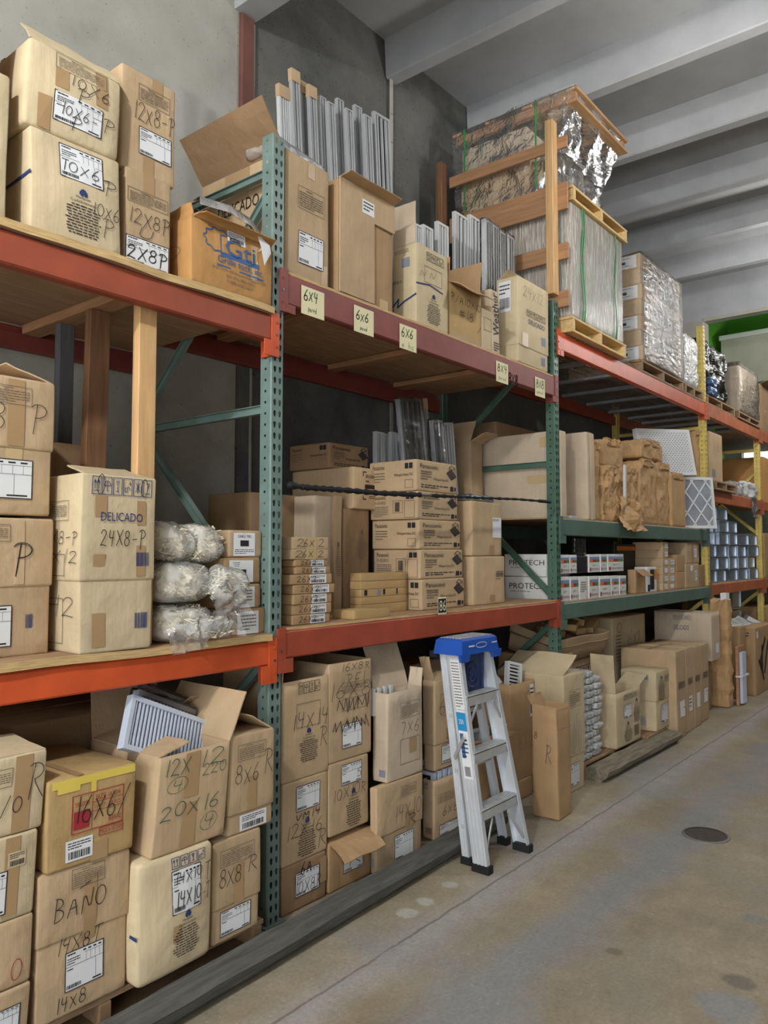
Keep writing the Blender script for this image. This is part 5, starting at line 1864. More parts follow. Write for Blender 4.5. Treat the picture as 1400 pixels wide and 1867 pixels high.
# stickers on the left rail
A = LF
def rail_sticker(k0, k1, mat, ink=True, wid=.056):
    p, q = A[0].lerp(A[1], k0) - tc, A[0].lerp(A[1], k1) - tc
    a = (q - p)
    S = Surf(p + Vector((-.0045, .012 + wid, 0)), (0, -1, 0), a.normalized(), (-1, 0, 0), wid, a.length)
    mb = MB(); s_quad(mb, S, 0, 0, 1, 1, 0, 1, 1)
    o = mb.build('sticker', mat, rl)
    return S, o
S, o = rail_sticker(.74, .97, 'paper_white')
mb = MB(); s_para(mb, S, .1, .03, .9, .97, 16, .001, random.Random(4)); mb.build('print', 'ink_grey', o)
S, o = rail_sticker(.42, .735, 'paper_white')
mb = MB(); s_para(mb, S, .15, .3, .85, .6, 5, .001, random.Random(5)); s_bar(mb, S, .2, .04, .8, .18, .001, random.Random(6)); mb.build('print', 'ink_black', o)
mb = MB(); s_quad(mb, S, 0, .7, 1, .97, .001, 1, 1); mb.build('print', 'ink_teal', o)
mb = MB(); s_quad(mb, S, .1, .3, .5, .66, .001, 1, 1); mb.build('print', 'ink_blue', o)
mb = MB(); s_text(mb, S, .2, .8, .7, .87, '250', .002); mb.build('number', 'paper_white', o)

# ================================================================== middle bay, middle shelf
rows = [978, 1001, 1020, 1033, 1047, 1066, 1084, 1103, 1122]
zc = Z2L
lbs = ['lowest flat carton of the 26x2 stack beside the post', 'second flat carton from the bottom of the 26x2 stack', 'third flat carton from the bottom of the 26x2 stack', 'fourth flat carton from the bottom of the 26x2 stack', 'middle flat carton of the 26x2 stack',
       'fourth flat carton from the top of the 26x2 stack', 'third flat carton from the top of the 26x2 stack, open at its left end', 'second flat carton from the top of the 26x2 stack', 'topmost flat carton of the 26x2 stack with clear tape']
for i, py in enumerate(rows[::-1]):
    rng = random.Random(i)
    ztop = AT(533, py, Y=.05).z
    pl, pr = ((533, 602), (533, 603), (534, 606), (536, 609), (528, 604), (540, 601), (538, 599), (529, 598), (532, 598))[i]
    a, b = AT(pl, py, Y=.05), AT(pr, py, Y=.05)
    dec = [('hand', 'F', .15, .2, .6, .85, '26X2', 'k', .005)]
    if i < 7:
        dec += [('stick', 'F', .45, .04, .85, .96)]
    else:
        dec = [('tape', 'F', .36, 0, .66, 1, 'tape_clear'), ('hand', 'F', .12, .2, .3, .85, '2', 'k', .005), ('hand', 'F', .3, .2, .58, .85, '6X', 'k', .005), ('hand', 'F', .7, .2, .85, .85, '2', 'k', .005)]
    carton(lbs[i], a.x, b.x, .05, .34, zc, ztop - .002, mat='kraft_brown' if i < 7 else 'kraft', dec=dec, rot=rng.uniform(-2, 2), seam=False, warp=.003, r=.003, nz=2, group='flat cartons marked 26x2 stacked beside the post', name='flat_carton')
    zc = ztop
CX('tall plain carton behind the flat 26x2 stack', 573, 607, 903, .48, Z2L, d=.45, mat='kraft_pale', pb=516)
CX('narrow tall carton wedged next to the tall plain carton', 609, 624, 903, .46, Z2L, d=.45, mat='kraft', dec=[('man', 'F', .2, .3, .9, .6, 'y')])
a, b = AT(627, 927, Y=.46), AT(673, 927, Y=.46)
carton('tall dark carton carrying the fan carton near the rear', a.x, b.x, .46, .5, Z2L, a.z, mat='kraft_dark', dec=[('man', 'F', .5, .5, .9, .8, 'y')])
zz = a.z
a, b = AT(645, 850, Y=.44), AT(699, 848, Y=.44)
carton('fan carton with corner marks resting on the tall dark carton', a.x, b.x, .44, .52, zz + .002, a.z, mat='kraft', name='fan_carton', dec=[('txt', 'F', .38, .76, .66, .84, 'BROAN', 'k'), ('lines', 'F', .38, .64, .56, .72, 1, 'k'), ('fill', 'F', .36, .5, .72, .6, 'k'), ('fan', 'F', .66, .55, .95, .85), ('line', 'F', 0, 0, 1, 1, 'k', .006, [(.3, .8), (.3, .9), (.4, .9)]), ('line', 'F', 0, 0, 1, 1, 'k', .006, [(.3, .32), (.3, .24), (.4, .24)]), ('fill', 'F', .82, .2, .94, .46, 'k'), ('lines', 'F', .5, .26, .78, .34, 2, 'k')])
zz = a.z


def pan_dec(top=False, variant=0):
    d = [('txt', 'F', .08, .74, .52, .88, 'Panasonic', 'k'), ('lines', 'F', .1, .36, .36, .68, 4, 'y'), ('txt', 'F', .1, .58, .36, .66, 'FV-0510VS1', 'y'), ('txt', 'F', .4, .36, .78, .47, 'WhisperValue DC', 'k'), ('fan', 'F', .72, .4, .98, .95), ('lines', 'F', .1, .1, .78, .24, 2, 'k'), ('fill', 'F', .82, .08, .9, .24, 'k'), ('fill', 'F', .925, .1, .965, .22, 'k')]
    if variant == 0:
        d += [('txt', 'L', .54, .46, .94, .58, 'WhisperValue DC', 'k'), ('fill', 'L', .77, .72, .84, .9, 'k'), ('fill', 'L', .855, .72, .93, .9, 'k'), ('rect', 'L', .77, .1, .93, .36, 'y'), ('txt', 'L', .08, .74, .34, .88, 'Panasonic', 'k'), ('lines', 'L', .08, .3, .34, .66, 4, 'y')]
    else:
        d += [('txt', 'L', .08, .74, .34, .88, 'Panasonic', 'k'), ('txt', 'L', .08, .56, .34, .68, 'FV-0510VS1', 'y'), ('lines', 'L', .08, .1, .4, .5, 6, 'y'), ('fill', 'L', .77, .72, .84, .9, 'k'), ('fill', 'L', .855, .72, .93, .9, 'k'), ('bar', 'L', .54, .28, .64, .62, 'k'), ('rect', 'L', .5, .24, .7, .68, 'y'), ('rect', 'L', .74, .06, .94, .66, 'y')]
    return d


zc = Z2L
for i, (pl, pr, pt) in enumerate(((769, 846, 1056), (767, 843, 1001), (764, 839, 946), (761, 834, 894), (759, 832, 836))):
    Yc = .12
    a, b = AT(pl, pt, Y=Yc), AT(pr, pt, Y=Yc)
    carton(('lowest fan carton in the stack of five', 'fan carton second from the bottom of the stack of five', 'middle fan carton of the stack of five', 'fan carton second from the top, behind the bungee cord', 'top fan carton of the stack of five')[i],
           a.x, b.x, Yc, .36, zc, a.z - .002, mat='kraft', dec=pan_dec(variant=i % 2), name='fan_carton', group='fan cartons stacked on the middle shelf', warp=.002)
    zc = a.z
a, b = AT(600, 806, Y=.62), AT(671, 806, Y=.62)
carton('fan carton in shadow at the back, above the corner-marked fan carton', a.x, b.x, .62, .34, zz + .002, a.z + .002, mat='kraft_dark', dec=pan_dec(), name='fan_carton')  # same carton as the stack, shade at the back put into its darker board
zc = Z2L
for i, py in enumerate((1103, 1089, 1075, 1060, 1045)):
    a, b = AT(658, py, Y=.2), AT(742, py, Y=.2)
    o = carton(('lowest small flat carton in front of the fan cartons', 'small flat carton second from the shelf in front of the fan cartons', 'small flat carton with a slotted front, middle of its stack', 'small flat carton second from the top in front of the fan cartons', 'topmost small flat carton in front of the fan cartons')[i],
           a.x, min(b.x, 1.27), .2, .08, zc, a.z - .0015, mat='kraft_ocher', seam=False, warp=.001, r=.002, nz=2, name='flat_carton', group='small flat cartons in front of the fan cartons',
           dec=[('fill', 'F', .06, .2, .12, .95, 'd'), ('fill', 'F', .34, .2, .4, .95, 's'), ('fill', 'F', .46, .2, .5, .95, 'd'), ('fill', 'F', .75, .2, .78, .95, 'd')] if i == 2 else ())
    zc = a.z
a, b = AT(660, 1104, Y=.03), AT(706, 1104, Y=.03)
carton('single flat carton lying on the shelf board left of its stack', a.x - .06, b.x + .02, .03, .15, Z2L, Z2L + .045, mat='kraft_ocher', seam=False, warp=.001, r=.002, nz=2, name='flat_carton')
xa, xb, z = CX('brown carton with printed model text, lower of the pair right of the fan cartons', 863, 920, 1014, .11, Z2L, d=.4, mat='kraft', dec=[('lines', 'F', .7, .5, .95, .7, 4, 'y'), ('txt', 'F', .7, .58, .92, .66, 'BROAN 684EH', 'k'), ('tape', 'F', .5, .05, .66, .2)])
xa, xb, z2 = CX('brown carton with a white product sticker, upper of the pair right of the fan cartons', 860, 914, 913, .11, z + .002, d=.38, mat='kraft', dec=[('fill', 'F', .68, .34, .98, .72, 'w'), ('txt', 'F', .7, .65, .9, .7, 'BROAN', 'k', 0), ('lines', 'F', .72, .4, .95, .62, 4, 'k'), ('tape', 'F', .6, .02, .74, .2)])
mb = crumple((xb - xa) * .8, .22, .045, .02, 10, 4, 12, .02)
o = mb.build('foil_packet', 'galvanised', loc=((xa + xb) / 2, .13, z2 + .003), smooth=False)
tag(o, 'crumpled shiny foil packet on the carton with the white sticker', 'packet')
# grilles standing behind the fan cartons
for i, (pl, pt, pr, Y, lean, n, lb, cap) in enumerate(((686, 786, 702, .60, 0, 2, 'short silver grille standing left behind the fan cartons', 0), (701, 790, 714, .62, 0, 2, 'second short silver grille behind the fan cartons', 0), (714, 787, 729, .60, 0, 2, 'third short silver grille behind the fan cartons', 0),
                                               (726, 722, 768, .56, -9, 4, 'tall capped grille leaning behind the fan cartons', 0), (757, 724, 778, .64, -9, 3, 'tall grille with a card cap behind the leaning grille', 1), (788, 764, 806, .55, -7, 2, 'film wrapped grille right behind the fan cartons', 0), (806, 768, 826, .58, -7, 3, 'rightmost grille behind the fan cartons', 0))):
    a, b = AT(pl, pt, Y=Y), AT(pr, pt, Y=Y)
    h = a.z - Z2L
    dx = math.tan(math.radians(-lean)) * h
    grille(lb, max(.06, b.x - a.x), h / math.cos(math.radians(lean)), ((a.x + b.x) / 2 + dx, Y, Z2L), (0, math.radians(lean), 0), .03, 'grille_silver', n, cap=bool(cap), group='grilles standing behind the fan cartons', wrapped=(i in (3, 5)))
xa, xb, z = CX('open kraft carton with a raised flap behind the carton pair', 858, 880, 805, .62, Z2L, d=.36, mat='kraft', open_top=True, flaps=[('F', .15, 150, .02, .02), ('L', .2, 60)])
a = AT(925, 985, Y=.45)
grille('slim silver grille leaning in the corner by the second post', .09, .46, (2.56, .50, Z2L), (0, math.radians(-8), math.radians(35)), .03, 'grille_silver', 3, name='slim_grille')

# black bungee cord stretched between the posts
t = thing('bungee_cord', 'black braided bungee cord stretched across the middle shelf', 'bungee cord', (1.4, -.03, 1.95))
tl = Vector((1.4, -.03, 1.95))
key = [(524, 884), (560, 889), (620, 893), (690, 899), (760, 902), (820, 905), (880, 908), (940, 910), (1003, 915)]
pts = []
for i in range(len(key) - 1):
    p, q = AT(*key[i], Y=-.03), AT(*key[i + 1], Y=-.03)
    for k in range(12):
        pts.append(p.lerp(q, k / 12) - tl)
pts.append(AT(*key[-1], Y=-.03) - tl)
rad = [(.0135 if i < 60 else .010) + .003 * math.sin(i * 2.2) for i in range(len(pts))]
MB().tube(pts[8:50], rad[8:50], 8).build('cord', 'cord_black', t, smooth=True)
MB().tube(pts[53:], [r * .8 for r in rad[53:]], 8).build('cord', 'cord_black', t, smooth=True)
MB().tube(pts[:10], [.005, .016, .018, .018, .017, .015, .013, .012, .011, .01], 8).build('hook', 'rubber_black', t, smooth=True)
MB().tube(pts[49:55], .008, 8).build('hook', 'steel_dark', t, smooth=True)
MB().tube(pts[-5:], .012, 8).build('hook', 'rubber_black', t, smooth=True)

# ================================================================== middle bay, top shelf
xa, xb, zC1 = CX('tall kraft carton with DELICADO on its side behind the near post, big flap raised', 519, 600, 270, .025, Z2H, d=.62, mat='kraft', flaps=[('L', .24, 128, .0, .0, 'kraft_dark')], seam=False, dec=[
    ('ship', 'F', .3, .13, .86, .39), ('para', 'F', .28, .58, .88, .76, 7), ('tape', 'F', .5, .86, .66, .99), ('tape', 'F', .82, .0, .96, .18), ('txt', 'L', .22, .63, .72, .73, 'DELICADO', 'k'), ('tape', 'L', .3, .72, .6, .99)])
t0 = thing('hardware_packet', 'clear packet of small metal parts on the tall carton behind the near post', 'packet', ((xa + xb) / 2 + .02, .06, zC1 + .006), (0, 0, math.radians(8)))
rng = random.Random(9)
mb = MB()
for k in range(40):
    x, y, z = rng.uniform(-.15, .15), rng.uniform(.03, .2), rng.uniform(.012, .05)
    mb.bar((x - .03, y, z), (x + .03, y + rng.uniform(-.02, .02), z), .012, .006)
mb.build('metal_parts', 'galvanised', t0)
crumple(.38, .24, .065, .02, 9, 31, 12, .03).build('bag_film', 'film_bag', t0, smooth=True)
xa, xb, zC2 = CX('kraft carton with the right side of its front cut away', 617, 716, 322, .03, Z2H, d=.4, mat='kraft_brown', warp=.004, seam=False, flaps=[('F', .08, 170, .02)], dec=[('tape', 'F', .74, .02, .9, .1, 'tape_clear')])
t0 = bpy.data.objects[[o.name for o in bpy.data.objects if o.get('label') == 'kraft carton with the right side of its front cut away'][0]]
w_, h_ = xb - xa, zC2 - Z2H
MB().box(-w_ / 2, w_ / 2 * .22, -.014, -.006, .012, h_).build('front_panel', 'kraft', t0)
MB().box(w_ / 2 * .22, w_ / 2, -.014, -.006, h_ * .74, h_).build('front_panel', 'kraft', t0)
S = Surf((-w_ / 2, -.014, 0), (1, 0, 0), (0, 0, 1), (0, -1, 0), w_, h_)
mb = MB(); s_quad(mb, S, .38, .79, .6, .91, .001, 1, 1); o = mb.build('label', 'paper_white', t0)
mb = MB(); s_para(mb, S, .4, .81, .58, .9, 3, .002, rng); mb.build('print', 'ink_black', o)
mb = MB(); s_quad(mb, S, .34, .02, .44, .2, .001, 1, 1); mb.build('tape', 'tape', t0)
# long grilles standing behind
GL = [(508, 150, 529, .60, 4, 1), (531, 122, 546, .58, 2, 1), (548, 145, 562, .64, 2, 1), (563, 152, 577, .60, 2, 1), (584, 172, 595, .62, 1, 0), (598, 182, 611, .57, 2, 0), (615, 176, 627, .62, 1, 0), (631, 194, 644, .57, 2, 0), (647, 188, 660, .63, 2, 0), (664, 205, 678, .57, 2, 0), (682, 199, 711, .60, 3, 0)]
GN = ['leftmost card-capped bar grille behind the near post top', 'tallest card-capped bar grille behind the near post top', 'third card-capped bar grille from the near post top', 'fourth long bar grille from the near post top', 'fifth long bar grille from the near post top', 'sixth long bar grille from the near post top', 'sixth from the right among the long bar grilles', 'fourth from the right among the long bar grilles', 'third from the right among the long bar grilles', 'second from the right among the long bar grilles', 'rightmost wide bar grille above the cut-away carton']
for (pl, pt, pr, Y, n, cap), lb in zip(GL, GN):
    a, b = AT(pl, pt, Y=Y), AT(pr, pt, Y=Y)
    h = a.z - Z2H
    lean = -3.5
    grille(lb, b.x - a.x, h, ((a.x + b.x) / 2 + math.tan(math.radians(3.5)) * h, Y, Z2H), (0, math.radians(lean), 0), .025, 'grille_white' if n > 3 else 'grille_silver', n, cap=bool(cap), group='long bar grilles on the top shelf', name='long_grille')
p = AT(585, 300, Y=.45)
grille('clear bagged grille bundle in front of the long bar grilles', .16, .62, (.66, .46, Z2H + .0), (0, math.radians(-2), 0), .04, 'grille_silver', 3, name='bagged_grille', wrapped=True)
xa, xb, zC3 = CX('open kraft carton with recycled print and a tall raised side flap', 758, 816, 440, .02, Z2H, d=.17, mat='kraft_light', open_top=True, warp=.006, flaps=[('L', .24, 90, .0, 0, 'kraft_pale'), ('B', .1, 80)], dec=[
    ('icons', 'F', .3, .84, .86, .94, 4, 'k'), ('rect', 'F', .25, .56, .78, .76, 'y'), ('hand', 'F', .1, .6, .6, .72, '~~', 'y'), ('man', 'F', .3, .06, .76, .44), ('line', 'F', 0, 0, 1, 1, 'n', .008, [(.0, .5), (.4, .54), (.8, .5)]),
    ('txt', 'L', .1, .9, .7, .95, '100% RECICLADO', 'y'), ('bar', 'L', .4, .72, .75, .84, 's'), ('txt', 'L', .0, .53, .4, .57, 'FIRMA Y', 'k'), ('line', 'L', 0, 0, 1, 1, 'n', .01, [(.0, .26), (.25, .34), (.2, .24), (.5, .3), (1, .36)])])
xa, xb, zC4 = CX('kraft carton marked P/A 10x10 with a large drooping flap', 819, 876, 512, .03, Z2H, d=.42, mat='kraft_ocher', open_top=True, warp=.007, flaps=[('F', .16, 195, .0, .04, 'kraft_brown'), ('R', .24, 95, .02, .02, 'kraft_brown'), ('L', .16, 80, .02, .0, 'kraft_brown')], dec=[('hand', 'F', .04, .66, .96, .82, 'P/A10X10', 'k', .006), ('hand', 'F', .3, .42, .7, .6, '#18', 'k', .006), ('hand', 'F', .85, .26, .98, .4, '1', 'k', .006), ('tape', 'F', .02, .0, .98, .12, 'tape')])
xa, xb, z = CX('narrow kraft carton between the drooping-flap carton and the lettered strip', 878, 897, 560, .03, Z2H, d=.3, mat='kraft_light', dec=[('rect', 'F', .2, .5, .9, .8)])
a, b = AT(898, 528, Y=.03), AT(910, 528, Y=.03)
carton('slim lettered carton with sideways bold text beside the two-part white carton', a.x, b.x + .01, .03, .3, Z2H, a.z, mat='kraft_pale', dec=[('txt', 'F', .12, .3, .9, .96, 'Weather', 'k', 90), ('lines', 'F', .1, .05, .9, .2, 4, 'k')], lean=(-.03, 0))
xa, xb, zC6 = CX('two-part pale carton marked 24x12 DELICADO at the end of the top shelf', 943, 997, 502, .0, Z2H, d=.2, mat='kraft_light', lid=.2, pb=906, flaps=[('B', .1, 40)], dec=[
    ('hand', 'F', .15, .78, .8, .92, '24X12', 'y', .005), ('icons', 'F', .26, .58, .9, .65, 6, 'k'), ('txt', 'F', .32, .49, .86, .545, 'DELICADO', 'n'), ('bar', 'F', .76, .3, .9, .4, 's'), ('bar', 'F', .76, .06, .9, .16, 's'), ('tape', 'F', .1, .2, .3, .36), ('stick', 'L', .1, .6, .7, .96)])
for i, (pl, pt, pr, Y, lb, wr) in enumerate(((757, 406, 772, .36, 'short grille end seen left of the white strip bundle', 0), (772, 408, 790, .40, 'second grille end left of the white strip bundle', 0), (798, 402, 818, .46, 'third grille end left of the white strip bundle', 0), (830, 384, 855, .50, 'black backed grille end above the drooping flap', 0), (857, 390, 880, .50, 'second black backed grille end above the drooping flap', 0), (884, 398, 896, .24, 'film wrapped strip grille left in the white bundle', 1), (897.5, 408, 909, .24, 'film wrapped strip grille in the middle of the white bundle', 1), (910.5, 420, 921, .24, 'film wrapped strip grille right in the white bundle', 1), (925, 427, 937, .24, 'single wrapped strip grille beside the pale two-part carton', 1))):
    a, b = AT(pl, pt, Y=Y), AT(pr, pt, Y=Y)
    if b.x > 2.76:
        s = 2.76 - b.x
        a.x += s; b.x += s
    grille(lb, b.x - a.x, a.z - Z2H, ((a.x + b.x) / 2, Y, Z2H), (0, 0, 0), .03, 'grille_white', 2 if wr else 3, group='grille ends above the top shelf cartons', name='strip_grille', wrapped=bool(wr))

# ================================================================== third bay, top: wooden barrier on the second post
tag(MB().cbar((0, 0, 0), (0, 0, 1.33), .085, .06, .003, (0, 1, 0)).build('wooden_stud', 'wood_pine', loc=(2.845, .025, 3.557)), 'tall pine stud standing on top of the second green post', 'wood stud')
tag(MB().cbar((0, 0, 0), (0, 0, 1.33), .085, .06, .003, (0, 1, 0)).build('wooden_stud', 'wood_brown', loc=(2.845, 1.03, 3.557)), 'brown stud against the wall behind the plank barrier', 'wood stud')
for (pt, pb_, y1, lb) in ((247, 267, .98, 'topmost barrier plank crossing behind the pine stud'), (331, 381, .98, 'wide barrier plank level with the upper pallet'), (442, 472, .9, 'knotty barrier plank in the middle of the wrapped pallet'), (529, 559, .9, 'lowest barrier plank near the second post top')):
    zt, zb = AT(1031, pt, X=2.9).z, AT(1031, pb_, X=2.9).z
    hh = max(.09, zt - zb)
    o = MB().cbar((0, 0, 0), (0, y1 + .08, 0), .022, hh, .003).build('barrier_plank', 'wood_plank', loc=(2.901, -.08, zt - hh / 2))
    tag(o, lb, 'plank', 'planks of the barrier')


# ---- shrink wrapped pallet
PX0, PX1 = 3.0, 4.0
pallet('new pine pallet under the tall shrink wrapped load', PX0 - .03, PX1 + .03, -.07, .95, Z3H, .12, 'pallet_pine')
t = carton('tall shrink wrapped load of brown cartons with green straps', PX0, PX1, -.05, .96, Z3H + .123, 4.305, mat='kraft_dark', name='wrapped_load', cat='pallet load', seam=False, warp=.003, dec=[('lines', 'F', .1, .5, .9, .51, 1, 'y'), ('fill', 'L', .6, .52, .78, .62, 'w')])
w_, h_, d_ = PX1 - PX0, 4.305 - Z3H - .123, .96
body_mesh(w_ + .014, d_ + .014, 0.0, h_ + .004, lambda p: p + Vector((0, -.007, 0)) + noise.noise_vector(p * 6) * .004, .012, nz=14).build('shrink_film', 'film_wrap', t, smooth=True)
for x in (-.33, -.3, .32):
    MB().tube([(x + .02 * math.sin(k * .9), -.018, h_ * k / 10) for k in range(11)], .006, 5).build('strap', 'strap_green', t)
t2 = pallet('upturned pine pallet on top of the tall shrink wrapped load', PX0 - .01, PX1 + .07, -.08, .93, 4.315, .115, 'pallet_pine')
# ---- wrapped load above with an overhanging pallet
t = thing('wrapped_crate', 'clear film wrapped crate with a wooden pallet on top above the barrier planks', 'crate', (3.45, 0, 4.44))
MB().box(-.42, .42, .3, .95, .004, .36).build('inner_carton', 'kraft', t)
MB().box(-.4, .4, .34, .95, .362, .62).build('inner_carton', 'kraft_pale', t)
fz = .63
for x in (-.46, 0, .46):
    MB().cbar((x, -.12, fz + .035), (x, .96, fz + .035), .045, .07, .003).build('pallet_stringer', 'wood_plank', t)
for y in (-.1, .28, .62, .94):
    MB().cbar((-.5, y, fz + .082), (.5, y, fz + .082), .09, .022, .003).build('pallet_board', 'wood_plank_x', t)
MB().cbar((-.5, -.1, fz - .012), (.5, -.1, fz - .012), .09, .022, .003).build('pallet_board', 'wood_plank_x', t)
sheet((-.505, .98, fz + .1), (-.505, -.13, fz + .1), (-.47, .98, .0), (-.45, .22, .0), 26, 18, .06, 3.2, 2).build('film', 'film_crinkle', t, smooth=True)
sheet((-.505, -.135, fz + .1), (.505, -.135, fz + .1), (-.45, .24, .0), (.45, .24, .0), 22, 18, .06, 3.2, 5).build('film', 'film_clear', t, smooth=True)
sheet((-.5, -.13, fz + .1), (.5, -.13, fz + .1), (-.5, .97, fz + .1), (.5, .97, fz + .1), 10, 10, .01, 3, 6).build('film', 'film_clear', t, smooth=True)
crumple(.42, .2, .3, .06, 5, 12, 14, .06).build('film_bunch', 'film_crinkle', t, smooth=True).location = (-.2, .02, .02)
crumple(.34, .16, .32, .06, 5, 15, 14, .05).build('film_bunch', 'film_crinkle', t, smooth=True).location = (.25, .04, .0)
for y in (.86, .2):
    MB().bar((-.512, y, .02), (-.512, y, fz + .1), .004, .022, (1, 0, 0)).build('strap', 'strap_green', t)

# ---- stack of labelled cartons
pallet('pallet under the labelled carton stack', 4.56, 5.76, .0, .72, Z3H, .115, 'pallet_old')
x0, x1 = 4.62, 5.74
zb = Z3H + .118
lh = (4.43 - zb) / 7
t = thing('wrapped_carton_stack', 'clear wrapped stack of brown cartons with white labels on the top shelf', 'carton stack', ((x0 + x1) / 2, .01, zb))
hw = (x1 - x0) / 2
for L in range(7):
    n = 2 if L % 2 == 0 else 5
    for i in range(n):
        a, b = -hw + 2 * hw * i / n + .002, -hw + 2 * hw * (i + 1) / n - .002
        off = Vector(((a + b) / 2, .004 * ((L * 7 + i * 3) % 4), L * lh))
        wp_ = lambda p, off=off, L=L, i=i: p + off + noise.noise_vector(p * 4 + Vector((L * 3, i, 0))) * .002
        bo = body_mesh(b - a, .66, 0, lh - .002, wp_, .004, nz=2).build('carton', 'kraft', t, smooth=True)
        if n == 5:
            S = Surf(off + Vector((-(b - a) / 2, 0, 0)), (1, 0, 0), (0, 0, 1), (0, -1, 0), b - a, lh)
            u0, u1 = .3, .78
        elif i == 0:
            S = Surf(off + Vector((-(b - a) / 2, .66, 0)), (0, -1, 0), (0, 0, 1), (-1, 0, 0), .66, lh)
            u0, u1 = .42, .95
        else:
            continue
        mb = MB(); s_quad(mb, S, u0, .1, u1, .92, .003, 1, 1)
        mb.build('label', 'paper_white', bo)
        U = lambda x: u0 + (u1 - u0) * x
        mb = MB(); s_quad(mb, S, U(.3), .4, U(.7), .58, .004, 1, 1); s_para(mb, S, U(.15), .66, U(.85), .82, 2, .004, random.Random(i)); s_para(mb, S, U(.2), .16, U(.8), .32, 2, .004, random.Random(L))
        mb.build('print', 'ink_black', bo)
body_mesh(x1 - x0 + .03, .70, 0, 7 * lh + .006, lambda p: p + Vector((0, -.02, 0)) + noise.noise_vector(p * 5) * .006, .015, nz=16).build('stretch_film', 'film_clear', t, smooth=True)
# ---- bubble wrapped block, black bundle and neighbours
pallet('pallet under the bubble wrapped block', 5.8, 6.42, .0, .8, Z3H, .11, 'pallet_old')
t = thing('wrapped_block', 'pale green bubble wrapped block beside the yellow post', 'package', (6.1, .02, Z3H + .112))
MB().box(-.22, .22, .02, .5, .0, .5).build('core', 'tarp_green', t)
crumple(.5, .56, .56, .03, 7, 3, 16, .04).build('bubble_wrap', 'film_bubble', t, smooth=True)
pallet('pallet under the black wrapped bundle', 6.56, 7.7, .0, .9, Z3H + .006, .11, 'pallet_old')
crm = crumple(1.1, .6, .66, .08, 4, 21, 24, .08)
o = crm.build('black_bundle', 'film_black', loc=(7.1, .06, Z3H + .13), smooth=True)
tag(o, 'black plastic wrapped bundle on the far top shelf', 'bundle')
for i in range(2):
    o = crumple(.26, .06, .1, .03, 9, 40 + i, 10, .025).build('blue_packet', 'blue_plastic', loc=(6.75, -.03, Z3H + .12 + .108 * i), smooth=True)
    tag(o, ('lower blue plastic packet beside the yellow post top', 'upper blue plastic packet beside the yellow post top')[i], 'packet')
carton('brown carton with a red and white label above the black bundle', 7.73, 8.2, .25, .5, Z3H + .01, 4.22, mat='kraft_dark', dec=[('fill', 'F', .3, .55, .9, .95, 'w'), ('fill', 'F', .3, .85, .9, .95, 'r', .001)])
pallet('pallet under the pale film wrapped carton', 7.74, 8.82, -.03, .2, Z3H + .006, .09, 'pallet_old')
t = carton('pale film wrapped carton at the end of the far top shelf', 7.85, 8.78, -.02, .22, Z3H + .1, 3.98, mat='kraft_pale', name='wrapped_carton', seam=False)
body_mesh(.96, .25, .0, .64, lambda p: p + Vector((0, -.012, 0)) + noise.noise_vector(p * 7) * .012, .02, nz=10).build('stretch_film', 'film_crinkle', t, smooth=True)

# ================================================================== third bay, upper middle shelf
xa, xb, z = CX('flat pale carton standing on edge just behind the second post', 1021, 1032, 784, .0, ZG1, d=.68, mat='kraft_pale', warp=.006, seam=False, dec=[('tape', 'L', .75, .82, .98, .94, 'tape_clear'), ('tape', 'L', .6, .4, .98, .5, 'tape_clear')])
CX('second flat pale carton standing on edge beside the paper bundles', 1069, 1083, 787, .0, ZG1, d=.62, mat='kraft_pale', warp=.007, seam=False, dec=[('tape', 'F', .3, .0, .6, 1.0, 'kraft_light')])
o = MB().cbar((0, 0, .012), (0, .2, .012), .1, .022, .003).build('metal_strip', 'aluminium', loc=(3.13, .01, ZG1))
tag(o, 'short aluminium strip lying between the two flat pale cartons', 'metal strip')
carton('large brown carton at the back behind the flat pale cartons', 3.15, 3.95, .7, .33, ZG1, 2.72, mat='kraft_dark')
carton('brown carton at the back with its top edges bent', 4.0, 4.6, .72, .3, ZG1, 2.5, mat='kraft_dark')


def paper_pack(label, pl, pr, pt, Y, z0, d, seed, amp=.04, freq=6, n=24, tag_cat='package', mat='paper_kraft', name='paper_bundle'):
    a, b = AT(pl, pt, Y=Y), AT(pr, pt, Y=Y)
    t = thing(name, label, tag_cat, ((a.x + b.x) / 2, Y, z0), group='brown paper bundles on the green shelf' if name == 'paper_bundle' else None)
    w, h = b.x - a.x - amp * .8, a.z - z0
    mb = crumple(w, d, h, amp, freq, seed, n, .02)
    mb.build('paper_wrap', mat, t)
    # gathered folds at the top front edge
    q = crumple(w * .7, .05, .07, .03, 14, seed + 9, 8, .015)
    q.build('gathered_end', mat, t).location = (0, -.012, h - .05)
    return a.x, b.x, a.z


paper_pack('narrow paper bundle against the second flat pale carton', 1084, 1093, 808, .06, ZG1, .5, 1, .02)
xa, xb, z = paper_pack('crumpled paper bundle under the boxy paper parcel', 1097, 1130, 850, .04, ZG1, .5, 2, .07, 5)
paper_pack('boxy paper parcel on top of the crumpled bundle', 1099, 1137, 799, .1, z + .03, .45, 3, .02, 3, 12)
paper_pack('paper bundle with a white strip at its side', 1139, 1163, 852, .04, ZG1, .45, 4, .04)
o = MB().cbar((0, 0, 0), (.02, 0, .5), .035, .02, .003, (0, 1, 0)).build('white_strip', 'grille_white', loc=(AT(1134, 900, Y=.02).x, .0, ZG1))
tag(o, 'white plastic strip standing between two paper bundles', 'strip')
sh = sheet(AT(1128, 905, Y=.02), AT(1162, 915, Y=.01), AT(1138, 968, Y=-.07), AT(1180, 968, Y=-.07), 16, 16, .07, 6, 3)
o = sh.build('loose_paper', 'paper_kraft')
tag(o, 'torn brown paper spilling over the green shelf edge', 'paper')
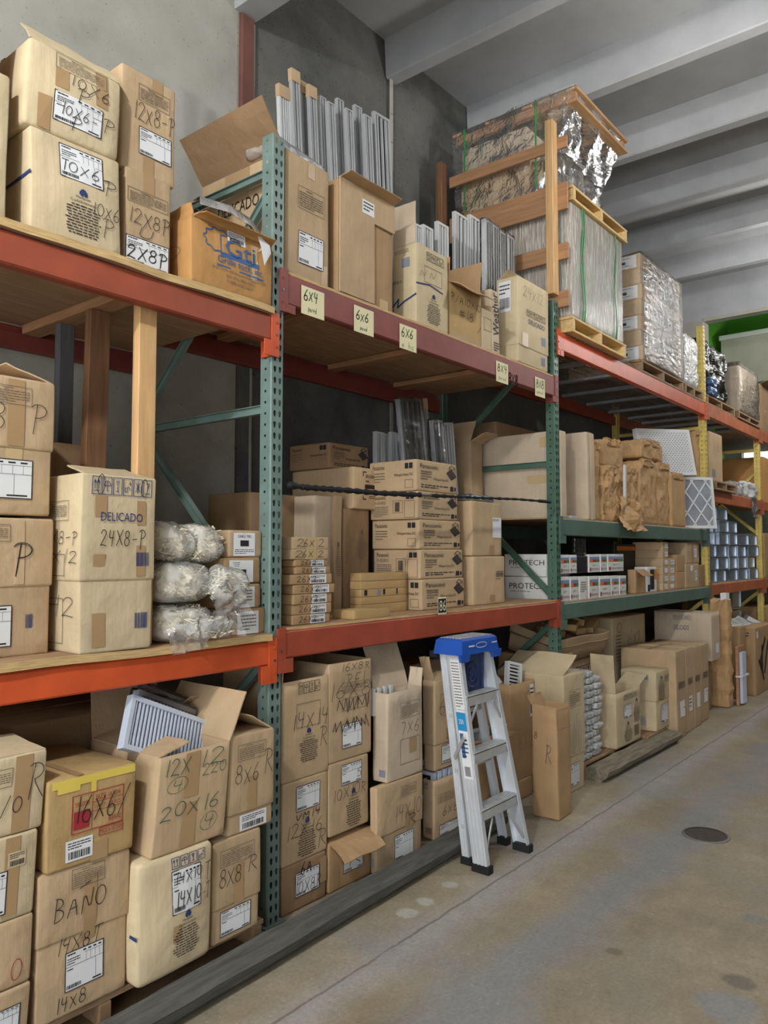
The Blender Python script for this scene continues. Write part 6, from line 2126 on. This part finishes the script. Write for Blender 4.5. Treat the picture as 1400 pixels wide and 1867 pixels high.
xa, xb, z = paper_pack('large upright paper bundle in the middle of the green shelf', 1166, 1196, 838, .03, ZG1, .5, 5, .03, 5)
xc, xd, z2 = paper_pack('upright paper bundle right of the largest one', 1198, 1222, 845, .05, ZG1, .5, 6, .03, 5)
paper_pack('wide paper parcel lying across two upright bundles', 1168, 1208, 800, .12, max(z, z2) + .045, .42, 7, .03, 4)
xa, xb, z = paper_pack('short blocky paper bundle beside the white filter', 1224, 1249, 863, .02, ZG1, .35, 9, .008, 3)


def air_filter(label, w, h, th, loc, rot, dots=False, name='air_filter'):
    """pleated air filter: white card frame with a diamond lattice over pleats"""
    t = thing(name, label, 'filter', loc, rot)
    mb = MB()
    f = .03
    mb.box(-w / 2, w / 2, 0, th, 0, f).box(-w / 2, w / 2, 0, th, h - f, h).box(-w / 2, -w / 2 + f, 0, th, f, h - f).box(w / 2 - f, w / 2, 0, th, f, h - f)
    mb.build('card_frame', 'paper_white', t)
    mb = MB()
    n = 24
    for k in range(n):
        xa_, xb_ = -w / 2 + f + (w - 2 * f) * k / n, -w / 2 + f + (w - 2 * f) * (k + 1) / n
        xm = (xa_ + xb_) / 2
        mb.add([(xa_, th * .6, f), (xm, th * .25, f), (xb_, th * .6, f), (xa_, th * .6, h - f), (xm, th * .25, h - f), (xb_, th * .6, h - f)], [(0, 1, 4, 3), (1, 2, 5, 4)])
    mb.build('pleats', 'filter_mesh', t)
    mb = MB()
    if not dots:
        s = .17
        y = .004
        for k in range(-8, 9):
            for sg in (1, -1):
                # clip the diagonal x = sg*z*0.75 + c to the frame
                c = k * s
                pts = []
                for q in range(41):
                    z = f + (h - 2 * f) * q / 40
                    x = sg * (z - h / 2) * .75 + c
                    if -w / 2 + f <= x <= w / 2 - f:
                        pts.append((x, y, z))
                if len(pts) > 2:
                    mb.bar(pts[0], pts[-1], .016, .004, (0, 1, 0))
        mb.build('diamond_lattice', 'paper_white', t)
    else:
        mb.box(-w / 2 + f, w / 2 - f, .002, .006, f, h - f)
        mb.build('printed_face', 'box_white', t)
        S = Surf((-w / 2, .002, 0), (1, 0, 0), (0, 0, 1), (0, -1, 0), w, h)
        dm = MB()
        for i in range(16):
            for j in range(22):
                u, v = .06 + .88 * (i + .5 * (j % 2)) / 16, .06 + .88 * j / 22
                s_quad(dm, S, u, v, u + .022, v + .016, .001, 1, 1)
        o = dm.build('dot_print', 'ink_slate', t)
        o['kind'] = 'stuff'
    return t


air_filter('white pleated filter with a diamond lattice leaning by the yellow post', .52, .56, .04, (6.12, .02, ZG1), (math.radians(-6), 0, math.radians(-38)))
air_filter('dotted white filter panel in a paper sleeve behind the white lattice filter', .78, .5, .05, (5.78, .16, AT(1226, 863, Y=.02).z + .02), (math.radians(-8), math.radians(-3), math.radians(-24)), True)
paper_pack('tall paper sleeve behind the dotted filter, beside the yellow post', 1267, 1275, 785, .06, ZG1, .3, 11, .03)

# ================================================================== third bay, lower middle shelf
for i, (zt, zb_) in enumerate(((1.62, 1.452), (1.448, ZG2))):
    carton(('upper white carton with bold lettering behind the second post', 'lower white carton with bold lettering behind the second post')[i], 2.905, 3.3, .13, .36, zb_, zt, mat='box_white', name='lettered_carton', seam=False, warp=.001, r=.003, nz=3, dec=[('txt', 'L', .12, .5, .95, .74, 'PROTECH', 'k'), ('lines', 'L', .15, .36, .92, .42, 1, 'y')])


def product_box(label, pl, pr, pt, Y, z0, d=.12, bands=True, mat='box_white', group='small white product boxes', rot=0):
    a, b = AT(pl, pt, Y=Y), AT(pr, pt, Y=Y)
    dec = [('fill', 'F', .05, .72, .95, .86, 's'), ('fill', 'F', .05, .58, .35, .72, 'o'), ('fill', 'F', .35, .58, .65, .72, 'r'), ('fill', 'F', .65, .58, .95, .72, 'l'), ('txt', 'F', .25, .12, .95, .22, 'PROTECH', 'k'), ('fill', 'F', .06, .08, .18, .26, 'r'), ('lines', 'F', .3, .34, .7, .44, 2, 'y')] if bands else [('lines', 'F', .15, .3, .85, .8, 5, 'y')]
    carton(label, a.x + .002, b.x - .002, Y, d, z0, a.z, mat=mat, seam=False, warp=.0006, r=.002, nz=2, dec=dec, name='product_box', group=group, rot=rot)
    return a.z


ORD = ['first', 'second', 'third', 'fourth', 'fifth', 'sixth', 'seventh']
zl = 0
for i, (pl, pr) in enumerate(((1021, 1038), (1039, 1055), (1056, 1070), (1073, 1091), (1093, 1112), (1114, 1128), (1129, 1142))):
    zl = AT(1022, 1052, Y=.03).z
    pt = 1052 - (pl - 1022) * .018
    product_box('%s white product box from the green post, lower row' % ORD[i], pl, pr, pt, .03, ZG2, bands=(i != 2), rot=(0, 2, -1, 1, -2, 0, 1)[i])
ztop = 1.475
for i, (pl, pr) in enumerate(((1021, 1038), (1039, 1051), (1073, 1093), (1094, 1106), (1108, 1136))):
    product_box('%s white product box from the green post, upper row' % ORD[i], pl, pr, 1012 - (pl - 1021) * .02, .035, ztop, bands=True, rot=(1, -2, 0, 2, -1)[i])
a, b = AT(1052, 1012, Y=.04), AT(1071, 1012, Y=.04)
carton('small black box between white product boxes in the upper row', a.x, b.x, .04, .1, ztop, ztop + .13, mat='black_box', seam=False, warp=.001, r=.003, nz=2, name='product_box')
o = crumple(.2, .05, .15, .012, 12, 5, 10, .02).build('blister_pack', 'film_black', loc=(AT(1058, 1000, Y=.06).x, .05, ztop + .133), smooth=True)
tag(o, 'shiny black blister pack standing on the small black box', 'blister pack')
carton('flat black and yellow product box at the back of the lower green shelf', AT(1121, 992, Y=.3).x, AT(1170, 992, Y=.3).x, .3, .3, ZG2, AT(1150, 992, Y=.3).z, mat='black_box', seam=False, warp=.001, r=.004, nz=2, name='product_box', dec=[('fill', 'F', .05, .86, .95, .95, 'o'), ('fill', 'F', .78, .2, .95, .8, 's')])
CX('open brown carton with a metal sleeve beside the white product boxes', 1158, 1176, 1039, .03, ZG2, d=.25, pb=1143, mat='kraft_brown', open_top=True, flaps=[('F', .1, 215)])
CX('black and yellow boxed tool standing on the lower green shelf', 1179, 1197, 1034, .03, ZG2, d=.12, mat='box_white', seam=False, warp=.001, name='product_box', dec=[('fill', 'F', .3, .1, .7, .9, 'k'), ('fill', 'F', .72, .5, .95, .9, 'o'), ('fill', 'F', .05, .04, .28, .3, 'k')])
zc = ZG2
for i, py in enumerate((1063, 1048, 1033, 1018, 1003, 988)):
    a, b = AT(1208, py, Y=.03), AT(1218, py, Y=.03)
    carton('small brown carton with white tag, number %s up in the left column' % ['one', 'two', 'three', 'four', 'five', 'six'][i], a.x - .0, b.x, .03, .3, zc, a.z - .001, mat='kraft', seam=False, warp=.001, r=.003, nz=2, dec=[('fill', 'F', .3, .25, .85, .8, 'w'), ('lines', 'F', .36, .35, .8, .7, 3, 'k')], name='small_carton', group='small brown cartons in columns')
    zc = a.z
zc = ZG2
for i, py in enumerate((1063, 1048, 1033, 1018)):
    a, b = AT(1219, py, Y=.03), AT(1231, py, Y=.03)
    carton('small brown carton with white tag, number %s up in the right column' % ['one', 'two', 'three', 'four'][i], a.x, b.x, .03, .3, zc, a.z - .001, mat='kraft', seam=False, warp=.001, r=.003, nz=2, dec=[('fill', 'F', .2, .25, .75, .8, 'w'), ('lines', 'F', .26, .35, .7, .7, 3, 'k')], name='small_carton', group='small brown cartons in columns')
    zc = a.z
xa, xb, z = CX('plain brown carton, lower of two beside the small tagged cartons', 1233, 1248, 1043, .03, ZG2, d=.3, mat='kraft_brown', seam=False, dec=[('hand', 'F', .5, .3, .7, .7, '1', 'y')])
CX('plain brown carton, upper of two beside the small tagged cartons', 1233, 1248, 1012, .03, z + .002, d=.3, mat='kraft_brown', seam=False)
xa, xb, z = CX('brown carton with a white label, lower of two beside the yellow post', 1250, 1274, 1028, .02, ZG2, d=.5, mat='kraft', dec=[('fill', 'F', .62, .3, .8, .7, 'w'), ('lines', 'F', .64, .35, .78, .65, 4, 'k'), ('fill', 'F', .3, .7, .5, .92, 'w')])
CX('brown carton with a white label, upper of two beside the yellow post', 1251, 1274, 989, .02, z + .002, d=.5, mat='kraft', dec=[('fill', 'F', .55, .3, .75, .7, 'w'), ('lines', 'F', .57, .35, .73, .65, 4, 'k'), ('tape', 'F', .4, .0, .5, 1)])
CX('squat dark carton in the corner by the yellow post', 1276, 1284, 1030, .02, ZG2, d=.4, mat='kraft_dark')

# ================================================================== third bay, floor
CX('slim tall orange-brown carton marked R standing in front of the rack', 1016, 1041, 1290, -.38, .002, d=.17, mat='kraft_brown', lean=(-.02, .0), open_top=True, warp=.01, dec=[('hand', 'L', .55, .5, .75, .66, 'R', 'k'), ('hand', 'L', .1, .7, .2, .76, '8', 'k'), ('rect', 'F', .1, .8, .9, .97, 'y')], flaps=[('B', .06, 120)])
xa, xb, z = CX('tall pale carton with a bent top flap behind the slim orange-brown carton', 1026, 1063, 1234, -.2, .002, d=.5, mat='kraft_light', lid=.3, warp=.007, flaps=[('L', .28, 18, .03, .03)], dec=[('para', 'F', .25, .72, .8, .86, 6), ('hand', 'F', .4, .3, .75, .66, 'OTO', 'y', .005), ('ship', 'F', .2, .05, .75, .24)])
pallet('old pallet under the bubble packets and the open carton', 2.91, 4.0, -.14, .85, 0, .115, 'pallet_old')
pallet('old pallet under the two-part carton', 4.03, 4.44, -.2, .8, 0, .115, 'pallet_old')
ZB = .118
proto = None
k = 0
for L in range(13):
    for c in range(3):
        if L == 12 and c == 2:
            continue
        x = 2.965 + c * .122
        rng = random.Random(L * 5 + c)
        if proto is None:
            t = thing('bubble_packet', 'bubble wrapped packet', 'packet', (0, 0, 0))
            crumple(.115, .2, .047, .012, 16, 3, 9, .018).build('bubble_wrap', 'film_bubble', t, smooth=True)
            MB().box(-.045, .045, .015, .18, .006, .034).build('metal_fitting', 'galvanised', t)
            proto = t
        else:
            t = copy_tree(proto)
        rows_ = ['bottom', 'second', 'third', 'fourth', 'fifth', 'sixth', 'seventh', 'eighth', 'ninth', 'tenth', 'eleventh', 'twelfth', 'top']
        tag(t, '%s bubble wrapped packet in the %s row of the pile on the pallet' % (('left', 'middle', 'right')[c], rows_[L]), 'packet', 'bubble wrapped packets piled on the pallet')
        t.location = (x + rng.uniform(-.006, .006), -.13 + rng.uniform(-.012, .012), ZB + L * .0495)
        t.rotation_euler = (0, 0, math.radians(rng.uniform(-6, 6)))
carton('open kraft carton standing behind the bubble packets', 2.9, 3.26, .1, .45, ZB, .86, mat='kraft_brown', open_top=True)
xa, xb, z = CX('open kraft carton with tall raised flaps beside the bubble packets', 1123, 1167, 1266, -.17, ZB, d=.2, mat='kraft_light', open_top=True, flaps=[('L', .3, 96, .0), ('R', .2, 160, .02)], dec=[('icons', 'F', .3, .84, .85, .93, 5, 'y'), ('ship', 'F', .3, .5, .6, .74), ('man', 'F', .3, .05, .62, .42), ('man', 'F', .68, .35, .96, .8), ('bar', 'F', .7, .1, .9, .3, 'y')])
carton('kraft carton with icons standing behind the open tall-flap carton', 3.42, 3.98, .18, .6, ZB, .76, mat='kraft', dec=[('icons', 'F', .1, .8, .8, .92, 4, 'k'), ('ship', 'F', .3, .4, .75, .68)])
xa, xb, z = CX('two-part pale carton at the end of the short timber', 1195, 1219, 1226, -.2, ZB, d=.3, mat='kraft_light', lid=.5, dec=[('man', 'F', .1, .5, .6, .92), ('icons', 'F', .6, .8, .95, .9, 3, 'k'), ('ship', 'F', .35, .1, .85, .42), ('bar', 'L', .3, .08, .7, .24, 's'), ('bar', 'L', .55, .86, .8, .94, 's')])
for i, (pl, pr, pt, Y) in enumerate(((1232, 1249, 1188, -.27), (1250, 1263, 1182, -.25), (1264, 1276, 1180, -.24), (1277, 1291, 1176, -.22))):
    CX(('first of four tall cartons in a row past the two-part carton', 'second of four tall cartons in a row, dented', 'third of four tall cartons in a row', 'last of four tall cartons in a row before the paper roll')[i], pl, pr, pt, Y, .002, d=.5, mat='kraft', warp=.006,
       dec=[('bar', 'F', .2, .56, .85, .64, 'y'), ('fill', 'F', .3, .24, .8, .42, 'w'), ('lines', 'F', .34, .28, .76, .4, 3, 'k')])
carton('dark carton on the floor carrying the DELICADO carton', 5.84, 6.13, -.1, .6, .002, .53, mat='kraft_dark')
carton('open DELICADO carton beside the tall paper wrapped bundle', 5.83, 6.12, -.2, .58, .533, 1.02, mat='kraft_pale', open_top=True, dec=[('txt', 'L', .36, .62, .62, .72, 'DELICADO', 'n'), ('icons', 'L', .34, .84, .66, .93, 6, 'n'), ('fill', 'F', .4, .15, .8, .35, 'w')])
carton('kraft carton marked 16x2 at the back under the lower green beam', 4.48, 5.3, .28, .3, .002, 1.03, mat='kraft_light', dec=[('hand', 'F', .42, .72, .8, .86, '16X2', 'y', .012), ('hand', 'F', .6, .6, .82, .7, 'S', 'y', .01), ('lines', 'F', .1, .6, .25, .85, 8, 'y'), ('hand', 'F', .12, .86, .25, .95, 'o', 'k', .01)])
t = carton('crushed open carton of loose brown pieces on top of the back cartons', 2.98, 3.95, .1, .42, .9, .975, mat='kraft', open_top=True, warp=.03, pitch=15)
rng = random.Random(2)
for k in range(7):
    o = MB().cbar((-.1, 0, 0), (.1, .02, .03), .1, .05, .004).build('box_end', 'kraft_ocher', loc=(3.1 + k * .125, .2 + .05 * (k % 3), 1.0 + .03 * (k % 2)))
    o.rotation_euler = (math.radians(rng.uniform(-15, 15)), math.radians(rng.uniform(-20, 20)), math.radians(rng.uniform(0, 90)))
    tag(o, '%s loose brown box piece in the crushed open carton' % ORD[k], 'box', 'loose box pieces in the crushed carton')
# tall paper roll, strip bundle and cartons past the yellow post
t = thing('paper_roll_bundle', 'tall brown paper wrapped bundle standing at the yellow post', 'package', (6.36, -.24, .002))
crumple(.16, .2, 1.13, .05, 5, 14, 18, .03).build('paper_wrap', 'paper_kraft', t)
MB().box(-.05, .07, .02, .08, 1.1, 1.2).build('white_end', 'paper_white', t)
t = thing('strip_bundle', 'bundle of blue-white metal strips in a wooden tray on the floor', 'bundle', (6.62, -.3, .002))
MB().box(-.13, .13, .02, .05, 0, .62).build('tray', 'wood_plank', t)
for k in range(5):
    MB().box(-.1 + k * .032, -.1 + k * .032 + .022, -.012, .018, .02, .56).build('strip', 'grille_blue', t)
MB().box(-.14, .14, -.018, .054, .3, .315).build('tie', 'paper_white', t)
carton('wide brown carton standing behind the strip bundle', 6.9, 7.12, -.2, .8, .002, .8, mat='kraft_brown')
carton('brown carton with a dark arrow emblem at the right edge of the photo', 7.2, 8.2, -.28, .3, .002, .77, mat='kraft_brown', dec=[('line', 'F', 0, 0, 1, 1, 'd', .05, [(.35, .2), (.22, .5), (.45, .8)]), ('line', 'F', 0, 0, 1, 1, 'd', .05, [(.4, .3), (.5, .55), (.6, .75)]), ('line', 'F', 0, 0, 1, 1, 'd', .05, [(.15, .5), (.3, .3), (.3, .7)]), ('fill', 'F', .06, .84, .14, .94, 'w'), ('lines', 'L', .1, .82, .8, .94, 3, 'k')])
for k in range(5):
    grille('%s white grille box lying on the floor cartons past the yellow post' % ORD[k], .3, .16, (6.98 + k * .26 + (.1 if k else 0), -.12 + .05 * (k % 2), (.803 if k == 0 else .773) + .0), (math.radians(-62), 0, math.radians(10 * k - 20)), .05, 'grille_white', 6, group='white grilles on the floor cartons', name='white_grille')

# ================================================================== fourth bay
lbl = 0
for L in range(6):
    for c in range(5):
        if (L >= 4 and c == 3) or (L == 5 and c > 1) or (L >= 4 and c == 4):
            continue
        rng = random.Random(L * 9 + c)
        x = 6.6 + c * .44
        z0 = 1.288 + L * .146
        if lbl == 0:
            t = thing('metal_box', 'x', 'metal box')
            mb = MB()
            w, d, h, e = .4, .36, .14, .012
            mb.box(-w / 2, w / 2, .012, d, 0, h)
            mb.box(-w / 2, w / 2, 0, .012, 0, e).box(-w / 2, w / 2, 0, .012, h - e, h).box(-w / 2, -w / 2 + e, 0, .012, e, h - e).box(w / 2 - e, w / 2, 0, .012, e, h - e)
            mb.build('shell', 'galvanised', t)
            mp = t
        else:
            t = copy_tree(mp)
        lbl += 1
        tag(t, '%s galvanised box from the yellow post in the %s row' % (ORD[c], ('bottom', 'second', 'third', 'fourth', 'fifth', 'top')[L]), 'metal box', 'galvanised boxes stacked past the yellow post')
        t.location = (x + .2 + rng.uniform(-.012, .012), .03 + rng.uniform(0, .05), z0)
        t.rotation_euler = (0, 0, math.radians(rng.uniform(-4, 4)))
for L in range(4):
    t = copy_tree(mp)
    tag(t, '%s dark galvanised box on the floor below the metal box shelf' % ORD[L], 'metal box', 'galvanised boxes on the floor')
    t.location = (8.35, .2, .002 + L * .3)
    t.scale = (1, 1, 2.05)
# things on the shelf above the metal boxes
pallet('small broken pallet on the shelf above the metal boxes', 6.6, 7.45, -.06, .6, 2.338, .1, 'pallet_old', n=4)
carton('tall kraft carton with torn paper beside the yellow post', 6.62, 7.1, .0, .5, 2.44, 3.0, mat='kraft', dec=[('bar', 'F', .15, .08, .4, .25, 's'), ('hand', 'F', .3, .6, .9, .8, 'FIOU', 'y')])
o = crumple(.5, .3, .16, .06, 6, 30, 14, .05).build('plastic_bag', 'film_bag', loc=(7.72, -.02, 2.338), smooth=True)
tag(o, 'clear crumpled plastic bag on the shelf above the metal boxes', 'plastic bag')
o = crumple(.6, .3, .2, .1, 5, 33, 14, .06).build('cable_bundle', 'grille_white', loc=(8.4, .0, 2.338), smooth=True)
tag(o, 'tangled white plastic bundle at the far shelf end', 'bundle')
sh = sheet((8.2, -.04, 2.34), (8.5, -.04, 2.34), (8.22, -.06, 2.1), (8.4, -.06, 2.05), 12, 12, .05, 8, 4)
o = sh.build('hanging_plastic', 'film_bag', smooth=True)
tag(o, 'strip of clear plastic hanging below the far shelf', 'plastic sheet')
wavy_board('plywood_deck', 'board of the middle shelf past the last yellow post', 8.94, 11.4, .0, 1.04, 2.331, .005, droop=0, seed=9)
wavy_board('plywood_deck', 'board of the low shelf past the last yellow post', 8.94, 11.4, .0, 1.04, 1.281, .005, droop=0, seed=9)
wavy_board('plywood_deck', 'board of the top shelf past the last yellow post', 8.94, 11.4, .0, 1.04, 3.301, .005, droop=0, seed=9)
carton('large tan carton on the middle shelf past the last yellow post', 9.5, 11.2, .1, .6, 2.338, 3.0, mat='kraft_orange')
carton('brown carton on the top shelf past the last yellow post', 9.0, 9.9, .0, .6, 3.308, 3.95, mat='kraft_dark', flaps=[('F', .2, 160)])
carton('brown carton on the low shelf past the last yellow post', 9.0, 9.8, .0, .6, 1.288, 1.9, mat='kraft_brown')
carton('brown carton on the floor past the last yellow post', 9.0, 10.2, -.2, .8, .002, .9, mat='kraft_brown')
